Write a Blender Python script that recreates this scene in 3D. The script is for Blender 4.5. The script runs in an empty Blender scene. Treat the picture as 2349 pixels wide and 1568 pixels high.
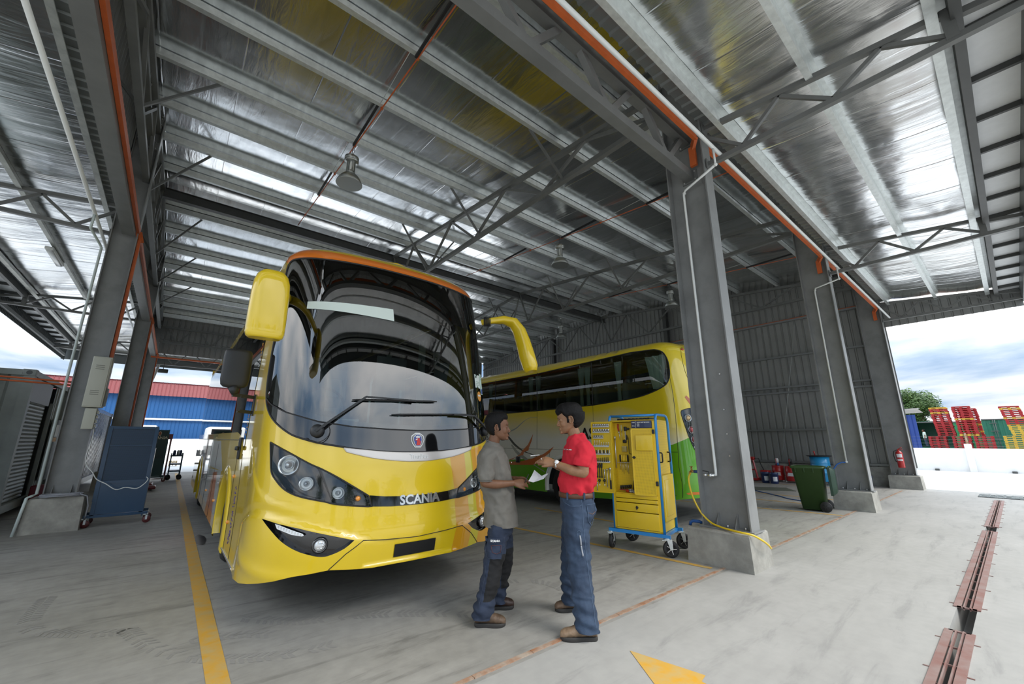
import bpy, bmesh, math, random
from mathutils import Vector, Matrix, noise
from mathutils.geometry import delaunay_2d_cdt
from math import sin, cos, pi, hypot, radians, atan2, sqrt
random.seed(7)
SC = bpy.context.scene
COL = SC.collection
# ------------------------------------------------------------------ camera
EYE = 1.55
cam_d = bpy.data.cameras.new('camera')
cam_d.sensor_width = 36; cam_d.sensor_fit = 'HORIZONTAL'; cam_d.lens = 926.36/2349*36
cam_d.clip_start = .05; cam_d.clip_end = 2000
cam = bpy.data.objects.new('camera', cam_d); COL.objects.link(cam)
_yaw, _pit = .68841, .23962
_f = Vector((sin(_yaw)*cos(_pit), cos(_yaw)*cos(_pit), sin(_pit)))
_r = Vector((cos(_yaw), -sin(_yaw), 0)); _u = _r.cross(_f)
cam.matrix_world = Matrix(((_r.x,_u.x,-_f.x,0),(_r.y,_u.y,-_f.y,0),(_r.z,_u.z,-_f.z,EYE),(0,0,0,1)))
SC.camera = cam
# ------------------------------------------------------------------ exposure
SC.view_settings.view_transform = 'Standard'; SC.view_settings.look = 'None'
SC.view_settings.gamma = 1; SC.view_settings.use_curve_mapping = False
SC.view_settings.exposure = 0.86
# ------------------------------------------------------------------ sky (overcast, patchy cloud)
W = bpy.data.worlds.new('overcast_sky'); SC.world = W; W.use_nodes = True
def N(nt, t, **kw):
    n = nt.nodes.new(t)
    for k, v in kw.items():
        if k.startswith('i_'):
            n.inputs[k[2:].replace('_', ' ')].default_value = v
        else: setattr(n, k, v)
    return n
def ramp(nt, fac, stops, interp='LINEAR'):
    r = nt.nodes.new('ShaderNodeValToRGB'); r.color_ramp.interpolation = interp
    e = r.color_ramp.elements
    while len(e) < len(stops): e.new(.5)
    for i, (p, c) in enumerate(stops):
        e[i].position = p; e[i].color = (c[0], c[1], c[2], 1) if not isinstance(c, (int, float)) else (c, c, c, 1)
    nt.links.new(fac, r.inputs[0]); return r.outputs[0]
def mixc(nt, fac, a, b, mode='MIX'):
    m = nt.nodes.new('ShaderNodeMix'); m.data_type = 'RGBA'; m.blend_type = mode
    for s, v in ((0, fac), (6, a), (7, b)):
        if hasattr(v, 'links'): nt.links.new(v, m.inputs[s])
        else: m.inputs[s].default_value = v if s == 0 else (v[0], v[1], v[2], 1)
    return m.outputs[2]
def math_(nt, op, a, b=0., c=0.):
    m = nt.nodes.new('ShaderNodeMath'); m.operation = op
    for i, v in enumerate((a, b, c)):
        if hasattr(v, 'links'): nt.links.new(v, m.inputs[i])
        else: m.inputs[i].default_value = v
    return m.outputs[0]
nt = W.node_tree; nt.nodes.clear()
tc = N(nt, 'ShaderNodeTexCoord'); sep = N(nt, 'ShaderNodeSeparateXYZ'); nt.links.new(tc.outputs['Generated'], sep.inputs[0])
zz = math_(nt, 'ADD', math_(nt, 'MAXIMUM', sep.outputs[2], 0.), .14)
cmb = N(nt, 'ShaderNodeCombineXYZ')
nt.links.new(math_(nt, 'DIVIDE', sep.outputs[0], zz), cmb.inputs[0]); nt.links.new(math_(nt, 'DIVIDE', sep.outputs[1], zz), cmb.inputs[1])
n1 = N(nt, 'ShaderNodeTexNoise', i_Scale=.62, i_Detail=9., i_Roughness=.52, i_Distortion=.25); nt.links.new(cmb.outputs[0], n1.inputs['Vector'])
cloud = ramp(nt, n1.outputs[0], [(.34, (.17, .27, .42)), (.43, (.34, .43, .55)), (.52, (.60, .64, .68)), (.62, (.84, .84, .84))])
elev = ramp(nt, sep.outputs[2], [(0., .86), (.10, .95), (.22, 1.25), (.38, 1.75), (.6, 2.0), (1., 2.1)])
bg = N(nt, 'ShaderNodeBackground', i_Strength=1.0); nt.links.new(mixc(nt, 1., cloud, elev, 'MULTIPLY'), bg.inputs[0])
_mul = nt.nodes[-1]
wo = N(nt, 'ShaderNodeOutputWorld'); nt.links.new(bg.outputs[0], wo.inputs[0])
# ------------------------------------------------------------------ veiled sun, high and behind the camera to its right
sd = bpy.data.lights.new('sun', 'SUN'); sd.energy = 1.6; sd.angle = radians(25); sd.color = (1, .97, .92)
sun = bpy.data.objects.new('sun', sd); COL.objects.link(sun)
sun.rotation_euler = Vector((-.35, .75, -1.)).to_track_quat('-Z', 'Y').to_euler()

# ------------------------------------------------------------------ helpers: materials
MATS = {}
def mat(name, col=(.5, .5, .5), rough=.5, metal=0., coat=0., spec=.5, var=0., vscale=6., bump=0., bscale=40., col2=None, emit=0., alpha=1., trans=0., stretch=None, vstops=(.35, .65), coatr=.05):
    if name in MATS: return MATS[name]
    m = bpy.data.materials.new(name); m.use_nodes = True; nt = m.node_tree
    p = nt.nodes['Principled BSDF']
    p.inputs['Base Color'].default_value = (*col, 1); p.inputs['Roughness'].default_value = rough
    p.inputs['Metallic'].default_value = metal; p.inputs['Coat Weight'].default_value = coat
    p.inputs['Coat Roughness'].default_value = coatr; p.inputs['Specular IOR Level'].default_value = spec
    p.inputs['Transmission Weight'].default_value = trans
    if emit: p.inputs['Emission Color'].default_value = (*col, 1); p.inputs['Emission Strength'].default_value = emit
    if var or bump:
        t = N(nt, 'ShaderNodeTexCoord'); vec = t.outputs['Object']
        if stretch:
            mp = N(nt, 'ShaderNodeMapping'); mp.inputs['Scale'].default_value = stretch
            nt.links.new(vec, mp.inputs[0]); vec = mp.outputs[0]
    if var:
        n = N(nt, 'ShaderNodeTexNoise', i_Scale=vscale, i_Detail=6., i_Roughness=.6); nt.links.new(vec, n.inputs['Vector'])
        c2 = col2 or tuple(max(0, c*(1-var)) for c in col)
        nt.links.new(ramp(nt, n.outputs[0], [(vstops[0], c2), (vstops[1], col)]), p.inputs['Base Color'])
    if bump:
        n = N(nt, 'ShaderNodeTexNoise', i_Scale=bscale, i_Detail=4.); nt.links.new(vec, n.inputs['Vector'])
        b = N(nt, 'ShaderNodeBump', i_Strength=bump, i_Distance=.01); nt.links.new(n.outputs[0], b.inputs['Height'])
        nt.links.new(b.outputs[0], p.inputs['Normal'])
    MATS[name] = m; return m
def glass(name, tint=(.55, .62, .6), refl=1., rough=.0, ior=1.62):
    if name in MATS: return MATS[name]
    m = bpy.data.materials.new(name); m.use_nodes = True; nt = m.node_tree; nt.nodes.clear()
    t = N(nt, 'ShaderNodeBsdfTransparent'); t.inputs[0].default_value = (*tint, 1)
    g = N(nt, 'ShaderNodeBsdfGlossy', i_Roughness=rough); g.inputs[0].default_value = (refl, refl, refl, 1)
    fr = N(nt, 'ShaderNodeFresnel', i_IOR=ior)
    mx = N(nt, 'ShaderNodeMixShader'); o = N(nt, 'ShaderNodeOutputMaterial')
    nt.links.new(fr.outputs[0], mx.inputs[0]); nt.links.new(t.outputs[0], mx.inputs[1]); nt.links.new(g.outputs[0], mx.inputs[2]); nt.links.new(mx.outputs[0], o.inputs[0])
    MATS[name] = m; return m

# ------------------------------------------------------------------ helpers: meshes
class MB:
    def __init__(s): s.v = []; s.f = []; s.sm = []
    def add(s, vs, fs, smooth=False):
        b = len(s.v); s.v += [tuple(v) for v in vs]; s.f += [tuple(i+b for i in f) for f in fs]; s.sm += [smooth]*len(fs); return s
    def box(s, c, d, M=None):
        x, y, z = (k/2 for k in d); vs = [Vector((i*x, j*y, k*z)) for k in (-1, 1) for j in (-1, 1) for i in (-1, 1)]
        if M is not None: vs = [M @ v for v in vs]
        vs = [v+Vector(c) for v in vs]
        return s.add(vs, [(0,2,3,1), (4,5,7,6), (0,1,5,4), (2,6,7,3), (0,4,6,2), (1,3,7,5)])
    def rbox(s, c, d, r=.01, M=None, n=3):
        """box with rounded vertical and horizontal edges"""
        bm = bmesh.new(); bmesh.ops.create_cube(bm, size=1)
        for v in bm.verts: v.co = Vector((v.co.x*d[0], v.co.y*d[1], v.co.z*d[2]))
        bmesh.ops.bevel(bm, geom=bm.edges[:], offset=min(r, min(d)*.49), segments=n, affect='EDGES', profile=.5)
        bm.verts.index_update()
        vs = [(M @ v.co if M is not None else v.co)+Vector(c) for v in bm.verts]
        fs = [tuple(v.index for v in f.verts) for f in bm.faces]; bm.free()
        return s.add(vs, fs, True)
    def bar(s, p, q, w, h, up=(0, 0, 1)):
        p, q = Vector(p), Vector(q); d = (q-p); L = d.length
        if L < 1e-6: return s
        d.normalize(); up = Vector(up)
        sd = d.cross(up)
        if sd.length < 1e-4: sd = d.cross(Vector((0, 1, 0)))
        sd.normalize(); u = sd.cross(d)
        vs = [e+sd*(a*w/2)+u*(b*h/2) for e in (p, q) for b in (-1, 1) for a in (-1, 1)]
        return s.add(vs, [(0,2,3,1), (4,5,7,6), (0,1,5,4), (2,6,7,3), (0,4,6,2), (1,3,7,5)])
    def prism(s, pts, vec):
        """pts: 3-D planar polygon, extruded by vec"""
        n = len(pts); v = Vector(vec); a = [Vector(p) for p in pts]
        return s.add(a+[p+v for p in a], [tuple(range(n))[::-1], tuple(range(n, 2*n))]+[(i, (i+1) % n, n+(i+1) % n, n+i) for i in range(n)])
    def loft(s, rings, cap=True, smooth=True, closed=True):
        n = len(rings[0]); vs = [p for r in rings for p in r]; fs = []
        for i in range(len(rings)-1):
            for j in range(n if closed else n-1):
                a, b = i*n+j, i*n+(j+1) % n; fs.append((a, b, b+n, a+n))
        s.add(vs, fs, smooth)
        if cap:
            m = len(s.v)-len(vs)
            s.f += [tuple(m+j for j in range(n))[::-1], tuple(m+(len(rings)-1)*n+j for j in range(n))]; s.sm += [False]*2
        return s
    def tube(s, pts, r, n=8, closed=False, cap=True):
        P = [Vector(p) for p in pts]; m = len(P); rings = []; nrm = None
        for i, p in enumerate(P):
            if closed: t = P[(i+1) % m]-P[i-1]
            else: t = P[min(i+1, m-1)]-P[max(i-1, 0)]
            t.normalize()
            if nrm is None: nrm = t.orthogonal().normalized()
            nrm = (nrm-t*nrm.dot(t))
            nrm = nrm.normalized() if nrm.length > 1e-6 else t.orthogonal().normalized()
            b = t.cross(nrm); rr = r[i] if isinstance(r, (list, tuple)) else r
            rings.append([p+(nrm*cos(2*pi*k/n)+b*sin(2*pi*k/n))*rr for k in range(n)])
        if closed: rings.append(rings[0])
        return s.loft(rings, cap and not closed)
    def cyl(s, p, q, r, n=16, r2=None):
        return s.tube([p, q], [r, r if r2 is None else r2], n)
    def lathe(s, prof, c=(0, 0, 0), axis=(0, 0, 1), n=24):
        """prof: (radius, height) along axis"""
        a = Vector(axis).normalized(); e1 = a.orthogonal().normalized(); e2 = a.cross(e1); c = Vector(c)
        return s.loft([[c+a*h+(e1*cos(2*pi*k/n)+e2*sin(2*pi*k/n))*max(r, 1e-4) for k in range(n)] for r, h in prof], cap=True)
    def ico(s, c, r, sub=1, sc=(1, 1, 1)):
        bm = bmesh.new(); bmesh.ops.create_icosphere(bm, subdivisions=sub, radius=r); bm.verts.index_update()
        vs = [Vector((v.co.x*sc[0], v.co.y*sc[1], v.co.z*sc[2]))+Vector(c) for v in bm.verts]; fs = [tuple(v.index for v in f.verts) for f in bm.faces]; bm.free()
        return s.add(vs, fs, True)
    def grid(s, fn, nu, nv, smooth=True):
        vs = [fn(i/nu, j/nv) for j in range(nv+1) for i in range(nu+1)]
        return s.add(vs, [(j*(nu+1)+i, j*(nu+1)+i+1, (j+1)*(nu+1)+i+1, (j+1)*(nu+1)+i) for j in range(nv) for i in range(nu)], smooth)
    def xf(s, M):
        s.v = [tuple(M @ Vector(v)) for v in s.v]; return s
    def mesh(s, name, m=None):
        me = bpy.data.meshes.new(name); me.from_pydata(s.v, [], s.f); me.polygons.foreach_set('use_smooth', s.sm)
        if m: me.materials.append(m)
        me.validate(); return me
    def build(s, name, m, parent=None, loc=None, rz=0., label=None, recalc=True):
        me = s.mesh(name, m)
        if recalc:
            bm = bmesh.new(); bm.from_mesh(me); bmesh.ops.recalc_face_normals(bm, faces=bm.faces); bm.to_mesh(me); bm.free()
        o = bpy.data.objects.new(name, me); COL.objects.link(o)
        if parent: o.parent = parent
        if loc is not None: o.location = loc
        if rz: o.rotation_euler = (0, 0, rz)
        if label: o['label'] = label
        return o
def tag(o, label=None, cat=None, group=None, kind=None):
    if label: o['label'] = label
    if cat: o['category'] = cat
    if group: o['group'] = group
    if kind: o['kind'] = kind
    return o
def thing(name, label, cat, loc=(0, 0, 0), rz=0., group=None):
    o = bpy.data.objects.new(name, None); COL.objects.link(o); o.location = loc; o.rotation_euler = (0, 0, rz); o.empty_display_size = .1
    return tag(o, label, cat, group)
def struct(o): o['kind'] = 'structure'; return o
def dup(o, loc=None, rz=None, label=None, group=None, parent=None, rot=None):
    c = o.copy(); COL.objects.link(c)
    if parent is not None: c.parent = parent
    if loc is not None: c.location = loc
    if rz is not None: c.rotation_euler = (0, 0, rz)
    if rot is not None: c.rotation_euler = rot
    if label: c['label'] = label
    if group: c['group'] = group
    for ch in [k for k in o.children]: dup(ch, parent=c)
    return c
def text_mesh(txt, size, depth=.002, bold=0., shear=0., spacing=1.):
    """vector lettering as a mesh, centred at the origin in the XZ plane facing -Y"""
    cu = bpy.data.curves.new('lettering', 'FONT'); cu.body = txt; cu.size = size; cu.extrude = depth; cu.offset = bold; cu.shear = shear
    cu.align_x = 'CENTER'; cu.align_y = 'CENTER'; cu.space_character = spacing; cu.resolution_u = 3
    ob = bpy.data.objects.new('lettering', cu); COL.objects.link(ob)
    dg = bpy.context.evaluated_depsgraph_get(); dg.update(); me = ob.evaluated_get(dg).to_mesh()
    vs = [Vector((v.co.x, -v.co.z, v.co.y)) for v in me.vertices]; fs = [tuple(p.vertices) for p in me.polygons]
    ob.evaluated_get(dg).to_mesh_clear(); COL.objects.unlink(ob); bpy.data.objects.remove(ob); bpy.data.curves.remove(cu)
    mb = MB(); mb.add(vs, fs); return mb
def Rz(a): return Matrix.Rotation(a, 3, 'Z')
def M4(loc, R=None):
    m = (R.to_4x4() if R is not None else Matrix.Identity(4)); m.translation = Vector(loc); return m
# ================================================================== palette
STEEL = mat('grey_painted_steel', (.17, .175, .17), .45, .0, spec=.5, var=.2, vscale=2.)
STEELD = mat('dark_grey_painted_steel', (.075, .078, .076), .5, var=.2, vscale=3.)
GALV = mat('galvanized_steel', (.76, .80, .79), .38, .55, var=.18, vscale=9., bump=.05, bscale=60)
CLAD = mat('grey_metal_sheet', (.17, .18, .18), .42, .3, var=.1, vscale=1.)
CLADL = mat('plain_metal_sheet', (.30, .32, .31), .4, .5, var=.1, vscale=2.)
ORANGE = mat('orange_paint', (.62, .13, .03), .5, var=.15)
WHITEP = mat('white_plastic_pipe', (.80, .82, .80), .4)
CONC = mat('cast_concrete', (.40, .39, .35), .9, var=.35, vscale=4., bump=.3, bscale=30)
BOLT = mat('zinc_bolt', (.7, .7, .7), .3, .9)
BLACK = mat('black_rubber', (.018, .018, .019), .6)
BLACKG = mat('black_gloss', (.008, .008, .009), .06, coat=1., spec=.6)
REDP = mat('red_paint', (.45, .02, .02), .3, coat=.4)
WHITE = mat('white_paint', (.78, .78, .76), .5)

# foil: bright bubble foil laid over the purlins, creased across its width
def foil_material(name, ax, rough=.2, b1=.5):
    m = bpy.data.materials.new(name); m.use_nodes = True; nt = m.node_tree; p = nt.nodes['Principled BSDF']
    p.inputs['Metallic'].default_value = 1.; p.inputs['Roughness'].default_value = rough
    t = N(nt, 'ShaderNodeTexCoord'); mp = N(nt, 'ShaderNodeMapping'); nt.links.new(t.outputs['Object'], mp.inputs[0])
    mp.inputs['Scale'].default_value = (7., 1., 1.) if ax == 'y' else (1., 7., 1.)
    a = N(nt, 'ShaderNodeTexNoise', i_Scale=.8, i_Detail=6., i_Roughness=.55, i_Distortion=.7); nt.links.new(mp.outputs[0], a.inputs['Vector'])
    b = N(nt, 'ShaderNodeTexNoise', i_Scale=.9, i_Detail=3.); nt.links.new(t.outputs['Object'], b.inputs['Vector'])
    s = N(nt, 'ShaderNodeSeparateXYZ'); nt.links.new(t.outputs['Object'], s.inputs[0])
    seam = math_(nt, 'FRACT', math_(nt, 'DIVIDE', s.outputs[0 if ax == 'y' else 1], 1.22))
    seam = ramp(nt, seam, [(0., 1.), (.012, 0.), (.988, 0.), (1., 1.)])
    h = math_(nt, 'ADD', math_(nt, 'MULTIPLY', a.outputs[0], .55), math_(nt, 'MULTIPLY', b.outputs[0], 1.2))
    h = math_(nt, 'ADD', h, math_(nt, 'MULTIPLY', seam, .25))
    bp = N(nt, 'ShaderNodeBump', i_Strength=b1, i_Distance=.06); nt.links.new(h, bp.inputs['Height']); nt.links.new(bp.outputs[0], p.inputs['Normal'])
    nt.links.new(ramp(nt, a.outputs[0], [(.3, (.72, .73, .73)), (.7, (.90, .91, .91))]), p.inputs['Base Color'])
    return m
FOIL = foil_material('foil_main', 'y', .17, .24); FOILC = foil_material('foil_canopy', 'y', .2, .36); FOILL = foil_material('foil_side', 'x', .2, .36)

# ================================================================== ground
def conc_floor():
    m = bpy.data.materials.new('power_floated_concrete'); m.use_nodes = True; nt = m.node_tree; p = nt.nodes['Principled BSDF']
    t = N(nt, 'ShaderNodeTexCoord'); ob = t.outputs['Object']
    a = N(nt, 'ShaderNodeTexNoise', i_Scale=.55, i_Detail=8., i_Roughness=.62); nt.links.new(ob, a.inputs['Vector'])
    mp = N(nt, 'ShaderNodeMapping'); mp.inputs['Scale'].default_value = (.55, 3.2, 1); mp.inputs['Rotation'].default_value = (0, 0, radians(-32)); nt.links.new(ob, mp.inputs[0])
    b = N(nt, 'ShaderNodeTexNoise', i_Scale=1.6, i_Detail=9., i_Roughness=.68, i_Distortion=.5); nt.links.new(mp.outputs[0], b.inputs['Vector'])
    c = N(nt, 'ShaderNodeTexNoise', i_Scale=9., i_Detail=5.); nt.links.new(ob, c.inputs['Vector'])
    base = ramp(nt, a.outputs[0], [(.3, (.265, .258, .236)), (.5, (.325, .318, .295)), (.7, (.385, .377, .354))])
    base = mixc(nt, 1., base, ramp(nt, b.outputs[0], [(.33, .62), (.46, .93), (.62, 1.), (.75, 1.12)]), 'MULTIPLY')
    base = mixc(nt, .35, base, ramp(nt, c.outputs[0], [(.35, .8), (.6, 1.1)]), 'MULTIPLY')
    # pale new screed on the apron; far ground's daylight brightness painted into its colour
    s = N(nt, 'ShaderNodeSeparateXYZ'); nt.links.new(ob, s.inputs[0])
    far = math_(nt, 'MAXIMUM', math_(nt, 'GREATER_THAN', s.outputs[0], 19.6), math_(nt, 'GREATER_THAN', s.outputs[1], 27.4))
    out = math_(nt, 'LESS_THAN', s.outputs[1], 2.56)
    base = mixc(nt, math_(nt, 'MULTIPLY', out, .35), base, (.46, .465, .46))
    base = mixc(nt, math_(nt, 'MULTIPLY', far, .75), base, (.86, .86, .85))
    nt.links.new(base, p.inputs['Base Color'])
    p.inputs['Roughness'].default_value = .62; p.inputs['Specular IOR Level'].default_value = .35
    bp = N(nt, 'ShaderNodeBump', i_Strength=.15, i_Distance=.01); nt.links.new(c.outputs[0], bp.inputs['Height']); nt.links.new(bp.outputs[0], p.inputs['Normal'])
    return m
FLOOR = conc_floor()
g = MB()
def quad(g, x0, y0, x1, y1, z=0.): g.add([(x0, y0, z), (x1, y0, z), (x1, y1, z), (x0, y1, z)], [(0, 1, 2, 3)])
quad(g, -60, -60, 140, .53); quad(g, -60, .53, 1., .66); quad(g, 17.35, .53, 140, .66); quad(g, -60, .66, 140, 120)
# the channel below the gratings
g.add([(1, .53, 0), (17.35, .53, 0), (17.35, .53, -.22), (1, .53, -.22)], [(0, 1, 2, 3)])
g.add([(1, .66, 0), (17.35, .66, 0), (17.35, .66, -.22), (1, .66, -.22)], [(3, 2, 1, 0)])
quad(g, 1, .53, 17.35, .66, -.22)
g.add([(1, .53, 0), (1, .66, 0), (1, .66, -.22), (1, .53, -.22)], [(0, 1, 2, 3)]); g.add([(17.35, .53, 0), (17.35, .66, 0), (17.35, .66, -.22), (17.35, .53, -.22)], [(3, 2, 1, 0)])
struct(g.build('floor', FLOOR, recalc=False))
# rusty angle iron set in the joint between the shed slab and the apron
RUST = mat('rusty_iron', (.30, .14, .07), .8, var=.75, vscale=9., col2=(.36, .30, .24), bump=.4)
g = MB()
for x in range(0, 35): g.box((-.3+x*.53+.26, 2.62, .002), (.525, .035+.012*random.random(), .012))
struct(g.build('trim_1', RUST))
g = MB()
g.add([(-1.7, -60, .004), (-1.55, -60, .004), (-1.55, 11, .004), (-1.7, 11, .004)], [(0, 1, 2, 3)])
YLINE = mat('worn_yellow_line_paint', (.62, .33, .03), .6, var=.25, vscale=8., col2=(.50, .36, .14))
def strip(p, q, w, label, m=YLINE):
    g = MB(); p = Vector((*p, .003)); q = Vector((*q, .003)); d = (q-p).normalized(); s = Vector((-d.y, d.x, 0))*w/2
    n = 24
    vs = []
    for i in range(n+1):
        c = p.lerp(q, i/n); vs += [c+s*(1+.04*random.uniform(-1, 1)), c-s*(1+.04*random.uniform(-1, 1))]
    g.add(vs, [(2*i, 2*i+1, 2*i+3, 2*i+2) for i in range(n)])
    return tag(g.build('floor_line', m, recalc=False), label, 'floor marking')
strip((.485, 2.72), (.485, 26.4), .13, 'long yellow bay line painted on the concrete left of the near bus')
strip((5.47, 2.72), (5.0, 7.3), .085, 'yellow bay line running behind the tool cabinet to the first column block')
strip((7.03, 2.72), (6.95, 7.6), .085, 'yellow bay line just behind the first grey column')
strip((11.31, 2.66), (10.6, 6.5), .085, 'yellow bay line in front of the green wheelie bin')
strip((12.7, 2.8), (12.5, 6.5), .085, 'yellow bay line passing behind the green wheelie bin')
strip((14.1, 2.8), (14.1, 6.5), .085, 'thin yellow bay line at the edge of the inspection pit')
strip((17.4, 3.5), (17.9, 9.5), .07, 'farthest yellow line in front of the oil drums')
g = MB(); a = [(2.938, 2.163), (3.12, 1.45), (2.98, 1.60), (2.74, 1.35), (2.69, 1.808)]
g = MB(); g.add([(2.938, 2.163, .003), (2.69, 1.80, .003), (2.80, 1.70, .003), (2.62, 1.05, .003), (2.86, 1.02, .003), (2.96, 1.62, .003), (3.05, 1.637, .003)], [(0, 1, 2, 3, 4, 5, 6)])
tag(g.build('floor_arrow', YLINE, recalc=False), 'yellow arrow head painted on the apron at the bottom edge', 'floor marking')
# oil spot by the bus wheel
g = MB(); pts = []
for k in range(18):
    a = 2*pi*k/18; r = 1+.35*noise.noise((cos(a)*1.3, sin(a)*1.3, 3)); pts.append((.60+.10*r*cos(a), 8.7+.42*r*sin(a), .0025))
g.add(pts, [tuple(range(18))]); tag(g.build('oil_stain', mat('wet_oil', (.02, .02, .02), .35), recalc=False), 'small black oil puddle on the floor beside the near bus', 'stain')
# dusty tyre tracks: a ladder of tread blocks following an arc
TYREM = mat('tyre_dust', (.26, .255, .24), .8)
def tread(path, w, label, rows=2, m=TYREM):
    g = MB(); P = [Vector((*p, .0015)) for p in path]
    S = []; 
    for i in range(len(P)-1):
        p0, p1, p2, p3 = P[max(i-1, 0)], P[i], P[i+1], P[min(i+2, len(P)-1)]
        L = (p2-p1).length; n = max(2, int(L/.055))
        for k in range(n):
            t = k/n; S.append(.5*((2*p1)+(p2-p0)*t+(2*p0-5*p1+4*p2-p3)*t*t+(3*p1-p0-3*p2+p3)*t**3))
    for i in range(1, len(S)-1):
        if random.random() < .22: continue
        d = (S[i+1]-S[i-1]).normalized(); n = Vector((-d.y, d.x, 0))
        for r in range(rows):
            c = S[i]+n*((r-(rows-1)/2)*w/rows); a, b = d*.017, n*(w/rows*.42)
            sh = d*.02*(1 if r % 2 else -1)
            g.add([c-a-b-sh, c+a-b-sh, c+a+b+sh, c-a+b+sh], [(0, 1, 2, 3)])
    return tag(g.build('tyre_track', m, recalc=False), label, 'stain', kind='stuff')
tread([(-.72, 6.6), (-.70, 5.7), (-.38, 5.25), (.0, 5.0)], .15, 'curved dusty tyre print on the floor left of the yellow line')
tread([(-.05, 5.1), (.18, 4.45), (.52, 4.0), (.95, 3.75), (1.3, 3.7)], .15, 'tyre print crossing the yellow line in the foreground')
tread([(.75, 4.72), (1.1, 4.35), (1.6, 4.1), (2.1, 3.75), (2.45, 3.4)], .17, 'broad tyre print on the floor under the front of the near bus')
tread([(.35, 4.5), (.7, 4.35), (.95, 4.15)], .15, 'short tyre print between the yellow line and the bus')
tread([(3.0, 4.1), (3.45, 3.75), (3.5, 3.4), (3.3, 3.2)], .15, 'tyre print curving between the two men and the tool cabinet', rows=1)
# cross grate and channel gratings
GRM = mat('red_oxide_steel', (.25, .12, .10), .6, .2, var=.5, vscale=5., col2=(.30, .22, .20))
def grating(x0, x1, label):
    t = thing('drain_grating', label, 'drain grating', (x0, .595, 0)); L = x1-x0
    g = MB(); g.box((L/2, .063, .006), (L, .052, .008)); g.box((L/2, -.063, .006), (L, .052, .008)); g.box((.012, 0, .004), (.024, .13, .012)); g.box((L-.012, 0, .004), (.024, .13, .012))
    g.build('frame', GRM, t)
    for y in (-.022, .020):
        b = MB(); b.bar((0, y, 0), (L, y, 0), .009, .03); b.build('bar', GRM, t)
    n = max(2, int(L/.38))
    for i in range(1, n): b = MB(); b.bar((L*i/n, -.04, -.008), (L*i/n, .04, -.008), .012, .012); b.build('cross_rod', GRM, t)
    for i in range(0, n+1, 2):
        for sgn in (-1, 1): b = MB(); b.bar((L*(i+.3)/(n+1), sgn*.085, .003), (L*(i+.3)/(n+1), sgn*.125, .003), .01, .005); b.build('anchor_spike', GRM, t)
grating(2.2, 5.32, 'nearest rusty red steel grating over the floor drain'); grating(6.07, 11.38, 'middle rusty red steel grating of the floor drain, second from the camera'); grating(11.92, 17.25, 'farthest rusty red steel grating, ending near the cross grate')
t = thing('cross_drain_grate', 'grey square-mesh grate lying across the apron beyond the red gratings', 'drain grating', (18.4, 0, 0))
g = MB(); g.box((0, -1.2, .004), (.95, 4.4, .006)); g.build('bed', mat('drain_dark', (.03, .03, .03), .9), t)
g = MB()
for i in range(3): g.box((-.33+i*.33, -1.2, .013), (.13, 4.4, .012))
for i in range(30): g.box((0, -3.36+i*.149, .013), (.93, .05, .012))
g.build('mesh', mat('grate_grey', (.30, .33, .32), .5, .4), t)

# ================================================================== columns and blocks
def i_column(g, c, z0, z1, depth, width, axis='y', tf=.018, tw=.012):
    x, y = c
    if axis == 'y':
        g.box((x, y, (z0+z1)/2), (tw, depth-2*tf, z1-z0)); 
        for s in (-1, 1): g.box((x, y+s*(depth/2-tf/2), (z0+z1)/2), (width, tf, z1-z0))
    else:
        g.box((x, y, (z0+z1)/2), (depth-2*tf, tw, z1-z0))
        for s in (-1, 1): g.box((x+s*(depth/2-tf/2), y, (z0+z1)/2), (tf, width, z1-z0))
STEELC = mat('column_grey_paint', (.24, .245, .24), .42, 0., spec=.5, var=.28, vscale=1.6, vstops=(.3, .55), bump=.03, bscale=8)
COLS = [(5.9, 'nearest'), (12.6, 'second'), (19.28, 'third')]
def column(x, y, z0, z1, depth, width, axis, label, web=None):
    t = thing('steel_column', label, 'column', (x, y, z0))
    g = MB(); i_column(g, (0, 0), .02, z1-z0, depth, width, axis); g.build('shaft', STEELC, t)
    g = MB(); g.box((0, 0, .012), (width+.06, depth+.08, .02) if axis == 'y' else (depth+.08, width+.06, .02)); g.build('base_plate', STEELC, t)
    for s in (-1, 1):
        for k in (-.12, .12):
            g = MB()
            if axis == 'y': g.prism([(s*.006, k, .02), (s*.13, k, .02), (s*.006, k, .20)], (0, .012, 0))
            else: g.prism([(k, s*.006, .02), (k, s*.13, .02), (k, s*.006, .20)], (.012, 0, 0))
            g.build('gusset', STEELC, t)
    g = MB()
    for s in (-1, 1):
        for k in (-.22, 0, .22):
            p = (s*.075, k) if axis == 'y' else (k, s*.075)
            g.cyl((*p, .02), (*p, .055), .014, 6)
    g.build('anchor_nuts', BOLT, t)
    g = MB()
    zz = (5.28-z0, 5.98-z0) if axis == 'y' else (5.98-z0,)
    if axis == 'y' and x < 7:
        for zc in (.93, 1.22, 1.55, 2.05):
            for k in (-.11, .11): g.cyl((-.006, k, zc), (-.022, k, zc), .012, 6)
        g.build('bolts', BOLT, t)
    return t
def block(x0, y0, x1, y1, h, label, top_in=.03):
    g = MB(); e = top_in
    def rect(z, i): return [(x0+i, y0+i, z), (x1-i, y0+i, z), (x1-i, y1-i, z), (x0+i, y1-i, z)]
    g.loft([rect(-.02, 0), rect(h-.02, e*.6), rect(h, e*.6+.015)], smooth=False)
    tag(g.build('concrete_block', CONC, loc=(0, 0, 0)), label, 'concrete block')
for (x, nm) in COLS:
    ZB = .42
    column(x, 2.62, ZB, 7.72, .62, .26, 'y', {'nearest': 'nearest big grey steel column, with a yellow hose at its foot', 'second': 'grey steel column behind the green wheelie bin', 'third': 'grey steel column carrying the red fire extinguisher'}[nm])
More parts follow.
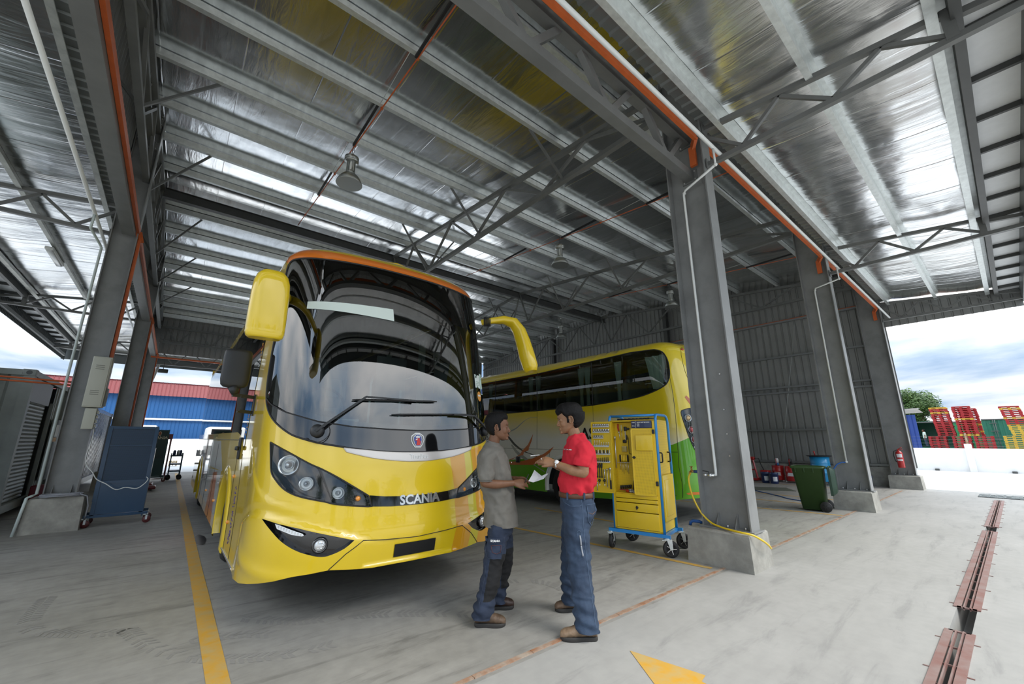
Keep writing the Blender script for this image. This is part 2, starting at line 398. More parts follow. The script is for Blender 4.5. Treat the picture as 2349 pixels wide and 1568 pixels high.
block(5.6, 2.27, 6.22, 3.09, .42, 'pale concrete block under the nearest steel column')
block(12.28, 2.27, 12.92, 3.02, .42, 'pale concrete block beside the green wheelie bin')
block(18.95, 2.2, 19.6, 3.02, .42, 'concrete block under the column with the fire extinguisher')
ZL = .57
for y, lb, bl in ((11.3, 'big leaning-looking grey column at left carrying the beige electrical box', 'concrete block at left with a grey cable coil on top'), (19.4, 'second grey column of the left row, behind the blue cabinet', 'concrete block hidden behind the blue mesh cabinet'), (27.4, 'last grey column of the left row, before the blue building', 'concrete block of the farthest left column')):
    column(-1.4, y, ZL, 8.85, .42, .26, 'x', lb)
    block(-1.75, y-.38, -1.03, y+.22, ZL, bl)

# ================================================================== roof
def ztc(y): return 7.43+.096*y if y <= 14.7 else 7.43+.096*(29.4-y)      # top of the trusses
X0, X1 = -1.45, 19.45
PURL = [3.75, 5.35, 6.95, 8.57, 10.18, 11.7, 13.4, 16.0, 17.5, 19.0, 20.5, 22., 23.5, 25.0, 26.6]
def purlin(y, z, x0, x1, label, group, h=.2, w=.075, axis='x', name='roof_purlin', m=GALV, up=1):
    """cold rolled Z section along axis"""
    prof = [(-w, -h/2+.02), (-w, -h/2), (0.0, -h/2), (0.0, h/2-.003), (w, h/2-.003), (w, h/2), (-.003, h/2), (-.003, -h/2+.003), (-w+.003, -h/2+.003), (-w+.003, -h/2+.02)]
    g = MB()
    if axis == 'x': g.prism([(0, up*a, b) for a, b in prof], (x1-x0, 0, 0)); o = g.build(name, m, loc=(x0, y, z))
    else: g.prism([(up*a, 0, b) for a, b in prof], (0, x1-x0, 0)); o = g.build(name, m, loc=(y, x0, z))
    return tag(o, label, 'purlin', group)
for i, y in enumerate(PURL):
    front = y < 14.7
    purlin(y, ztc(y)+.12, X0, X1, 'galvanized purlin under the foil of the front roof slope' if front else 'galvanized purlin under the foil of the rear roof slope, beyond the ridge', 'purlins of the front roof slope' if front else 'purlins of the rear roof slope', h=.22, w=.09, up=1)
# foil blankets
def foil_main(y0, y1, sgn):
    ps = sorted([p for p in PURL if y0 <= p <= y1]+[y0, y1])
    def fn(u, v):
        x = X0+(X1-X0)*u; y = y0+(y1-y0)*v
        for a, b in zip(ps, ps[1:]):
            if a <= y <= b: break
        t = (y-a)/(b-a); sag = (4*t*(1-t))
        z = ztc(y)+.245-.014*sag+.005*noise.noise((x*2.2, y*.35, 1))*sag+.012*noise.noise((x*.5, y*.7, 5))*sag
        return (x, y, z)
    return fn
for y0, y1, nm in ((2.3, 14.7, 'ceiling'), (14.7, 27.7, 'ceiling')):
    g = MB(); g.grid(foil_main(y0, y1, 1), 150, 190); struct(g.build(nm, FOIL, recalc=False))
# metal roof sheet above the foil (seen from outside only) keeps the light out
g = MB(); g.add([(X0-.3, 2.2, ztc(2.2)+.30), (X1+.3, 2.2, ztc(2.2)+.30), (X1+.3, 14.7, ztc(14.7)+.31), (X0-.3, 14.7, ztc(14.7)+.31), (X1+.3, 27.9, ztc(27.9)+.30), (X0-.3, 27.9, ztc(27.9)+.30)], [(0, 1, 2, 3), (3, 2, 4, 5)])
struct(g.build('ceiling', CLAD, recalc=False))
# ridge beam
g = MB(); i_column(g, (0, 0), 0, X1-X0, .30, .18, 'x', .014, .01); g.xf(Matrix.Rotation(pi/2, 4, 'Y'))
tag(g.build('ridge_beam', STEELD, loc=(X0, 14.7, 8.68)), 'dark steel ridge beam running the length of the roof', 'beam')

def truss(x, label, knee=True, y0=2.93, y1=26.9, back=True):
    t = thing('roof_truss', label, 'roof truss', (x, 0, 0))
    zb = 7.18
    g = MB(); g.bar((0, y0, ztc(y0)-.06), (0, 14.7, ztc(14.7)-.06), .11, .1); g.bar((0, 14.7, ztc(14.7)-.06), (0, y1, ztc(y1)-.06), .11, .1); g.build('top_chord', STEEL, t)
    g = MB(); g.bar((0, y0, zb), (0, y1, zb), .11, .1); g.build('bottom_chord', STEEL, t)
    nodes_t = [4.7, 7.45, 10.2, 12.9, 14.7, 16.5, 19.2, 21.9, 24.7]; nodes_b = [y0, 6.05, 8.85, 11.6, 14.1, 15.3, 17.8, 20.55, 23.3, y1]
    for k in range(len(nodes_t)):
        for yb in (nodes_b[k], nodes_b[k+1]):
            g = MB(); g.bar((0, yb, zb+.02), (0, nodes_t[k], ztc(nodes_t[k])-.08), .06, .06, (1, 0, 0)); g.build('web_brace', STEEL, t)
    if knee:
        for yk in (5.35, 8.57, 11.7, 16., 19., 22.):
            for s in (-1, 1):
                g = MB(); g.bar((s*.03, yk, zb), (s*1.0, yk+.02, ztc(yk)+.04), .045, .045, (0, 1, 0)); g.build('fly_brace', STEEL, t)
    for y in PURL:
        g = MB(); g.box((.0, y+.02, ztc(y)+.09), (.10, .008, .2)); g.build('purlin_cleat', GALV, t)
truss(5.9, 'roof truss springing from the nearest column over the near bus')
truss(12.6, 'roof truss springing from the second column, beyond the rear bus')
truss(-1.28, 'roof truss along the left edge of the shed, above the left columns')
truss(19.1, 'roof truss against the corrugated end wall', knee=False)
# lattice tie beam along the front, between the nearest column and the one behind the camera
def lattice(p, q, zt, zb, n, label, name='lattice_beam', sz=.09, m=None, plates=True):
    m = m or STEEL
    p, q = Vector((*p, 0)), Vector((*q, 0)); t = thing(name, label, 'lattice beam', (p.x, p.y, 0)); d = q-p
    def at(k, z): v = d*k; return (v.x, v.y, z)
    side = Vector((-d.y, d.x, 0)).normalized()
    g = MB(); g.bar(at(0, zt), at(1, zt), sz, sz); g.build('top_chord', m, t)
    g = MB(); g.bar(at(0, zb), at(1, zb), sz, sz); g.build('bottom_chord', m, t)
    for i in range(n):
        a, b = (i+.12)/n, (i+.5)/n; c = (i+.88)/n
        for (k0, z0, k1, z1) in ((a, zt, b, zb), (b, zb, c, zt)):
            g = MB(); g.bar(at(k0, z0), at(k1, z1), sz*.62, sz*.62, side); g.build('web_brace', m, t)
    if plates:
        for k in (0, 1):
            for z in (zt, zb):
                g = MB(); v = d*k; dn = d.normalized()
                g.bar(v+Vector((0, 0, z))-dn*.0*(1 if k else -1), v+Vector((0, 0, z))+dn*(.015 if not k else -.015), .24, .2); g.build('end_plate', m, t)
                g = MB()
                for a in (-.09, .09):
                    for b in (-.07, .07):
                        c0 = v+side*a+Vector((0, 0, z+b))+dn*(.015 if not k else -.015); g.cyl(c0, c0+dn*(.014 if not k else -.014), .013, 6)
                g.build('bolts', BOLT, t)
    return t
lattice((5.89, 2.6), (-1.2, 2.6), 6.36, 5.70, 5, 'lattice tie beam bolted to the nearest column, overhead', sz=.14)
lattice((-1.33, 11.1), (-1.33, 3.2), 8.62, 7.98, 6, 'upper lattice beam of the left row, near the camera', sz=.1)
lattice((-1.33, 19.2), (-1.33, 11.5), 8.4, 7.8, 6, 'upper lattice beam of the left row between the first and second column', sz=.1)
lattice((-1.33, 27.2), (-1.33, 19.6), 7.9, 7.3, 6, 'upper lattice beam of the left row, farthest from the camera', sz=.1)
# ================================================================== canopies
def canopy_truss(loc, axis, label, out_len=3.15, name='canopy_truss', first=0.):
    """local: d = distance outwards; axis maps d to world"""
    t = thing(name, label, 'canopy truss', loc)
    def at(d, z): return (0, -d, z) if axis == 'y' else (-d, 0, z)
    side = (1, 0, 0) if axis == 'y' else (0, 1, 0)
    def b(n, p, q, w=.075):
        g = MB(); g.bar(at(*p), at(*q), w, w, side); g.build(n, STEEL, t)
    b('bottom_chord', (0, 5.77), (3.2, 5.77)); b('top_chord', (0, 6.42), (2.66, 6.12)); b('post', (2.66, 6.16), (2.66, 5.77), .1); b('outrigger', (2.70, 6.05), (3.2, 5.98))
    for p, q in (((.0, 6.28), (.52, 5.80)), ((.52, 5.80), (1.05, 6.27)), ((1.05, 6.27), (1.6, 5.80)), ((1.6, 5.80), (2.12, 6.15)), ((2.12, 6.15), (2.66, 5.82))): b('web_brace', p, q, .05)
    for z in (5.77, 6.42):
        g = MB(); 
        if axis == 'y': g.box((0, -.008, z), (.16, .016, .16))
        else: g.box((-.008, 0, z), (.016, .16, .16))
        g.build('end_plate', STEEL, t)
    return t
YC = 2.30
for x, nm in ((5.9, 'canopy truss reaching out from the nearest column over the apron'), (12.6, 'canopy truss reaching out from the second column'), (19.3, 'canopy truss at the far end of the front canopy, against the sheeting')): canopy_truss((x, YC, 0), 'y', nm)
XC = -1.62
for y, nm in ((11.3, 'canopy truss reaching left from the big left column'), (19.4, 'canopy truss reaching left from the second left column'), (27.4, 'canopy truss reaching left from the last left column')): canopy_truss((XC, y, 0), 'x', nm)
def zc(d): return 6.46-.105*d            # top of canopy truss at distance d outwards
# front canopy purlins, edge beam, fascia
purlin(YC-.27, zc(.27)+.02, -4.4, 19.5, 'galvanized purlin of the front canopy closest to the columns', None, h=.2, w=.08, up=-1, name='canopy_purlin')
purlin(YC-1.46, zc(1.46)+.03, -4.4, 19.5, 'galvanized middle purlin of the front canopy', None, h=.2, w=.08, up=-1, name='canopy_purlin')
purlin(YC-2.6, zc(2.6)+.0, -4.4, 19.5, 'galvanized outer purlin of the front canopy beside the dark edge beam', None, h=.2, w=.1, up=-1, name='canopy_purlin')
g = MB(); g.box((7.6, YC-2.72, 6.08), (23.8, .09, .22)); tag(g.build('edge_beam', STEELD), 'dark steel edge beam along the front canopy', 'beam')
def foil_c(axis, a0, a1, d0, d1, seed):
    def fn(u, v):
        a = a0+(a1-a0)*u; d = d0+(d1-d0)*v
        ps = [.27, 1.46, 2.6]; t = 0
        for p, q in zip(ps, ps[1:]):
            if p <= d <= q: t = (d-p)/(q-p)
        s = 4*t*(1-t); z = zc(d)+.14-.03*s+.012*noise.noise((a*2.6, d*.6, seed))*(.3+s)+.025*noise.noise((a*.6, d*1.2, seed+4))*s
        return (a, YC-d, z) if axis == 'x' else (XC-d, a, z)
    return fn
g = MB(); g.grid(foil_c('x', -4.4, 19.5, .27, 2.60, 3), 170, 30); struct(g.build('ceiling', FOILC, recalc=False))
# left canopy
LP = mat('weathered_galvanized', (.45, .46, .43), .45, .5, var=.3, vscale=5.)
purlin(XC-.22, zc(.22)+.02, 2.6, 29.2, 'galvanized purlin of the left canopy closest to the columns', None, h=.2, w=.08, axis='y', up=-1, name='canopy_purlin', m=LP)
purlin(XC-1.38, zc(1.38)+.03, 2.6, 29.2, 'galvanized middle purlin of the left canopy carrying a light fitting', None, h=.2, w=.08, axis='y', up=-1, name='canopy_purlin', m=LP)
purlin(XC-2.5, zc(2.5), 2.6, 29.2, 'galvanized outer purlin of the left canopy beside the dark edge beam', None, h=.2, w=.1, axis='y', up=-1, name='canopy_purlin', m=LP)
g = MB(); g.box((XC-2.66, 15.9, 6.08), (.09, 26.8, .2)); tag(g.build('edge_beam', STEELD), 'dark steel edge beam along the left canopy', 'beam')
g = MB(); g.grid(foil_c('y', 2.6, 29.2, .22, 2.55, 9), 190, 30); struct(g.build('ceiling', FOILL, recalc=False))
# profiled roof sheet above both canopies, outer plain panels with battens, fascia boards
def ribbed(p0, along, up, L, H, pitch=.19, d=.028, name='wall', m=CLAD, rib=.05):
    """profiled sheet: starts at p0, ribs run along 'up', repeated along 'along'"""
    p0 = Vector(p0); a = Vector(along).normalized(); u = Vector(up).normalized(); n = a.cross(u).normalized(); g = MB(); prof = []; k = 0.
    while k < L:
        prof += [(k, 0), (k+pitch-rib-.02, 0), (k+pitch-rib, d), (k+pitch-.02, d)]; k += pitch
    prof = [(min(x, L), y) for x, y in prof]+[(L, 0)]
    vs = []
    for x, y in prof:
        b = p0+a*x+n*y; hh = H(x) if callable(H) else H
        vs += [b, b+u*hh]
    g.add(vs, [(2*i, 2*i+2, 2*i+3, 2*i+1) for i in range(len(prof)-1)]); return g
struct(ribbed((-1.4, YC+.06, zc(0)+.13), (1, 0, 0), (0, -1, -.105), 21., .27, .20, .03, m=CLADL).build('ceiling', CLADL, recalc=False))
struct(ribbed((-4.9, YC-.24, zc(.27)+.22), (1, 0, 0), (0, -1, -.105), 24.5, 3.1, .20, .03).build('ceiling', CLADL, recalc=False))
struct(ribbed((XC+.02, 2.4, zc(0)+.13), (0, 1, 0), (-1, 0, -.105), 27., .24, .20, .03).build('ceiling', CLADL, recalc=False))
struct(ribbed((XC-.2, 2.4, zc(.22)+.22), (0, 1, 0), (-1, 0, -.105), 27., 3.1, .20, .03).build('ceiling', CLADL, recalc=False))
PANEL = mat('translucent_white_panel', (.80, .82, .83), .5, trans=0., var=.06)
def batten_panels(axis, a0, a1, label):
    t = thing('canopy_soffit', label, 'panel', (0, 0, 0))
    g = MB()
    if axis == 'x': g.box(((a0+a1)/2, YC-2.98, 6.15), (a1-a0, .46, .012))
    else: g.box((XC-2.95, (a0+a1)/2, 6.15), (.50, a1-a0, .012))
    g.build('sheet', PANEL, t)
    n = int((a1-a0)/1.045)
    for i in range(n+1):
        g = MB(); a = a0+.06+i*1.045
        if axis == 'x': g.box((a, YC-2.98, 6.10), (.05, .44, .08))
        else: g.box((XC-2.95, a, 6.10), (.48, .05, .08))
        g.build('batten', STEELD, t)
    return t
batten_panels('x', -4.2, 19.5, 'white eaves panels with dark battens along the front canopy edge')
batten_panels('y', 2.6, 29.2, 'white eaves panels with dark battens along the left canopy edge')
FASC = mat('fascia_sheet', (.10, .11, .11), .4, .3)
g = MB(); g.box((7.35, YC-3.21, 5.98), (24.6, .03, .52)); tag(g.build('fascia', FASC), 'dark metal fascia closing the front canopy', 'fascia')
struct(ribbed((XC-3.28, 2.4, 5.62), (0, 1, 0), (0, 0, 1), 28.2, .62, .16, .03).build('trim_2', FASC, recalc=False))
g = MB(); g.box((XC-3.2, 16.5, 5.80), (.08, 27., .12)); tag(g.build('eaves_rail', STEEL), 'grey rail under the outer edge of the left canopy', 'beam')
# ================================================================== walls
# end wall, far right
SHEETW = mat('end_wall_sheet', (.30, .305, .295), .45, .35, var=.12, vscale=1.5)
XE = 19.62
def hend(x): return ztc(2.3+x)+.305-.65
struct(ribbed((XE, 2.3, .65), (0, 1, 0), (0, 0, 1), 25.4, hend, .255, .035, rib=.06).build('wall_end', SHEETW, recalc=False))
g = MB(); g.box((XE, 15.2, .325), (.2, 24.8, .65)); struct(g.build('wall_end_base', CONC))
GIRT = mat('girt_steel', (.27, .28, .28), .4, .5, var=.1)
for z, lb in ((1.98, 'lowest wall rail of the corrugated end wall'), (3.50, 'lower of the paired wall rails of the end wall'), (3.72, 'upper of the paired wall rails of the end wall'), (5.0, 'wall rail of the end wall below the orange conduit'), (6.5, 'top wall rail of the end wall under the orange conduit'), (.72, 'bottom rail resting on the concrete upstand of the end wall')):
    g = MB(); g.box((XE-.10, 15.1, z), (.12, 24.9, .07)); tag(g.build('wall_rail', GIRT), lb, 'wall rail')
g = MB(); g.box((XE-.10, 15.1, 6.56), (.03, 24.9, .03)); tag(g.build('cable_conduit', ORANGE), 'orange conduit on the top rail of the end wall', 'conduit')
for y, lb in ((10.7, 'dark end wall post above the rear end of the yellow and green bus'), (19.0, 'dark end wall post farther back along the end wall')):
    g = MB(); i_column(g, (XE-.28, y), 0., ztc(y)-.1, .26, .2, 'x'); tag(g.build('wall_post', STEELD), lb, 'post')
for y in (6.3,):
    g = MB(); g.cyl((XE-.1, 5.0, 6.5), (XE-.1, 6.3, .7), .006, 5); tag(g.build('bracing_rod', GALV), 'thin diagonal bracing rod on the end wall', 'rod')
# canopy end sheeting
struct(ribbed((XE-.02, YC-3.2, 5.58), (0, 1, 0), (0, 0, 1), 3.2, lambda x: .62+.1*x, .22, .03).build('wall_canopy_end', SHEETW, recalc=False))
# upper cladding front, left, rear
struct(ribbed((-1.5, YC+.02, 6.62), (1, 0, 0), (0, 0, 1), 21., ztc(2.3)+.28-6.62, .2, .03).build('wall_front', SHEETW, recalc=False))
struct(ribbed((-1.64, 2.3, 6.62), (0, 1, 0), (0, 0, 1), 25.4, lambda x: ztc(2.3+x)+.28-6.62, .2, .03).build('wall_left', SHEETW, recalc=False))
struct(ribbed((-1.5, 27.75, 6.0), (1, 0, 0), (0, 0, 1), 21., ztc(27.7)+.26-6.0, .25, .035).build('wall_back', SHEETW, recalc=False))
lattice((-1.2, 27.35), (5.9, 27.35), 7.35, 6.55, 5, 'rear lattice beam above the open back of the shed', sz=.1)
lattice((-1.2, 28.4), (5.9, 28.4), 6.2, 5.55, 5, 'outer lattice beam of the rear canopy', sz=.08)
lattice((5.9, 27.35), (12.6, 27.35), 7.35, 6.55, 5, 'rear lattice beam of the second bay, behind the near bus', sz=.1)
g = MB(); g.box((9., 27.3, 5.72), (20.8, .06, .08)); tag(g.build('cable_conduit', ORANGE), 'orange conduit along the rear opening', 'conduit')
# rear canopy
g = MB(); g.grid(lambda u, v: (-4.9+24.4*u, 27.8+3.0*v, 6.5-.32*v+.02*noise.noise((u*60, v*2, 1))), 120, 8); struct(g.build('ceiling', FOILC, recalc=False))
g = MB(); g.box((7.4, 30.9, 5.95), (24.9, .04, .5)); tag(g.build('fascia', FASC), 'dark metal fascia closing the rear canopy', 'fascia')
g = MB(); g.box((7.4, 29.4, 6.1), (24.9, .1, .18)); tag(g.build('canopy_purlin', LP), 'galvanized purlin of the rear canopy', 'purlin')
g = MB(); g.add([(-5, 27.7, 6.75), (19.6, 27.7, 6.75), (19.6, 31, 6.3), (-5, 31, 6.3)], [(0, 1, 2, 3)]); struct(g.build('ceiling', CLADL, recalc=False))
for x, lb in ((-1.3, 'rear canopy truss at the left corner'), (5.9, 'rear canopy truss behind the near bus')):
    t = thing('canopy_truss', lb, 'canopy truss', (x, 27.6, 0))
    for n_, p, q in (('bottom_chord', (0, 0, 5.6), (0, 3.2, 5.75)), ('top_chord', (0, 0, 6.25), (0, 3.2, 6.05)), ('web_brace', (0, 0, 5.6), (0, .8, 6.2)), ('web_brace', (0, .8, 6.2), (0, 1.6, 5.7)), ('web_brace', (0, 1.6, 5.7), (0, 2.4, 6.1))):
        g = MB(); g.bar(p, q, .07, .07, (1, 0, 0)); g.build(n_, STEEL, t)

# left row: grey beam with orange cable tray, running down the column
for y0, y1, lb in ((2.8, 11.1, 'grey channel beam of the left row nearest the camera'), (11.52, 19.2, 'grey channel beam of the left row between first and second column'), (19.6, 27.2, 'grey channel beam of the left row, farthest')):
    g = MB(); g.box((-1.33, (y0+y1)/2, 5.88), (.20, y1-y0, .26)); tag(g.build('tie_beam', STEEL), lb, 'beam')
for y0, y1, zb, lb in ((2.8, 11.25, 3.15, 'orange cable tray along the left beam, dropping to the beige electrical box'), (11.5, 19.35, 1.2, 'orange cable tray dropping down the second left column'), (19.6, 27.35, 2.0, 'orange cable tray dropping down the last left column')):
    t = thing('cable_tray', lb, 'cable tray', (-1.2, y0, 0))
    g = MB(); g.box((0, (y1-y0)/2, 5.93), (.05, y1-y0, .13)); g.build('horizontal_run', ORANGE, t)
    g = MB(); g.bar((0, y1-y0-.02, 5.93), (.06, y1-y0+.06, 5.72), .05, .11); g.bar((.04, y1-y0+.04, 5.75), (.04, y1-y0+.04, zb), .05, .10); g.build('vertical_run', ORANGE, t)
for x0, x1, lb in ((-1., 5.72, 'orange cable tray overhead, left of the nearest column'), (6.05, 12.4, 'orange cable tray between the nearest and second column'), (12.75, 19.1, 'orange cable tray between the second and third column')):
    t = thing('cable_tray', lb, 'cable tray', (x0, 2.37, 0)); L = x1-x0
    g = MB(); g.box((L/2, 0, 6.24), (L, .05, .13)); g.build('horizontal_run', ORANGE, t)
    g = MB(); g.bar((L, 0, 6.24), (L+.08, .1, 6.12), .05, .11); g.bar((L+.07, .1, 6.14), (L+.07, .1, 5.8), .05, .10); g.build('vertical_run', ORANGE, t)
# sag struts and the orange power conduits under the purlins at mid bay
for xm, lb, top in ((2.3, 'orange conduit under the ceiling over the near bus', 14.6), (9.25, 'orange conduit under the ceiling over the rear bus', 14.6), (15.94, 'orange conduit under the ceiling near the end wall', 14.6)):
    t = thing('ceiling_conduit', lb, 'conduit', (xm, 0, 0))
    g = MB(); g.tube([(0, 3.0, ztc(3.)-.01), (0, 14.5, ztc(14.5)-.01)], .013, 6); g.build('tube', ORANGE, t)
    for i, (a, b) in enumerate(zip(PURL[:6], PURL[1:7])):
        if i % 2 == 0:
            g = MB(); g.box((-.04, (a+b)/2, ztc((a+b)/2)+.06), (.04, b-a-.02, .05)); g.build('strut', BLACK, t)
        else:
            g = MB(); g.tube([(-.1, a, ztc(a)+.16), (-.06, b, ztc(b)+.02)], .006, 5); g.build('sag_rod', GALV, t)
    for i, y in enumerate(PURL[:7]):
        g = MB(); g.box((0, y, ztc(y)-.005), (.045, .04, .05)); g.build('clip', ORANGE, t)
# white water pipes
t = thing('water_pipe', 'long white water pipe under the front canopy with drops to two columns', 'pipe', (0, 0, 0))
g = MB(); g.tube([(-1.2, 2.1, 5.83), (19.3, 2.1, 5.83)], .03, 8); g.build('main_run', WHITEP, t)
g = MB(); g.tube([(5.63, 2.1, 5.80), (5.65, 2.1, 5.54), (5.80, 2.66, 5.46), (5.82, 2.70, 5.40), (5.83, 2.70, 1.16), (5.83, 2.70, 1.10), (5.83, 2.76, 1.09)], .019, 8); g.build('drop_pipe', WHITEP, t)
g = MB(); g.tube([(12.35, 2.1, 5.80), (12.37, 2.1, 5.5), (12.5, 2.64, 5.44), (12.53, 2.67, 5.35), (12.53, 2.68, 1.06)], .019, 8); g.build('drop_pipe', WHITEP, t)
for p in ((5.65, 2.1, 5.54), (5.82, 2.69, 5.43), (12.53, 2.66, 5.4), (12.53, 2.68, 1.06), (12.37, 2.1, 5.5)):
    g = MB(); g.ico(p, .028, 2); g.build('elbow', WHITEP, t)
t = thing('water_pipe', 'white water pipe under the left canopy, dropping down the big left column', 'pipe', (0, 0, 0))
g = MB(); g.tube([(-1.75, 3.0, 5.74), (-1.75, 26.5, 5.74)], .032, 8); g.build('main_run', WHITEP, t)
g = MB(); g.tube([(-1.75, 10.33, 5.74), (-1.75, 10.3, 5.42), (-1.69, 11.05, 5.40), (-1.67, 11.12, 5.36), (-1.67, 11.12, .64), (-1.70, 10.95, .62), (-1.74, 10.9, .6), (-1.79, 10.88, .0)], .022, 8); g.build('drop_pipe', mat('pale_green_pipe', (.62, .70, .68), .4), t)
g = MB(); g.tube([(-1.05, 27.9, 5.4), (-1.25, 27.75, 4.2), (-1.5, 27.7, 3.45), (-1.45, 27.7, .3)], .06, 8); tag(g.build('rainwater_pipe', WHITEP), 'fat white rainwater pipe behind the last left column', 'pipe')
t = thing('floodlight', 'dark floodlight hanging under the rear canopy edge', 'floodlight', (-.85, 28.2, 5.15)); g = MB(); g.rbox((0, 0, 0), (.42, .22, .2), .03); g.build('housing', STEELD, t); g = MB(); g.box((0, 0, .3), (.03, .03, .45)); g.build('bracket', STEELD, t)

# ================================================================== lamps
LAMPM = mat('spun_aluminium', (.55, .57, .55), .3, .85)
def high_bay():
    t = thing('pendant_lamp', 'x', 'lamp', (0, 0, 0))
    g = MB(); g.lathe([(.285, 0), (.29, .01), (.24, .13), (.17, .22), (.10, .27), (.09, .26), (.16, .205), (.23, .12), (.275, .01)], n=32); g.build('shade', LAMPM, t)
    g = MB(); g.lathe([(.0, .2), (.075, .2), (.08, .25), (.0, .25)], n=16); b = g.build('bulb', mat('lamp_glass', (.75, .75, .7), .2), t)
    g = MB(); g.lathe([(.0, .26), (.095, .26), (.10, .30), (.085, .33), (.085, .55), (.10, .58), (.0, .58)], n=16); g.build('neck', LAMPM, t)
    g = MB()
    for k in range(10): a = 2*pi*k/10; g.box((.095*cos(a), .095*sin(a), .44), (.006, .03, .22), Rz(a))
    g.build('cooling_fins', LAMPM, t)
    g = MB(); g.lathe([(.0, .58), (.15, .58), (.16, .60), (.16, .70), (.14, .72), (.0, .72)], n=24); g.build('ballast', LAMPM, t)
    g = MB(); g.tube([(0, 0, .72), (0, 0, 1.12)], .007, 6); g.tube([(.01, 0, .72), (.04, 0, .9), (.0, 0, 1.12)], .005, 6); g.build('cable', STEELD, t)
    g = MB(); g.ico((0, 0, 1.13), .035, 2); g.build('hook', WHITEP, t)
    return t
lamp = high_bay(); lamp.location = (2.3, 8.72, 7.30)
lamp['label'] = 'aluminium pendant lamp hanging above the near bus'; lamp['group'] = 'pendant lamps'
for p, lb in (((9.15, 8.6, 7.22), 'pendant lamp hanging above the rear bus, left of the nearest column'), ((16.0, 8.5, 7.22), 'pendant lamp just left of the nearest column, lower right of the three'), ((16.2, 15.3, 7.2), 'small distant pendant lamp in front of the end wall post'), ((9.15, 15.0, 7.25), 'distant pendant lamp partly behind the near bus')):
    dup(lamp, loc=p, label=lb, group='pendant lamps')
t = thing('tube_light', 'slim weatherproof light fitting on the left canopy purlin', 'light fitting', (-3.03, 14.3, 6.14)); g = MB(); g.rbox((0, .7, .05), (.16, 1.3, .08), .02); g.build('housing', WHITEP, t); g = MB(); g.rbox((0, .7, .0), (.11, 1.22, .05), .02); g.build('cover', mat('frosted_cover', (.7, .72, .72), .2), t)

# ================================================================== surroundings, left and rear
BLUE = mat('blue_sheet', (.015, .095, .27), .45, .1, var=.12, vscale=.4); ROOFR = mat('red_roof_sheet', (.22, .045, .05), .5, var=.1)
t = thing('warehouse', 'blue corrugated warehouse with a red roof edge behind the shed', 'building', (0, 52, 0))
ribbed((-34, 0, 0), (1, 0, 0), (0, 0, 1), 50, 6.0, .3, .04).build('wall', BLUE, t, recalc=False)
ribbed((-34, -.5, 5.75), (1, 0, 0), (0, .25, 1), 50, 1.35, .3, .05).build('roof_edge', ROOFR, t, recalc=False)
g = MB(); g.add([(-34, -.3, 7.05), (16, -.3, 7.05), (16, 14, 7.4), (-34, 14, 7.4)], [(0, 1, 2, 3)]); g.build('roof', ROOFR, t)
g = MB(); g.tube([(-30, -.15, 3.55), (16, -.15, 3.55)], .09, 8); g.build('pipe', WHITEP, t)
struct(ribbed((-34, 50, 0), (1, 0, 0), (0, 0, 1), 50, 1.72, .5, .03).build('wall_rear_fence', WHITE, recalc=False))
t = thing('warehouse', 'low green building with a red roof behind the containers at far left', 'building', (-22, 38, 0)); g = MB(); g.box((0, 0, 2.5), (16, 6, 5)); g.build('wall', mat('olive_wall', (.18, .22, .05), .8), t); g = MB(); g.box((0, 0, 5.4), (17, 7, .9)); g.build('roof', ROOFR, t)
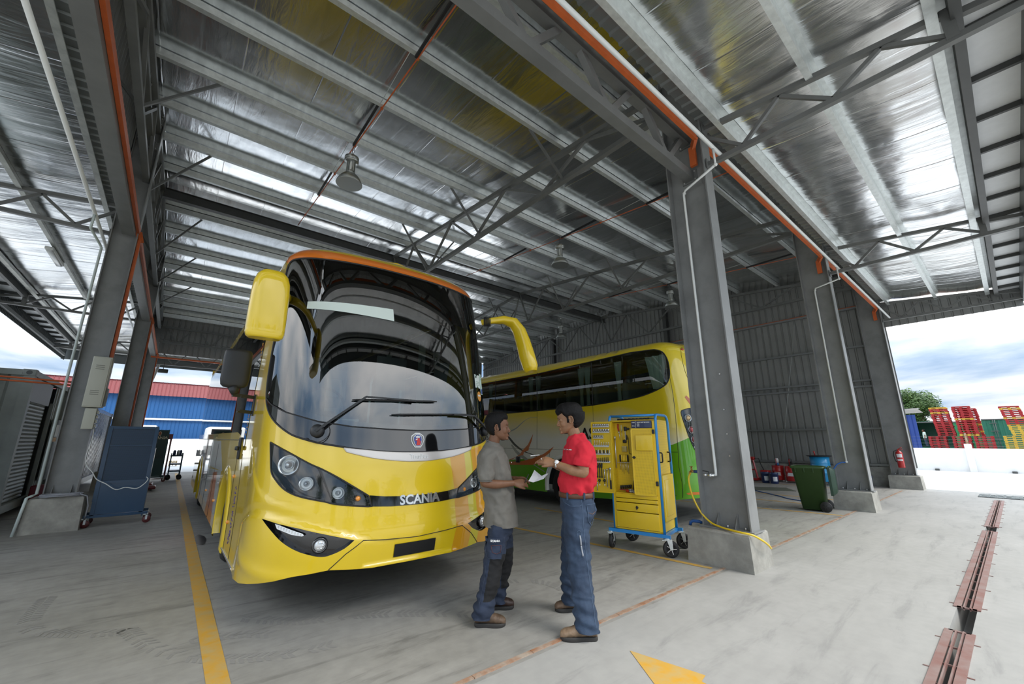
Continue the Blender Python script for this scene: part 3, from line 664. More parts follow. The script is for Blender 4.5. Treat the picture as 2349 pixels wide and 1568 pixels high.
# shipping containers
CONT = mat('container_grey', (.34, .37, .35), .5, .1, var=.22, vscale=2., bump=.05); CDK = mat('container_dark', (.10, .11, .11), .5)
def cont_sheet(p0, along, L, H, d=.035, pitch=.28):
    p0 = Vector(p0); a = Vector(along).normalized(); n = a.cross(Vector((0, 0, 1))); g = MB(); pr = []; k = 0
    while k < L-pitch: pr += [(k, 0), (k+.07, 0), (k+.12, -d), (k+.21, -d), (k+.26, 0)]; k += pitch
    pr += [(L, 0)]; vs = []
    for x, y in pr: b = p0+a*x+n*y; vs += [b, b+Vector((0, 0, H))]
    g.add(vs, [(2*i, 2*i+2, 2*i+3, 2*i+1) for i in range(len(pr)-1)]); return g
def container(x1, y0, L, H, W_, label, shutter=False, m=CONT, z0=.12):
    t = thing('shipping_container', label, 'container', (x1, y0, 0))
    g = MB(); g.box((-W_/2, L/2, z0+.06), (W_-.04, L-.04, .12)); g.box((-W_/2, L/2, H-.02), (W_-.04, L-.04, .03)); g.build('floor_and_roof', m, t)
    for (a, b) in ((0, 0), (0, L), (-W_, 0), (-W_, L)):
        g = MB(); g.box((a-(.08 if a == 0 else -.08), b+(.08 if b == 0 else -.08), (H+z0)/2), (.16, .16, H-z0)); g.build('corner_post', m, t)
        g = MB(); g.rbox((a-(.09 if a == 0 else -.09), b+(.09 if b == 0 else -.09), H-.06), (.2, .2, .14), .012); c = g.build('corner_casting', m, t)
        g = MB(); g.cyl((a-(.09 if a == 0 else -.09), b+(-.012 if b == 0 else .012), H-.06), (a-(.09 if a == 0 else -.09), b+(.01 if b == 0 else -.01), H-.06), .045, 12); g.build('lock_hole', CDK, c)
    g = MB(); g.box((-.05, L/2, H-.06), (.08, L-.3, .12)); g.build('top_rail', m, t); g = MB(); g.box((-.05, L/2, z0+.08), (.09, L-.3, .16)); g.build('bottom_rail', m, t)
    g = MB(); g.box((-W_/2, .05, H-.06), (W_-.3, .08, .12)); g.build('top_rail', m, t)
    ya = 2.6 if shutter else .16
    g = cont_sheet((-.05, ya, z0), (0, 1, 0), L-ya-.16, H-z0-.1); g.build('side_panel', m, t, recalc=False)
    g = cont_sheet((-W_+.16, .06, z0), (1, 0, 0), W_-.32, H-z0-.1); g.build('end_panel', m, t, recalc=False)
    g = MB(); g.box((-W_+.05, L/2, (H+z0)/2), (.04, L-.3, H-z0-.1)); g.box((-W_/2, L-.05, (H+z0)/2), (W_-.3, .04, H-z0-.1)); g.build('rear_panels', m, t)
    if shutter:
        s = MB(); n = 27
        for i in range(n):
            z = z0+.08+i*(2.35-z0)/n; hh = (2.35-z0)/n
            s.loft([[(-.10+ox, yy, z+dz) for ox, dz in ((0, 0), (.03, hh*.25), (.03, hh*.7), (0, hh*.95))] for yy in (.30, 1.95)], cap=False, closed=False)
        s.build('roller_shutter', mat('shutter_grey', (.36, .38, .37), .45, .3, var=.1), t)
        g = MB(); g.box((-.07, 1.12, 2.62), (.06, 1.95, .5)); g.build('shutter_housing', mat('housing_grey', (.28, .30, .31), .5), t)
        g = MB(); g.box((-.15, 2.2, (2.35+z0)/2), (.02, .45, 2.3)); g.build('door_gap', CDK, t); g = MB(); g.box((-.05, 2.5, (2.45+z0)/2), (.07, .07, 2.35)); g.build('door_frame', m, t)
    return t
container(-2.4, 12.9, 3.9, 3.0, 2.44, 'grey-green shipping container with a roller shutter at far left', True)
container(-3.35, 9.6, 3.2, 3.36, 2.44, 'shipping container whose corner just shows at the left picture edge')
SILV = mat('bare_sheet_metal', (.34, .35, .36), .22, .85, var=.15)
t = container(-1.93, 17.05, 5.9, 2.58, 2.3, 'low ribbed metal container behind the big left column', m=SILV, z0=.25)
t = thing('notice_board', 'glossy white notice board with sheets on the container side', 'notice board', (-2.36, 15.45, 0)); g = MB(); g.box((0, .7, 1.33), (.03, 1.35, 1.5)); g.build('panel', mat('whiteboard', (.42, .45, .46), .12, coat=1.), t)
g = MB(); g.box((.02, .75, 1.80), (.005, .7, .3)); g.build('notice_sheet', WHITE, t); g = MB(); g.box((.02, .5, 1.58), (.005, .45, .1)); g.build('notice_sheet', mat('orange_notice', (.7, .35, .08), .6), t)
for i, (y, c) in enumerate(((14.8, (.16, .01, .02)), (15.3, (.02, .06, .04)), (15.8, (.03, .08, .05)))):
    g = MB(); g.rbox((-2.15, y, .17+.1*(i == 0)), (.34, .42, .34+.2*(i == 0)), .02); tag(g.build('storage_crate', mat('crate_%d' % i, c, .5)), ('dark red crate on the ground behind the big left column', 'dark green crate beside the dark red one', 'farther dark green crate by the container')[i], 'crate')
# two orange cable pipes crossing to the container
for z, lb in ((2.66, 'upper orange cable pipe running from the left column to the container'), (2.60, 'lower orange cable pipe running from the left column to the container')):
    g = MB(); g.tube([(-1.62, 11.3, z-.02), (-2.3, 11.28, z), (-3.4, 11.25, z+.03)], .016, 6); tag(g.build('cable_pipe', ORANGE), lb, 'pipe')
# ================================================================== surroundings, right
WW = mat('whitewashed_wall', (.80, .80, .79), .85, var=.1, vscale=1.2)
g = MB(); g.box((32.1, -10, .58), (.2, 40, 1.16)); struct(g.build('wall_boundary', WW))
g = MB(); g.box((32.0, 1.68, .69), (.3, .25, 1.40)); g.build('wall_boundary_pier', WW); struct(COL.objects['wall_boundary_pier'])
for y in (3.0, .35):
    g = MB(); g.rbox((31.95, y, .05), (.12, .17, .10), .02); tag(g.build('drain_outlet', STEELD), 'small dark outlet at the foot of the white wall, %s' % ('left' if y > 1 else 'right'), 'drain')
# barbed wire
t = thing('wire_fence', 'four thin wire strands strung above the white wall', 'wire fence', (32.1, 0, 0))
for k in range(4):
    g = MB(); z = 1.28+k*.17; g.tube([(0, 6-i*2.4, z-.02*(i % 2)) for i in range(9)], .0045, 4); g.build('wire', STEEL, t)
g = MB(); g.box((0, 1.68, 1.62), (.07, .07, .62)); g.build('post', RUST, t)
# raised yard
g = MB(); g.box((72, 0, .25), (79, 120, .5)); struct(g.build('floor_yard', mat('yard_gravel', (.34, .32, .28), .9, var=.3)))
YZ = .5
PRED = mat('pallet_red', (.50, .03, .035), .6, var=.3, vscale=3.); PYEL = mat('pallet_yellow', (.72, .48, .06), .6, var=.2, vscale=3.)
def pallet_mesh():
    g = MB(); w, d, h = 1.04, 1.2, .142
    for y in (-.46, 0, .46): 
        for x in (-.5, 0, .5): g.box((x, y*w/1.04, h/2), (.14, .17, h-.04))
    for k in range(5): g.box((-.5+k*.25, 0, h-.016), (.16, w, .036))
    for x in (-.5, .5): g.box((x, 0, .014), (.14, w, .028))
    for y in (-.46, 0, .46): g.box((0, y, h-.04), (d, .1, .016))
    return g
pm_r = pallet_mesh().mesh('pallet', PRED); pm_y = pallet_mesh().mesh('pallet', PYEL)
def pallets(x, y, z0, seq, where, lean=.0, rz=0.):
    for i, c in enumerate(seq):
        o = bpy.data.objects.new('pallet', pm_y if c == 'y' else pm_r); COL.objects.link(o)
        o.location = (x+random.uniform(-.03, .03), y+lean*i+random.uniform(-.02, .02), z0+i*.1435); o.rotation_euler = (0, 0, rz+random.uniform(-.02, .02))
        tag(o, ('yellow' if c == 'y' else 'red')+' pallet in the '+where, 'pallet', 'pallets of the '+where)
pallets(52, 4.38, YZ, 'yrrrrrrrrr', 'low left stack beyond the white wall')
pallets(52, 2.95, YZ, 'rrrrrrrrrr', 'low stack behind the wall pier')
pallets(52, 1.70, YZ, 'rrrrrrrrrr', 'low red stack right of the wall pier')
pallets(52, .12, YZ, 'yyryyyyyyy', 'low yellow stack near the right edge')
pallets(52, 3.75, 1.95, 'rrrrrrrrrrrrryrry'[:17], 'tall left stack beyond the white wall', .012)
pallets(52, 2.45, 1.95, 'yrrrrrrrryrrrrrrr'[:17], 'tall middle stack beyond the white wall', .008)
pallets(52, -.38, 1.95, 'yyyyyyrrryrrrryr', 'tall red and yellow stack at the right picture edge', .022)
pallets(53.4, 2.2, 1.95, 'rryrrryrrrrrrrrr', 'rear tall stack half hidden behind the middle one', .006)
GCON = mat('green_container', (.02, .17, .11), .5, var=.15); GCO2 = mat('bright_green_container', (.03, .24, .10), .5)
def green_box(y0, y1, x, h, label, m=GCON, open_=False):
    t = thing('shipping_container', label, 'container', (x, y0, YZ)); L = y1-y0
    if open_:
        g = MB(); g.box((1.5, L/2, h/2), (3, L, h)); g.add([], []); 
        g = MB(); g.box((3, L/2, h/2), (.05, L, h)); g.box((1.5, 0, h/2), (3, .05, h)); g.box((1.5, L, h/2), (3, .05, h)); g.box((1.5, L/2, h), (3.05, L, .06)); g.box((1.5, L/2, .35), (3, L, .1)); g.build('shell', m, t)
    else:
        g = MB(); g.box((1.3, L/2, h/2), (2.5, L, h)); g.build('shell', m, t); cont_sheet((0, 0, .1), (0, 1, 0), L, h-.2).xf(Matrix.Diagonal((-1, 1, 1, 1))).build('side_panel', m, t, recalc=False)
    g = MB(); g.box((-.03, L/2, h-.05), (.08, L, .1)); g.build('top_rail', CDK, t)
    return t
green_box(3.9, 6.6, 60, 2.95, 'open dark green container with a man standing in it', GCON, True)
green_box(1.9, 3.85, 60, 2.9, 'bright green container partly behind the pallets', GCO2)
green_box(-1.5, 1.8, 58, 3.0, 'green container with dark lock rods between the pallet stacks')
green_box(-5.2, -1.6, 58, 3.0, 'green container at the right picture edge behind the pallets')
t = thing('lock_rods', 'dark door lock rods on the green container between the pallet stacks', 'lock rods', (57.9, 1.0, YZ))
g = MB(); g.tube([(0, 0, .1), (0, 0, 2.9)], .03, 6); g.build('rod', CDK, t)
g = MB(); g.tube([(0, .12, .1), (0, .12, 2.9)], .02, 6); g.build('rod', CDK, t)
for z in (.5, 1.2, 1.9, 2.6): g = MB(); g.box((-.03, .12, z), (.05, .5, .06)); g.build('lever', CDK, t)
t = thing('blue_shed', 'blue sheet metal shed with a pale lean-to roof right of the third column', 'shed', (44, 5.2, YZ))
ribbed((0, -.55, 0), (0, 1, 0), (0, 0, 1), 6, 3.0, .25, .03).build('wall', mat('shed_blue', (.02, .06, .28), .5), t, recalc=False)
g = MB(); g.bar((-.4, -.9, 3.45), (2, -.2, 3.45), .1, .02); g.add([(-.6, -.8, 3.45), (2.5, -.8, 3.25), (2.5, 6, 3.0), (-.6, 6, 3.2)], [(0, 1, 2, 3)]); g.build('roof', PANEL, t)
# trees
LEAF = mat('leaves', (.09, .17, .03), .6, var=.6, vscale=1.2, col2=(.03, .07, .015)); BARK = mat('bark', (.10, .07, .05), .9)
def tree(x, y, z0, h, r, label, n=2600, seed=1, grp=None):
    rnd = random.Random(seed); t = thing('leafy_tree', label, 'tree', (x, y, z0), 0, grp); g = MB(); big = 2.6 if grp else 1.
    g.tube([(0, 0, 0), (.1, .05, h*.35), (-.1, .1, h*.6)], [.25, .18, .1], 8)
    bl = []
    for k in range(26):
        a = rnd.uniform(0, 2*pi); rr = r*rnd.uniform(0, .85); zz = h*rnd.uniform(.42, .95); rr *= 1-.6*max(0, (zz/h-.6)/.4); bl.append((rr*cos(a), rr*sin(a), zz, r*rnd.uniform(.22, .40)))
    for b in bl[:9]: g.tube([(0, 0, h*.4), (b[0]*.5, b[1]*.5, (h*.4+b[2])/2), b[:3]], [.1, .06, .03], 5)
    g.build('trunk', BARK, t); f = MB()
    for k in range(n):
        b = bl[rnd.randrange(len(bl))]; d = Vector((rnd.gauss(0, 1), rnd.gauss(0, 1), rnd.gauss(0, .8))).normalized()*b[3]*rnd.uniform(.55, 1.08)
        c = Vector(b[:3])+d; s = rnd.uniform(.07, .15)*big; u = Vector((rnd.gauss(0, 1), rnd.gauss(0, 1), rnd.gauss(0, .5))).normalized(); w = u.orthogonal().normalized()*s*.6; u *= s
        f.add([c-u, c-w*.8, c+u*.9, c+w*.8], [(0, 1, 2, 3)])
    f.build('foliage', LEAF, t, recalc=False)
tree(66, 6.9, YZ, 6.6, 2.6, 'tall leafy tree just right of the third column, above the blue shed', 14000, 3)
tree(73, 9.3, YZ, 6.0, 2.6, 'broad leafy tree behind the taller one right of the third column', 9000, 8)
for i_, (a_, b_, c_) in enumerate(((-14, -38, 6), (-4, -44, 8), (7, -40, 7), (17, -46, 9), (28, -40, 7), (40, -38, 8), (-26, -30, 8))):
    tree(a_, b_, 0, c_, c_*.62, 'roadside tree behind the camera, seen only in reflections', 1500, 20+i_, grp='roadside trees')
tree(66, 12.5, YZ, 5.5, 2.5, 'leafy tree mostly hidden behind the third column', 3000, 5)
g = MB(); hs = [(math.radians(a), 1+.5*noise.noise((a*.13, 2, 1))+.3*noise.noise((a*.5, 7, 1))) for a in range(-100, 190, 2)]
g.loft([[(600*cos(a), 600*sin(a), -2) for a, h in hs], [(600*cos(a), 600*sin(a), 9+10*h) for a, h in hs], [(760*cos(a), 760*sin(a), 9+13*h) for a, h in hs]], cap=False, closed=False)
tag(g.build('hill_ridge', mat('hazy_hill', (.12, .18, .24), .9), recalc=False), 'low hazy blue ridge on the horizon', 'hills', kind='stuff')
g = MB(); g.add([(140, -400, -.3), (800, -400, -.3), (800, 800, -.3), (-800, 800, -.3), (-800, 120, -.3), (140, 120, -.3)], [(0, 1, 2, 3, 4, 5)]); struct(g.build('floor_far_ground', mat('far_ground', (.22, .25, .16), .9), recalc=False))
# ================================================================== coach skins
def lerp_tab(t,x):
    if x<=t[0][0]:return t[0][1]
    for (a,b),(c,d) in zip(t,t[1:]):
        if x<=c: return b+(d-b)*(x-a)/(c-a)
    return t[-1][1]
def cub_tab(t,x):
    if x<=t[0][0]:return t[0][1]
    if x>=t[-1][0]:return t[-1][1]
    for i in range(len(t)-1):
        if x<=t[i+1][0]:break
    a,b=t[i];c,d=t[i+1];w=c-a
    m0=(d-t[i-1][1])/(c-t[i-1][0]) if i>0 else (d-b)/w
    m1=(t[i+2][1]-b)/(t[i+2][0]-a) if i+2<len(t) else (d-b)/w
    u=(x-a)/w
    return (2*u**3-3*u*u+1)*b+(u**3-2*u*u+u)*w*m0+(3*u*u-2*u**3)*d+(u**3-u*u)*w*m1
class Shell:
    """coach skin: s runs round the end (0 = centre line, then corner, then along the side), h runs up"""
    def __init__(S,flat,cx,slen,quad,Y0,DD,tum,zs,zr,ri,fl,pw=6):
        S.flat,S.cx,S.slen,S.quad,S.Y0,S.DD,S.tum,S.zs,S.zr,S.ri,S.fl,S.pw=flat,cx,slen,quad,Y0,DD,tum,zs,zr,ri,fl,pw
    def __call__(S,s,h,off=0.):
        sg=1 if s>=0 else -1; a=abs(s)
        if h<=S.zs: z=h;ins=0;nz=0
        else:
            ps=min((h-S.zs)/.35,1)*pi/2; z=S.zs+S.zr*sin(ps);ins=S.ri*(1-cos(ps));nz=sin(ps)
        D=cub_tab(S.DD,z); e=S.flat+S.slen; X=S.flat+S.cx
        def pl(a):
            if a>=e: return X,S.quad*X*X+D+(a-e)
            x=a if a<S.flat else S.flat+S.cx*sin((a-S.flat)/S.slen*pi/2)
            return x,S.quad*x*x+D*(1-(max(0,1-(x/X)**S.pw))**.5)
        x,y=pl(a);x1,y1=pl(a+2e-3);x0,y0=pl(a-2e-3) if a>2e-3 else (-x1,y1)
        nx,ny=-(y1-y0),(x1-x0)
        l=hypot(nx,ny);nx/=l;ny/=l
        fade=1 if a<e else max(0,1-(a-e)/1.4)
        y+=cub_tab(S.Y0,z)*fade
        if a>e: y+=(S.fl-D)*(1-fade)
        if z>1.4: x*=1-S.tum*((z-1.4)/2.1)**2
        k=ins-off*(1-nz)
        return (sg*(x+nx*k),y+ny*k,z+off*nz)
SH1=Shell(.85,.42,.70,.128,[(.2,.10),(.35,.05),(.5,.01),(.7,-.02),(.9,0.0),(1.1,.02),(1.3,.045),(1.55,.09),(2.0,.165),(2.5,.27),(3.0,.40),(3.5,.56),(4,.75)],
 [(.2,.80),(1.0,.72),(1.6,.70),(2.4,.62),(3.0,.48),(3.5,.36),(4,.34)],.03,3.54,.21,.28,.7)
SH2=Shell(.80,.45,.70,.03,[(.3,.15),(.5,.05),(.8,.0),(1.6,.03),(2.4,.08),(3.3,.22),(3.6,.3)],[(.3,.45),(4,.45)],.03,3.38,.22,.27,.45)

def inpoly(p, poly):
    x, y = p; c = False; n = len(poly); j = n-1
    for i in range(n):
        xi, yi = poly[i]; xj, yj = poly[j]
        if (yi > y) != (yj > y) and x < (xj-xi)*(y-yi)/(yj-yi)+xi: c = not c
        j = i
    return c
def resamp(loop, st):
    out = []
    for (a, b), (c, d) in zip(loop, loop[1:]+loop[:1]):
        n = max(1, int(hypot(c-a, d-b)/st))
        out += [(a+(c-a)*k/n, b+(d-b)*k/n) for k in range(n)]
    return out
def smooth_loop(pts, n=6, closed=True):
    P = [Vector(p) for p in pts]; m = len(P); out = []
    for i in range(m if closed else m-1):
        g_ = (lambda k: P[k % m]) if closed else (lambda k: P[min(max(k, 0), m-1)])
        p0, p1, p2, p3 = g_(i-1), g_(i), g_(i+1), g_(i+2)
        for k in range(n):
            t = k/n; v = .5*((2*p1)+(p2-p0)*t+(2*p0-5*p1+4*p2-p3)*t*t+(3*p1-p0-3*p2+p3)*t**3); out.append((v.x, v.y))
    if not closed: out.append(tuple(P[-1]))
    return out
def mir(pts): return [(-a, b) for a, b in pts][::-1]
def skin(fn, outer, holes=(), regions=(), mats=(), step=.06, xs=None, ys=None, off=0., name='skin', parent=None, label=None, loc=None):
    """fill a (s,h) polygon with triangles and lay it on the surface fn(s,h,off); regions: [(polygon, material index)]"""
    V = []; E = []
    def loop(l, st):
        l = resamp(l, st); b = len(V); V.extend(Vector(p) for p in l); E.extend((b+i, b+(i+1) % len(l)) for i in range(len(l)))
    loop(outer, step*1.5)
    for h in holes: loop(h, step)
    for r, _ in regions: loop(r, step)
    x0, x1 = min(p[0] for p in outer), max(p[0] for p in outer); y0, y1 = min(p[1] for p in outer), max(p[1] for p in outer)
    if xs is None: n = max(1, int((x1-x0)/step)); xs = [x0+(x1-x0)*(i+.5)/n for i in range(n)]
    if ys is None: n = max(1, int((y1-y0)/step)); ys = [y0+(y1-y0)*(i+.5)/n for i in range(n)]
    for x in xs:
        for y in ys:
            if inpoly((x, y), outer) and not any(inpoly((x, y), h) for h in holes): V.append(Vector((x, y)))
    vo, eo, fo, *_ = delaunay_2d_cdt(V, E, [], 0, 1e-5)
    F = []; MI = []
    for f in fo:
        c = (sum(vo[i].x for i in f)/len(f), sum(vo[i].y for i in f)/len(f))
        if not inpoly(c, outer) or any(inpoly(c, h) for h in holes): continue
        mi = 0
        for r, k in regions:
            if inpoly(c, r): mi = k
        F.append(tuple(f)); MI.append(mi)
    used = sorted({i for f in F for i in f}); mp = {u: k for k, u in enumerate(used)}
    vs = []; ns = []
    for u in used:
        s_, h_ = vo[u]; p = Vector(fn(s_, h_, off)); e = 1.5e-3
        a = Vector(fn(s_+e, h_, off))-Vector(fn(s_-e, h_, off)); b = Vector(fn(s_, h_+e, off))-Vector(fn(s_, h_-e, off)); n = a.cross(b)
        vs.append(p); ns.append(n.normalized() if n.length > 1e-12 else Vector((0, -1, 0)))
    me = bpy.data.meshes.new(name); me.from_pydata(vs, [], [tuple(mp[i] for i in f) for f in F])
    for m in mats: me.materials.append(m)
    me.polygons.foreach_set('material_index', MI); me.polygons.foreach_set('use_smooth', [True]*len(F))
    # make faces agree with the analytic normals
    bm = bmesh.new(); bm.from_mesh(me)
    for f in bm.faces:
        if f.normal.dot(ns[f.verts[0].index]) < 0: f.normal_flip()
    bm.to_mesh(me); bm.free()
    me.normals_split_custom_set_from_vertices([tuple(n) for n in ns])
    o = bpy.data.objects.new(name, me); COL.objects.link(o)
    if parent: o.parent = parent
    if loc is not None: o.location = loc
    if label: o['label'] = label
    return o
def surf_tube(fn, pts, r, off=0., st=.04):
    l = []
    for (a, b), (c, d) in zip(pts, pts[1:]):
        n = max(1, int(hypot(c-a, d-b)/st)); l += [(a+(c-a)*k/n, b+(d-b)*k/n) for k in range(n)]
    l.append(pts[-1]); return MB().tube([fn(s, h, off) for s, h in l], r, 5)
def frame_at(fn, s, h, off=0.):
    e = 2e-3; p = Vector(fn(s, h, off)); a = (Vector(fn(s+e, h))-Vector(fn(s-e, h))).normalized(); b = (Vector(fn(s, h+e))-Vector(fn(s, h-e))).normalized()
    n = a.cross(b).normalized(); b = n.cross(a); return p, a, b, n       # right, up, outward
def put(fn, s, h, mb, off=0.):
    """mb drawn in XZ plane facing -Y -> placed on the skin"""
    p, a, b, n = frame_at(fn, s, h, off); M = Matrix((a, -n, b)).transposed().to_4x4(); M.translation = p
    return mb.xf(M)
def wrap(fn, s0, h0, mb, off=0., flip=1):
    """wrap flat lettering on the skin"""
    out = []
    for v in mb.v: out.append(fn(s0+v[0]*flip, h0+v[2], off-v[1]))
    mb.v = [tuple(p) for p in out]; return mb
YEL = mat('coach_yellow', (.80, .56, .01), .28, coat=1., spec=.5, coatr=.03)
ORA = mat('coach_orange', (.80, .20, .02), .28, coat=1., coatr=.03); AMB = mat('coach_amber', (.76, .36, .01), .28, coat=1., coatr=.03); LEM = mat('coach_lemon', (.66, .56, .01), .28, coat=1., coatr=.03)
CWHT = mat('coach_white', (.78, .78, .74), .25, coat=1., coatr=.03); CGRN = mat('coach_green', (.12, .42, .01), .28, coat=1., coatr=.03)
SILVP = mat('silver_trim', (.60, .56, .52), .3, .4, coat=.6); CHROME = mat('chrome', (.85, .86, .87), .16, .85); TYRE = mat('tyre_rubber', (.022, .022, .022), .75, bump=.2, bscale=60)
PLB = mat('black_plastic', (.022, .023, .024), .42); DARKIN = mat('dark_interior', (.03, .032, .034), .7); GREYIN = mat('interior_grey', (.30, .33, .34), .7)
WSG = glass('windscreen_glass', (.42, .50, .50), ior=2.1); SDG = glass('side_window_glass', (.10, .12, .12)); LENS = glass('lamp_lens', (.80, .82, .82)); CLEARG = glass('clear_glass', (.75, .8, .8))
BLUED = mat('badge_blue', (.03, .07, .28), .4); REDD = mat('badge_red', (.6, .03, .02), .4); AMBER = mat('amber_lens', (.85, .30, .02), .2, coat=1.); BLUEG = mat('graphic_purple', (.09, .06, .30), .4)

def make_wheel(r=.5, w=.28, name='wheel'):
    """axis along X, outer face towards -X, centred at the hub"""
    e = bpy.data.objects.new(name, None); COL.objects.link(e); e.empty_display_size = .1
    g = MB(); g.lathe([(r*.6, -w/2), (r*.75, -w/2-.005), (r*.93, -w/2+.01), (r, -w/2+.05), (r, w/2-.05), (r*.93, w/2-.01), (r*.6, w/2), (r*.58, 0), (r*.6, -w/2)], axis=(1, 0, 0), n=48); g.build('tyre', TYRE, e)
    g = MB(); g.lathe([(.0, -w*.18), (r*.2, -w*.18), (r*.22, -w*.05), (r*.36, -w*.02), (r*.50, -w*.12), (r*.56, -w*.44), (r*.61, -w*.50), (r*.62, -w*.44), (r*.60, -w*.1), (.0, .05)], axis=(1, 0, 0), n=48); g.build('rim', CHROME, e)
    g = MB(); g.lathe([(0, -w*.42), (r*.13, -w*.42), (r*.17, -w*.30), (r*.2, -w*.1)], axis=(1, 0, 0), n=24); g.build('hub', CHROME, e)
    g = MB()
    for k in range(10): a = 2*pi*k/10; p = Vector((-w*.05, r*.29*cos(a), r*.29*sin(a))); g.cyl(p, p+Vector((-.06, 0, 0)), .014, 6)
    g.build('wheel_nuts', CHROME, e)
    g = MB()
    for k in range(10): a = 2*pi*(k+.5)/10; p = Vector((-w*.085, r*.42*cos(a), r*.42*sin(a))); g.cyl(p, p+Vector((.01, 0, 0)), .032, 12)
    g.build('vent_holes', BLACK, e)
    return e
# ------------------------------------------------------------------ the near bus
BUS = thing('bus', 'big bright yellow touring bus facing the camera, with dark windscreen and two yellow mirrors', 'bus', (1.953, 3.808, 0))
CREASE = [(0, .656), (.257, .668), (.45, .695), (.58, .735), (.8, .805), (1.011, .868), (1.2, .905), (1.35, .915), (1.5, .88), (1.681, .82), (2.2, .70)]
def sst(x): x = min(max(x, 0), 1); return x*x*(3-2*x)
def F1(s, h, off=0.):
    a = abs(s); d = 0.
    if a < 2.2:
        c = cub_tab(CREASE, a); k = 1-sst((h-c+.03)/.06); e = sst((a-.2)/.4)*(1-sst((a-1.6)/.5))
        d += .022*k*e
        lip = cub_tab([(0, .50), (.6, .50), (.9, .47), (1.4, .52), (1.8, .66), (2.2, .8)], a)          # rolled lower lip
        d += .016*math.exp(-((h-lip+.05)/.06)**2)*sst((a-.75)/.35)*(1-sst((a-1.45)/.4))
        sw = cub_tab([(0, 1.0), (.5, .95), (1., .98), (1.35, 1.08), (1.6, 1.28), (1.85, 1.45), (2.2, 1.6)], a)   # crease under the headlamps
        d += .010*(1-sst((h-sw+.03)/.06))*sst((h-c-.03)/.08)*sst((a-.75)/.5)*(1-sst((a-1.6)/.4))
        if a < .56 and .47 < h < .69: # recess round the number plate
            rr = max(abs(a)/.50, abs(h-.575)/.10); d -= .018*(1-sst((rr-.85)/.3))
    return SH1(s, h, off+d)
WSh = [(0, 3.51), (-.5, 3.51), (-.9, 3.507), (-1.25, 3.515), (-1.38, 3.50), (-1.46, 3.42), (-1.475, 3.157), (-1.48, 2.938), (-1.49, 2.7), (-1.505, 2.5), (-1.515, 2.314), (-1.515, 2.138), (-1.48, 1.956), (-1.40, 1.821), (-1.31, 1.729), (-1.22, 1.66), (-1.132, 1.605), (-1.046, 1.571), (-.91, 1.531), (-.748, 1.501), (-.636, 1.481), (-.402, 1.453), (-.145, 1.440), (0, 1.438)]
WS = WSh+[(-a, b) for a, b in WSh[1:-1]][::-1]
seam = [(-1.475, 1.964), (-1.37, 1.892), (-1.197, 1.809), (-.922, 1.723), (-.643, 1.68), (-.3, 1.66), (0, 1.652), (.3, 1.66), (.643, 1.68), (.922, 1.723), (1.197, 1.809), (1.37, 1.892), (1.475, 1.964)]
up = [p for p in WSh if p[1] > 1.98]; GL = up[::-1]; GLASS = seam+[(-a, b) for a, b in GL][0:0]
GLASS = [(-1.475, 1.964)]+[p for p in WSh[::-1] if p[1] > 1.98 and p[0] < 0]+[(0, 3.51)]+[(-a, b) for a, b in WSh if b > 1.98 and a < 0]+seam[::-1][:-1]
LOWP = seam+[(-a, b) for a, b in WSh if b < 1.96 and a < 0]+[(0, 1.438)]+[p for p in WSh[::-1] if p[1] < 1.96 and p[0] < 0]
HD = smooth_loop([(-1.329, 1.536), (-1.31, 1.414), (-1.285, 1.279), (-1.228, 1.205), (-1.154, 1.139), (-1.069, 1.095), (-.97, 1.065), (-.827, 1.033), (-.764, 1.013), (-.615, .989), (-.445, .969)], 4, False)+smooth_loop([(-.48, 1.064), (-.567, 1.119), (-.735, 1.226), (-.866, 1.302), (-.961, 1.347), (-1.118, 1.435), (-1.249, 1.501)], 4, False)
STRIP = [(-.47, 1.066), (-.333, 1.048), (-.144, 1.037), (0, 1.036), (.144, 1.037), (.333, 1.048), (.47, 1.066), (.44, .969), (.269, .957), (0, .952), (-.269, .957), (-.44, .969)]
FOG = smooth_loop([(-.582, .711), (-.655, .652), (-.751, .611), (-.819, .602), (-.91, .624), (-1.009, .662), (-1.111, .722), (-1.201, .797), (-1.304, .886)], 4, False)+[(-1.21, .872), (-1.007, .832), (-.808, .777)]
BOT = [(0, .456), (.4, .457), (.75, .49), (1.0, .455), (1.24, .373), (1.46, .30), (1.8, .25), (2.2, .26), (13., .28)]
def arch(sc, r=.56, hc=.50): return [(sc+r*cos(t*pi/16), hc+r*1.12*sin(t*pi/16)) for t in range(-3, 20) if hc+r*1.12*sin(t*pi/16) > .25]
TOPH = 3.88
def side_notch(sg, sc):
    A = arch(sc); return [(sg*a, b) for a, b in A]
right = []
for a, b in BOT: right.append((a, b))
def bottom_line(sg):
    out = [(sg*a, b) for a, b in BOT[:-1]]; out = out+[]
    for sc in (3.84, 9.95):
        A = arch(sc)[::-1]; A = [(a, max(b, .27)) for a, b in A]; out += [(sg*A[0][0], .27)]+[(sg*a, b) for a, b in A]+[(sg*A[-1][0], .27)]
    return out+[(sg*13., .28)]
R_ = bottom_line(1); L_ = bottom_line(-1)
OUT1 = L_[::-1][:-1]+R_+[(13., TOPH), (-13., TOPH)]
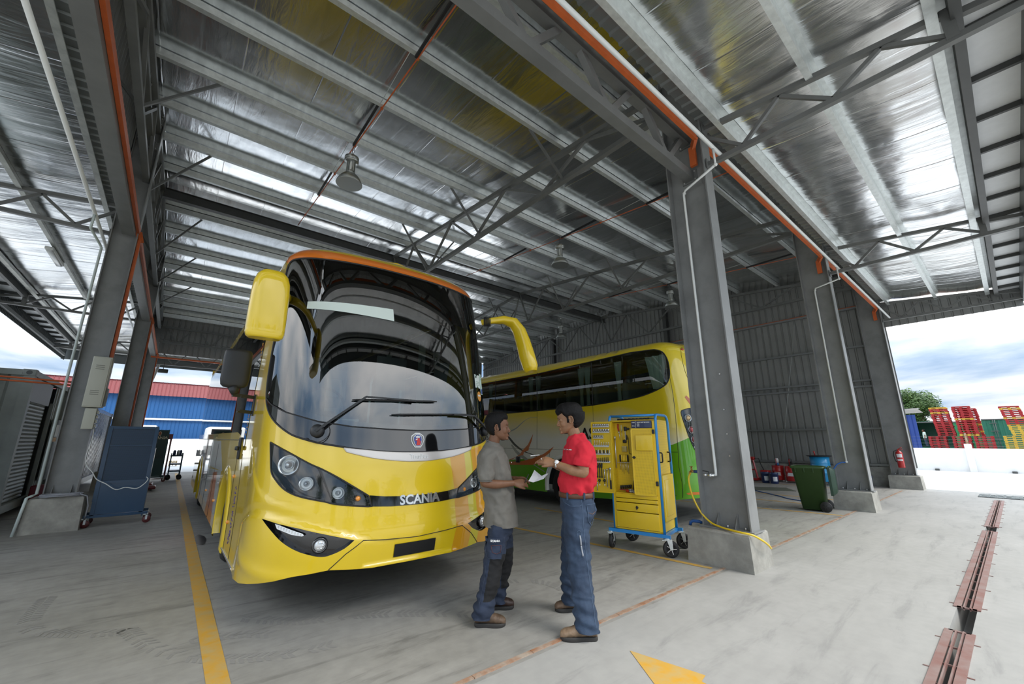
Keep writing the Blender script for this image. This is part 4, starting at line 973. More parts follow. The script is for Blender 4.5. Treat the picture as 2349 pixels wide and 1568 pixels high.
# side window apertures and livery
WINL = [(-2.56, 1.45), (-2.42, 2.0), (-2.28, 2.45), (-2.13, 2.84), (-1.98, 3.25), (-2.05, 3.36), (-2.3, 3.40), (-12.6, 3.40), (-12.6, 1.72), (-3.4, 1.66), (-2.9, 1.60)]
WINR = [(-a, b) for a, b in WINL]
ORB = [(-1.60, 3.58), (-1.5, 3.50), (-1.25, 3.515), (-.9, 3.507), (0, 3.51), (.9, 3.507), (1.25, 3.515), (1.5, 3.50), (1.60, 3.58), (1.5, 3.68), (1.30, 3.66), (1.0, 3.64), (.5, 3.625), (0, 3.62), (-.5, 3.625), (-1.0, 3.65), (-1.30, 3.70), (-1.5, 3.76)]
B1 = [(.387, 1.42), (.387, 1.358), (.425, 1.076), (.443, .687), (.413, .44), (.611, .44), (.636, .685), (.60, 1.103), (.585, 1.42)]
B2 = [(.585, 1.42), (.60, 1.103), (.636, .685), (.611, .44), (.73, .44), (.76, .685), (.72, 1.10), (.69, 1.45)]
B3 = [(.69, 1.45), (.72, 1.10), (.76, .685), (.73, .44), (1.05, .40), (1.02, 1.05), (1.0, 1.20), (.90, 1.50)]
def gband(a, b): return [(s_*1., h_) for s_, h_ in ((a, .24), (b, .24), (b, 1.50), (a, 1.62))]
REG1 = [(ORB, 1), (B1, 2), (B2, 3), (B3, 2), ([(-4.75, .2), (-9.2, .2), (-9.2, .95), (-4.75, 1.1)], 4), ([(-5.1, .2), (-6.6, .2), (-6.1, 1.0), (-5.4, 1.05)], 1), ([(-4.6, 1.1), (-12.9, .98), (-12.9, 1.55), (-5.6, 1.55)], 4)]
xs = [i*.062 for i in range(-42, 43)]+[sg*(2.68+k*.35) for k in range(30) for sg in (-1, 1)]; ys = [.24+i*.06 for i in range(60)]
xs = [x for x in xs if abs(x) < 12.95]; ys = [.24+i*.03 for i in range(34)]+[1.26+i*.06 for i in range(43)]; xs += [i*.062+.031 for i in range(-31, 31)]
skin(F1, OUT1, holes=[GLASS, HD, mir(HD), FOG, mir(FOG), WINL, WINR], regions=REG1, mats=[YEL, ORA, AMB, LEM, CWHT], step=.06, xs=xs, ys=ys, name='body_shell', parent=BUS)
# roof and tail
g = MB(); ss = [i*.1 for i in range(0, 17)]+[1.8+i*.6 for i in range(19)]+[13.]
rows = []
for s_ in ss:
    a = Vector(F1(-s_, TOPH)); b = Vector(F1(s_, TOPH)); rows.append([a.lerp(b, k/12)+Vector((0, 0, .055*(1-(2*k/12-1)**2))) for k in range(13)])
g.loft(rows, cap=False, closed=False); g.build('roof', YEL, BUS)
ye = F1(13., 1.)[1]
g = MB(); g.box((0, ye-.03, 2.05), (2.44, .06, 3.4)); g.build('tail_panel', YEL, BUS)
g = MB(); g.box((0, 6.5, .55), (2.1, 10.3, .25)); g.box((0, 1.9, .50), (1.9, 1.3, .12)); g.box((0, 6.2, 1.0), (.9, 9.5, .9)); g.build('chassis', DARKIN, BUS)
# windscreen and lower black panel
skin(F1, GLASS, mats=[WSG], step=.07, off=.002, name='windscreen', parent=BUS, label='large dark tinted windscreen')
skin(F1, LOWP, mats=[BLACKG], step=.06, off=.004, name='windscreen_apron', parent=BUS, label='gloss black panel below the windscreen')
surf_tube(F1, smooth_loop(WS, 3)+[WS[0]], .010, .002).build('windscreen_seal', BLACK, BUS)
surf_tube(F1, seam, .006, .006).build('windscreen_seal', BLACK, BUS)
# black ceramic border inside the glass
inn = [(a*.955, (b-2.7)*.955+2.70) for a, b in GLASS]
BORD = glass('ceramic_border', (.02, .02, .02))
skin(F1, GLASS, holes=[inn], mats=[BORD], step=.06, off=-.004, name='glass_border', parent=BUS)
TINT = glass('sunband_tint', (.12, .14, .15))
SB = [(a, b) for a, b in GLASS if b > 2.97]; SB = [(-1.47, 2.97)]+[p for p in GLASS if p[1] > 3.0]+[(1.47, 2.97)]
skin(F1, SB, mats=[TINT], step=.08, off=-.008, name='sun_band', parent=BUS, label='darker tinted band across the top of the windscreen')
for W_, nm in ((WINL, 'side_window'), (WINR, 'side_window')):
    sg = -1 if W_ is WINL else 1
    skin(F1, W_, mats=[SDG], step=.12, xs=[sg*(2.1+i*.5) for i in range(21)], off=.004, name=nm, parent=BUS)
# inner lining behind the screen, dash, seats, wheel
g = MB()
g.box((0, 6.9, 1.32), (2.3, 10.2, .08)); g.box((0, 1.35, .95), (2.2, 1.3, .06)); g.build('cabin_floor', DARKIN, BUS)
g = MB(); g.rbox((0, .72+.16, 1.48), (2.20, .62, .26), .09); g.rbox((-.62, 1.15, 1.66), (.75, .35, .34), .08); g.build('dashboard', mat('dash_grey', (.10, .105, .11), .6), BUS)
g = MB(); g.box((-.35, 2.45, 1.95), (.62, .06, 1.25)); g.box((.72, 2.6, 2.15), (.5, .05, 1.5)); g.build('cabin_partition', GREYIN, BUS)
g = MB(); g.box((-.35, 2.41, 2.30), (.48, .02, .26)); g.box((-.35, 2.41, 1.80), (.48, .02, .42)); g.build('partition_panel', mat('interior_light', (.42, .46, .47), .6), BUS)
g = MB(); g.tube([(.02, 1.6, 1.4), (.03, 1.6, 2.3), (.1, 1.75, 2.42)], .018, 8); g.tube([(.5, 1.7, 1.4), (.5, 1.7, 2.25)], .018, 8); g.build('grab_rail', mat('rail_pale', (.6, .66, .64), .4), BUS)
g = MB(); g.tube([(-.62+.23*cos(a*pi/12), 1.28+.15*sin(a*pi/12)*.6, 1.96+.2*sin(a*pi/12)) for a in range(24)], .015, 8, closed=True); g.build('steering_wheel', PLB, BUS)
for (x, y) in ((-.62, 1.95), (.75, 3.3), (-.75, 3.3), (.75, 4.3), (-.75, 4.3), (.75, 5.3), (-.75, 5.3)):
    g = MB(); g.rbox((x, y, 1.85), (.55, .5, .14), .05); g.rbox((x, y+.28, 2.28), (.5, .14, .8), .06); g.build('seat', mat('seat_cloth', (.10, .13, .14), .8), BUS)
g = MB(); g.box((0, 6.5, 3.42), (2.2, 10., .05)); g.box((0, .95+.35, 3.30), (2.1, .9, .12)); g.build('cabin_ceiling', DARKIN, BUS)
cv = MB()
for x in (1.12,): 
    for y in (2.2, 3.6): cv.loft([[(x-.02*sin(k*2.), y+k*.03, z) for k in range(8)] for z in (1.75, 2.4, 3.2)], cap=False, closed=False)
cv.build('curtain', mat('curtain_pale', (.45, .52, .46), .9), BUS)
# sun blind, papers, discs on the glass
skin(F1, [(-1.102, 2.961), (-.233, 2.989), (-.228, 2.842), (-1.105, 2.878)], mats=[mat('blind_white', (.74, .82, .74), .6)], step=.05, off=.007, name='sun_blind', parent=BUS, label='pale strip blind behind the windscreen')
g = MB(); g.box((-.52, .80, 1.70), (.30, .02, .16)); g.build('dash_papers', mat('papers', (.72, .74, .70), .8), BUS)
g = MB(); g.box((-.45, .78, 1.66), (.34, .16, .01), Matrix.Rotation(.3, 3, 'Y')); g.build('dash_papers', mat('paper_yellow', (.6, .6, .2), .8), BUS)
g = MB(); g.rbox((-.98, .68, 2.27), (.07, .05, .10), .01); g.tube([(-1.03, .66, 2.2), (-.99, .62, 1.95), (-.95, .55, 1.62)], .004, 5); g.build('dash_camera', BLACK, BUS)
STK = [((.87, 2.36), (1.00, 2.19), (.72, .78, .74)), ((1.005, 2.39), (1.09, 2.12), (.58, .74, .66)), ((1.02, 2.19), (1.08, 2.13), (.05, .10, .35)), ((.88, 2.34), (.915, 2.315), (.1, .15, .12)), ((.89, 2.27), (.97, 2.264), (.3, .4, .35)), ((.89, 2.25), (.97, 2.244), (.3, .4, .35)), ((.89, 2.23), (.97, 2.224), (.3, .4, .35)), ((1.02, 2.35), (1.07, 2.344), (.3, .4, .35)), ((1.02, 2.32), (1.07, 2.314), (.3, .4, .35))]
for i, (a, b, c) in enumerate(STK):
    skin(F1, [a, (b[0], a[1]), b, (a[0], b[1])], mats=[mat('sticker_%d' % i, c, .7)], step=.1, off=.004+.001*i, name='permit_sticker', parent=BUS)
ci = [(.945+.050*cos(t*pi/10), 2.085+.062*sin(t*pi/10)) for t in range(20)]
skin(F1, ci, mats=[mat('sticker_orange', (.70, .30, .06), .6)], step=.1, off=.005, name='permit_sticker', parent=BUS, label='round orange sticker'); skin(F1, [(.91, 2.105), (.98, 2.105), (.98, 2.085), (.91, 2.085)], mats=[WHITE], step=.1, off=.006, name='permit_sticker', parent=BUS)
# hood trim with the maker's lettering
SV = smooth_loop([(-.703, 1.484), (-.521, 1.464), (-.277, 1.441), (0, 1.434), (.277, 1.441), (.521, 1.464), (.703, 1.484)], 3, False)+smooth_loop([(.68, 1.452), (.578, 1.424), (.401, 1.386), (.146, 1.358), (0, 1.354), (-.146, 1.358), (-.401, 1.386), (-.578, 1.424), (-.68, 1.452)], 3, False)
skin(F1, SV, mats=[SILVP], step=.05, off=.010, name='hood_trim', parent=BUS, label='brushed silver trim strip below the windscreen'); surf_tube(F1, SV+[SV[0]], .006, .006).build('hood_trim_edge', SILVP, BUS)
wrap(F1, 0.01, 1.397, text_mesh('TmsBus', .062, .002, .0008), .013).build('hood_lettering', WHITE, BUS)
# headlamps
LAMPB = mat('lamp_bezel', (.03, .031, .033), .12, coat=1.); REFL = mat('lamp_reflector', (.75, .77, .78), .12, .9); BULB = mat('lamp_projector', (.85, .87, .88), .05, .6, coat=1.)
def lampcup(parent, s, h, r, fn=F1, off=-.05, sg=1):
    p, a, b, n = frame_at(fn, sg*s, h, off); n = (n+Vector((0, -1., 0))*1.2).normalized()
    g = MB(); g.lathe([(r*1.18, .0), (r*1.22, .03), (r*1.05, .036), (r, .02), (r*.72, -.02), (r*.35, -.035), (0, -.035)], c=p, axis=n, n=32); g.build('reflector', REFL, parent)
    g = MB(); g.lathe([(r*.55, -.02), (r*.56, .01), (r*.44, .03), (r*.2, .043), (0, .046)], c=p, axis=n, n=24); g.build('projector', BULB, parent)
for sg in (-1, 1):
    Hd = HD if sg < 0 else mir(HD)
    hl = skin(F1, Hd, mats=[LAMPB], step=.06, off=-.07, name='headlamp', parent=BUS, label='black bezel headlamp with round projector lamps')
    loopv = [Vector(F1(s_, h_, .0)) for s_, h_ in Hd]; inner = [Vector(F1(s_, h_, -.07)) for s_, h_ in Hd]
    g = MB(); g.loft([loopv, inner], cap=False); g.build('headlamp_wall', LAMPB, hl)
    skin(F1, Hd, mats=[LENS], step=.07, off=.003, name='headlamp_lens', parent=hl); surf_tube(F1, Hd+[Hd[0]], .007, .003).build('headlamp_seal', BLACK, hl)
    for s_, h_, r_ in ((-1.165, 1.335, .074), (-1.0, 1.18, .050), (-.735, 1.095, .044)): lampcup(hl, -sg*s_, h_, r_)
    p, a, b, n = frame_at(F1, sg*.567, 1.042, -.03); g = MB(); g.lathe([(.026, 0), (.027, .02), (.018, .034), (0, .038)], c=p, axis=n, n=18); g.build('indicator', AMBER, hl)
    dv = [(sg*.966, 1.347), (sg*.90, 1.305), (sg*.770, 1.014), (sg*.821, 1.030)]; skin(F1, dv if sg > 0 else dv, mats=[BLACKG], step=.06, off=.006, name='headlamp_divider', parent=hl)
    # fog lamp inlet
    Fg = FOG if sg < 0 else mir(FOG)
    fo = skin(F1, Fg, mats=[BLACKG], step=.06, off=-.045, name='fog_lamp_inlet', parent=BUS, label='gloss black inlet in the bumper with fog lamp and light bar')
    g = MB(); g.loft([[Vector(F1(s_, h_, 0)) for s_, h_ in Fg], [Vector(F1(s_, h_, -.045)) for s_, h_ in Fg]], cap=False); g.build('inlet_wall', BLACKG, fo)
    p, a, b, n = frame_at(F1, sg*.845, .69, -.04); n = (n+Vector((0, -1, 0))).normalized(); g = MB(); g.lathe([(.062, -.01), (.064, .02), (.052, .03), (.048, .02), (0, .01)], c=p, axis=n, n=28); g.build('fog_lamp_ring', BLACKG, fo)
    g = MB(); g.lathe([(.047, .01), (.044, .026), (.025, .034), (0, .036)], c=p, axis=n, n=28); g.build('fog_lamp', mat('fog_glass', (.72, .74, .75), .15, .5, coat=1.), fo)
    g = MB()
    for k in range(6): q = p+(a*cos(k*pi/3)+b*sin(k*pi/3))*.026+n*.03; g.ico(q, .010, 1)
    g.build('fog_lamp_diodes', CHROME, fo)
    dr = [(sg*.98, .765), (sg*.965, .772), (sg*.975, .785), (sg*1.145, .842), (sg*1.195, .852), (sg*1.175, .815), (sg*1.06, .777)]
    skin(F1, dr, mats=[mat('daylight_bar', (.85, .87, .88), .2, .2, coat=1.)], step=.05, off=-.02, name='light_bar', parent=fo, label='white daytime running light bar')
    for k in range(9):
        t = k/8; p, a, b, n = frame_at(F1, sg*(.99+.175*t), .776+.056*t, -.018); g = MB(); g.box(p, (.003, .01, .02)); g.build('light_bar_rib', REFL, fo)
skin(F1, STRIP, mats=[BLACKG], step=.06, off=.006, name='grille_strip', parent=BUS, label='gloss black strip joining the headlamps')
wrap(F1, .02, 1.0, text_mesh('SCANIA', .118, .004, .0035, spacing=1.02), .012).build('nameplate', CHROME, BUS)
# badge
def disc(fn, s, h, rx, rz, m, off, name, n=24, p=2.):
    pts = [(s+rx*(abs(cos(t))**(2/p))*(1 if cos(t) > 0 else -1), h+rz*(abs(sin(t))**(2/p))*(1 if sin(t) > 0 else -1)) for t in [2*pi*k/n+.01 for k in range(n)]]
    return skin(fn, pts, mats=[m], step=.1, off=off, name=name, parent=BUS)
def shape(pts, sx, s, h, m, off, name, fn=F1): return skin(fn, [(s+x*sx, h+y*sx) for x, y in pts], mats=[m], step=.1, off=off, name=name, parent=BUS)
shield = [(-.30, .42), (-.46, .30), (-.5, .05), (-.40, -.22), (-.22, -.46), (.22, -.46), (.40, -.22), (.5, .05), (.46, .30), (.30, .42), (.15, .5), (-.15, .5)]
shape(shield, .150, 0.0, 1.553, WHITE, .008, 'badge'); shape([(x*.88, y*.86) for x, y in shield], .150, 0, 1.553, BLACKG, .010, 'badge_field'); shape([(x*.66, y*.84) for x, y in shield], .150, 0, 1.553, WHITE, .012, 'badge_field'); shape([(x*.58, y*.76) for x, y in shield], .150, 0, 1.553, BLUED, .014, 'badge_field')
shape([(-.12, -.32), (.16, -.30), (.20, -.05), (.10, .02), (.18, .12), (.02, .16), (-.16, .10), (-.20, .0), (-.06, -.02), (-.10, -.16)], .150, 0, 1.553, REDD, .016, 'badge_figure'); shape([(-.14, .18), (-.18, .32), (-.08, .25), (0, .35), (.08, .25), (.18, .32), (.14, .18)], .150, 0, 1.553, WHITE, .016, 'badge_crown'); shape([(-.18, .02), (-.04, .06), (-.02, .12), (-.14, .10)], .150, 0, 1.553, WHITE, .017, 'badge_figure')
# number plate (blank black)
skin(F1, [(-.212, .624), (.212, .624), (.212, .512), (-.212, .512)], mats=[mat('plate_black', (.006, .006, .006), .5)], step=.08, off=.008, name='number_plate', parent=BUS, label='blacked-out number plate')
# panel gaps
for pts in ([(-.508, .70), (-.30, .680), (0, .664), (.30, .680), (.508, .70)], [(-.508, .70), (-.57, .655), (-.639, .607), (-.751, .493)], [(.508, .70), (.57, .655), (.639, .607), (.751, .493)]): surf_tube(F1, pts, .0035, .002).build('panel_gap', BLACK, BUS)
for sg in (-1, 1):
    surf_tube(F1, [(sg*2.64, 1.40), (sg*2.5, .9), (sg*2.48, .27)], .003, .001).build('panel_gap', BLACK, BUS)
    surf_tube(F1, [(sg*3.15, 1.56), (sg*12.5, 1.60)], .005, .004).build('waist_trim', PLB, BUS)
    for s_ in (3.1, 5.9, 7.4, 8.6): surf_tube(F1, [(sg*s_, 1.5), (sg*s_, .28)], .003, .001).build('panel_gap', BLACK, BUS)
    # skirt strip, side marker lamps, door handle
    surf_tube(F1, [(sg*2.0, .29), (sg*3.2, .29)], .012, .006).build('sill_strip', CHROME, BUS)
    for s_, h_ in ((3.1, 1.12), (3.05, .60), (5.2, .62), (7., .62)):
        p, a, b, n = frame_at(F1, sg*s_, h_, .0); g = MB(); g.ico(p, .03, 2, (.7, 1.1, .8)); g.build('side_marker', AMBER, BUS)
    p, a, b, n = frame_at(F1, sg*2.92, 1.46, .01); g = MB(); g.rbox(p, (.03, .10, .26), .012); g.rbox(p+n*.03+a*(-.0), (.03, .14, .05), .012); g.build('door_handle', PLB, BUS)
    for sc in (3.84, 9.95):
        A = arch(sc); A2 = [(sg*a, b) for a, b in A]
        g = MB(); rings = []
        for (a, b) in A2:
            c = Vector((sg*sc, .5)); d = (Vector((a, b))-c).normalized()
            rings.append([F1(*(Vector((a, b))+d*q), o) for q, o in ((.10, -.002), (.08, .012), (.0, .028), (-.03, .015), (-.02, -.08))])
        g.loft(rings, cap=False, closed=False); g.build('wheel_arch', YEL, BUS)
        x, y, z = F1(sg*sc, .5); g = MB(); g.box((sg*.8, y, .78), (.5, 1.25, .85)); w_ = g.build('wheel_housing', DARKIN, BUS)
for y in (3.2, 9.31):
    for sg in (-1, 1):
        w_ = make_wheel(.5, .29); w_.parent = BUS; w_.location = (sg*1.07, y, .5); w_.rotation_euler = (0, 0, 0 if sg < 0 else pi)
# purple brush scribble on the driver's side and gold one on the glass
def scribble(s0, h0, w, h, n, m, seed, fn=F1, off=.003, name='side_graphic', parent=None, r=.004):
    rnd = random.Random(seed); g = MB(); 
    for k in range(n):
        t = (k+.5)/n; pts = [(s0+rnd.uniform(-.5, .5)*w, h0-h/2+h*t+rnd.uniform(-.02, .02)) for _ in range(4)]
        g.tube([fn(a, b, off) for a, b in smooth_loop(pts, 4, False)], r, 4)
    return g.build(name, m, parent or BUS)
scribble(-2.72, .72, .14, .62, 15, BLUEG, 4); scribble(-2.34, 2.72, .10, .5, 12, mat('gold_graphic', (.65, .30, .03), .4), 5); scribble(-2.58, 1.75, .06, .3, 7, mat('gold_graphic', (.65, .30, .03), .4), 6)
# wipers
def wiper(piv, elbow, b0, b1, nm):
    w = thing('x', None, None); w.name = 'wiper'; w.parent = BUS
    P = [Vector(F1(*piv, .05)), Vector(F1(*piv, .075)), Vector(F1(*elbow, .065)), Vector(F1(b0[0]*.3+b1[0]*.7, b0[1]*.3+b1[1]*.7, .06))]
    g = MB(); p, a, b, n = frame_at(F1, *piv, .0); g.lathe([(.055, 0), (.06, .03), (.045, .055), (.02, .06), (0, .06)], c=p, axis=n, n=20); g.build('wiper_pivot', PLB, w)
    g = MB(); g.bar(P[1], P[2], .028, .02); g.bar(P[2], P[3], .02, .016); g.build('wiper_arm', PLB, w)
    q = [F1(b0[0]+(b1[0]-b0[0])*k/12, b0[1]+(b1[1]-b0[1])*k/12, .03) for k in range(13)]; g = MB(); g.tube(q, [.005]+[.010]*11+[.005], 6); g.build('wiper_blade', BLACK, w)
    g = MB(); q = [F1(piv[0]+.10*cos(t), piv[1]+.10*sin(t), .012+.03*sin(t*1.3)**2) for t in [k*.3-2.5 for k in range(11)]]; g.tube(q, .004, 5); g.build('washer_hose', BLACK, w)
wiper((-.922, 1.635), (-.534, 1.965), (-.653, 1.932), (.228, 1.963), 0); wiper((.985, 1.66), (.72, 1.83), (-.284, 1.802), (.72, 1.845), 1)
# mirrors
m = thing('x', None, None); m.name = 'mirror'; m.parent = BUS; m['label'] = 'big round-topped yellow mirror hanging left of the windscreen'
del m['label']; m['label'] = 'big round-topped yellow mirror hanging beside the windscreen'
c = Vector((-1.46, .16, 2.715)); g = MB(); rings = []
for z, sx, sy in ((-.31, .80, .75), (-.295, .93, .9), (-.26, 1., 1.), (-.245, .985, .98), (-.235, 1., 1.), (-.1, 1., 1.), (.1, .985, 1.), (.2, .94, .98), (.26, .82, .9), (.30, .60, .72), (.315, .3, .4)):
    rings.append([c+Vector((.150*sx*(abs(cos(t))**.6)*(1 if cos(t) > 0 else -1), .085*sy*(abs(sin(t))**.75)*(1 if sin(t) > 0 else -1), z)) for t in [2*pi*k/28 for k in range(28)]])
g.loft(rings); g.build('mirror_housing', YEL, m)
g = MB(); g.box(c+Vector((0, .085, -.02)), (.22, .012, .42)); g.build('mirror_glass', mat('mirror_silver', (.8, .8, .8), .02, 1.), m)
g = MB(); g.tube([c+Vector((.05, .05, .2)), (-1.38, .45, 3.0), (-1.26, .75, 3.02), (-1.2, .9, 3.02)], [.05, .05, .05, .05], 12); g.build('mirror_arm', YEL, m)
m = thing('x', None, None); m.name = 'mirror'; m.parent = BUS; m['label'] = 'yellow drop-arm mirror curving out on the far side of the windscreen'
g = MB(); pth = [(1.14, .62, 3.14), (1.26, .52, 3.17), (1.38, .42, 3.18), (1.48, .33, 3.13), (1.535, .27, 3.0), (1.56, .22, 2.84), (1.585, .17, 2.64), (1.605, .13, 2.50), (1.61, .12, 2.44)]
rings = []
for i, p in enumerate(pth):
    a = Vector(pth[min(i+1, 8)])-Vector(pth[max(i-1, 0)]); a.normalize(); e = Vector((0, 1, 0)); e = (e-a*e.dot(a)).normalized(); f_ = a.cross(e); wy = [.05, .06, .075, .09, .10, .105, .108, .10, .075][i]; wx = [.04, .042, .048, .055, .062, .072, .082, .080, .060][i]
    rings.append([Vector(p)+f_*wx*(abs(cos(t))**.62)*(1 if cos(t) > 0 else -1)+e*wy*(abs(sin(t))**.62)*(1 if sin(t) > 0 else -1) for t in [2*pi*k/24 for k in range(24)]])
g.loft(rings); g.build('mirror_housing', YEL, m)
g = MB()
for k in range(6): g.lathe([(.062, -.007), (.072, 0), (.062, .007)], c=(1.235-.013*k, .545+.010*k, 3.155), axis=(1, -.75, 0), n=16)
g.build('mirror_bellows', BLACK, m)
m = thing('x', None, None); m.name = 'mirror'; m.parent = BUS; m['label'] = 'square black wing mirror on a bracket at the side of the bus'
c = Vector((-1.50, 1.58, 2.33)); g = MB(); rings = []
for z, sx in ((-.215, .45), (-.205, .75), (-.18, .93), (-.12, 1.), (.12, 1.), (.18, .97), (.205, .88), (.215, .7)):
    rings.append([c+Vector((.135*sx*(abs(cos(t))**.5)*(1 if cos(t) > 0 else -1), .06*sx*(abs(sin(t))**.7)*(1 if sin(t) > 0 else -1), z)) for t in [2*pi*k/28 for k in range(28)]])
g.loft(rings); g.build('mirror_housing', PLB, m)
g = MB(); g.tube([c+Vector((.0, 0, -.2)), c+Vector((.02, 0, -.28))], [.06, .035], 10); g.bar(c+Vector((.0, 0, -.29)), c+Vector((.25, .1, -.30)), .03, .035); g.bar(c+Vector((.07, .03, -.29)), c+Vector((.08, .03, -.46)), .03, .03, (0, 1, 0)); g.bar(c+Vector((.07, .03, -.46)), c+Vector((.25, .1, -.47)), .03, .035); g.box(c+Vector((.24, .1, -.385)), (.04, .07, .24)); g.build('mirror_bracket', PLB, m)
# ------------------------------------------------------------------ the rear bus, seen from its tail quarter
BUS2 = thing('bus', 'yellow, white and green touring bus parked tail towards us behind the tool cabinet', 'bus', (8.73, 3.82, 0))
def F2(s, h, off=0.): return SH2(s, h, off)
W2 = smooth_loop([(-1.42, 3.40), (-1.28, 3.33), (-1.22, 3.17), (-1.225, 2.96), (-1.27, 2.77), (-1.39, 2.62), (-1.67, 2.52), (-2.18, 2.43), (-3.32, 2.355)], 4, False)+[(-5.2, 2.33), (-11.4, 2.33), (-11.4, 3.32), (-5.22, 3.33), (-3.32, 3.39), (-2.08, 3.43)]
BOT2 = [(0, .55), (.8, .53), (1.2, .50), (1.5, .46), (2.2, .37), (3.4, .31), (12.4, .30)]
def bot2(sg):
    out = [(sg*a, b) for a, b in BOT2[:6] if a < 3.4]
    for sc in (4.30, 10.2):
        A = [(a, b) for a, b in arch(sc, .60, .48)[::-1]]; A = [(a, max(b, .305)) for a, b in A]; out += [(sg*A[0][0], .305)]+[(sg*a, b) for a, b in A]+[(sg*A[-1][0], .305)]
    return out+[(sg*12.4, .30)]
OUT2 = bot2(-1)[::-1][:-1]+[(-.8, .53), (0, .55)]+bot2(1)[1:]+[(12.4, 3.72), (-12.4, 3.72)]
GT = [(-.9, 1.62), (-1.1, 1.60), (-1.39, 1.48), (-2.2, 1.30), (-3.39, 1.15), (-5.0, 1.12), (-6.47, 1.02), (-12.5, .95), (-12.5, .2), (12.5, .2), (12.5, .95), (5, 1.12), (3.4, 1.15), (1.39, 1.48), (1.1, 1.35), (.6, 1.25), (-.6, 1.3)]
def bus2_mat():
    m = bpy.data.materials.new('coach_livery'); m.use_nodes = True; nt = m.node_tree; p = nt.nodes['Principled BSDF']
    t = N(nt, 'ShaderNodeTexCoord'); s = N(nt, 'ShaderNodeSeparateXYZ'); nt.links.new(t.outputs['Object'], s.inputs[0])
    n = N(nt, 'ShaderNodeTexNoise', i_Scale=.5); nt.links.new(t.outputs['Object'], n.inputs['Vector'])
    yb = math_(nt, 'ADD', s.outputs[2], math_(nt, 'MULTIPLY', math_(nt, 'MAXIMUM', math_(nt, 'SUBTRACT', 1.6, s.outputs[1]), 0.), .30))
    nt.links.new(ramp(nt, math_(nt, 'MULTIPLY_ADD', n.outputs[0], .12, math_(nt, 'MULTIPLY', yb, .25)), [(.475, (.82, .82, .76)), (.62, (.86, .66, .02))]), p.inputs['Base Color'])
    p.inputs['Roughness'].default_value = .28; p.inputs['Coat Weight'].default_value = 1.; p.inputs['Coat Roughness'].default_value = .03; return m
LIV = bus2_mat()
xs2 = [i*.07 for i in range(-34, 35)]+[sg*(2.5+k*.35) for k in range(28) for sg in (-1, 1)]; ys2 = [.35+i*.08 for i in range(42)]
xs2 = [x for x in xs2 if abs(x) < 12.3]
TAIL = smooth_loop([(-1.17, 2.09), (-1.1, 2.14), (-.98, 2.165), (-.87, 2.17), (-.80, 2.15), (-.80, 1.76), (-.84, 1.5), (-.90, 1.25), (-.98, 1.34), (-1.07, 1.57), (-1.14, 1.88)], 3)
skin(F2, OUT2, holes=[W2, mir(W2), TAIL], regions=[(GT, 1)], mats=[LIV, CGRN], xs=xs2, ys=ys2, step=.07, name='body_shell', parent=BUS2)
g = MB(); rows = []
for s_ in [i*.1 for i in range(0, 17)]+[1.8+i*.6 for i in range(18)]+[12.4]:
    a = Vector(F2(-s_, 3.72)); b = Vector(F2(s_, 3.72)); rows.append([a.lerp(b, k/10)+Vector((0, 0, .05*(1-(2*k/10-1)**2))) for k in range(11)])
g.loft(rows, cap=False, closed=False); g.build('roof', YEL, BUS2)
g = MB(); g.loft([[(-.7+k*.2, y, 3.60+.14*(1 if 0 < j < 5 else 0)*(1 if 0 < k < 7 else 0)) for k in range(8)] for j, y in enumerate((6.9, 7.2, 7.6, 8.6, 9.2, 9.5))], cap=False, closed=False); g.build('roof_pod', YEL, BUS2)
g = MB(); g.box((0, F2(12.4, 1.)[1], 2.), (2.4, .06, 3.1)); g.build('front_panel', YEL, BUS2)
g = MB(); g.box((0, 6.2, .62), (2.05, 10.8, .3)); g.box((0, 6.2, 1.5), (2.2, 11.0, .06)); g.build('chassis', DARKIN, BUS2)
skin(F2, W2, mats=[glass('rear_bus_glass', (.50, .58, .56))], xs=[-1.3-i*.35 for i in range(28)], step=.12, off=.004, name='side_window', parent=BUS2)
skin(F2, mir(W2), mats=[SDG], xs=[1.3+i*.35 for i in range(28)], step=.12, off=.004, name='side_window', parent=BUS2)
surf_tube(F2, W2+[W2[0]], .012, .003).build('window_seal', BLACK, BUS2)
for s_ in (3.32, 5.22, 7.1, 9.0): surf_tube(F2, [(-s_, 2.35), (-s_, 3.36)], .010, .002).build('window_pillar', BLACK, BUS2)
CURT = mat('curtain_green', (.68, .78, .66), .9); SEATG = mat('seat_grey', (.36, .38, .36), .8)
for y in (1.65, 2.55, 2.75, 4.3, 4.6, 6.5):
    for sg in (-1,):
        g = MB(); g.loft([[(-1.10+.03*sin(k*2.2), y+(k-4)*.018*w_, z) for k in range(9)] for z, w_ in ((3.3, 1.3), (2.9, .8), (2.65, .45), (2.35, .7), (2.2, .9))], cap=False, closed=False); g.build('curtain', CURT, BUS2)
g = MB(); g.loft([[(-1.05+.05*sin(k*2.2), .72+(k-4)*.04*w_, z) for k in range(9)] for z, w_ in ((3.3, 1.5), (2.9, 1.), (2.6, .6))], cap=False, closed=False); g.build('curtain', CURT, BUS2)
for i, y in enumerate((1.5, 2.35, 3.2, 4.05, 4.9, 5.75, 6.6, 7.45, 8.3)):
    for x in (-.72, .72):
        g = MB(); g.rbox((x, y, 2.45), (.85, .16, .75), .07); g.rbox((x, y+.3, 2.05), (.85, .5, .16), .05); g.rbox((x-.2, y, 2.80), (.28, .14, .2), .06); g.rbox((x+.2, y, 2.80), (.28, .14, .2), .06); g.build('seat', SEATG, BUS2)
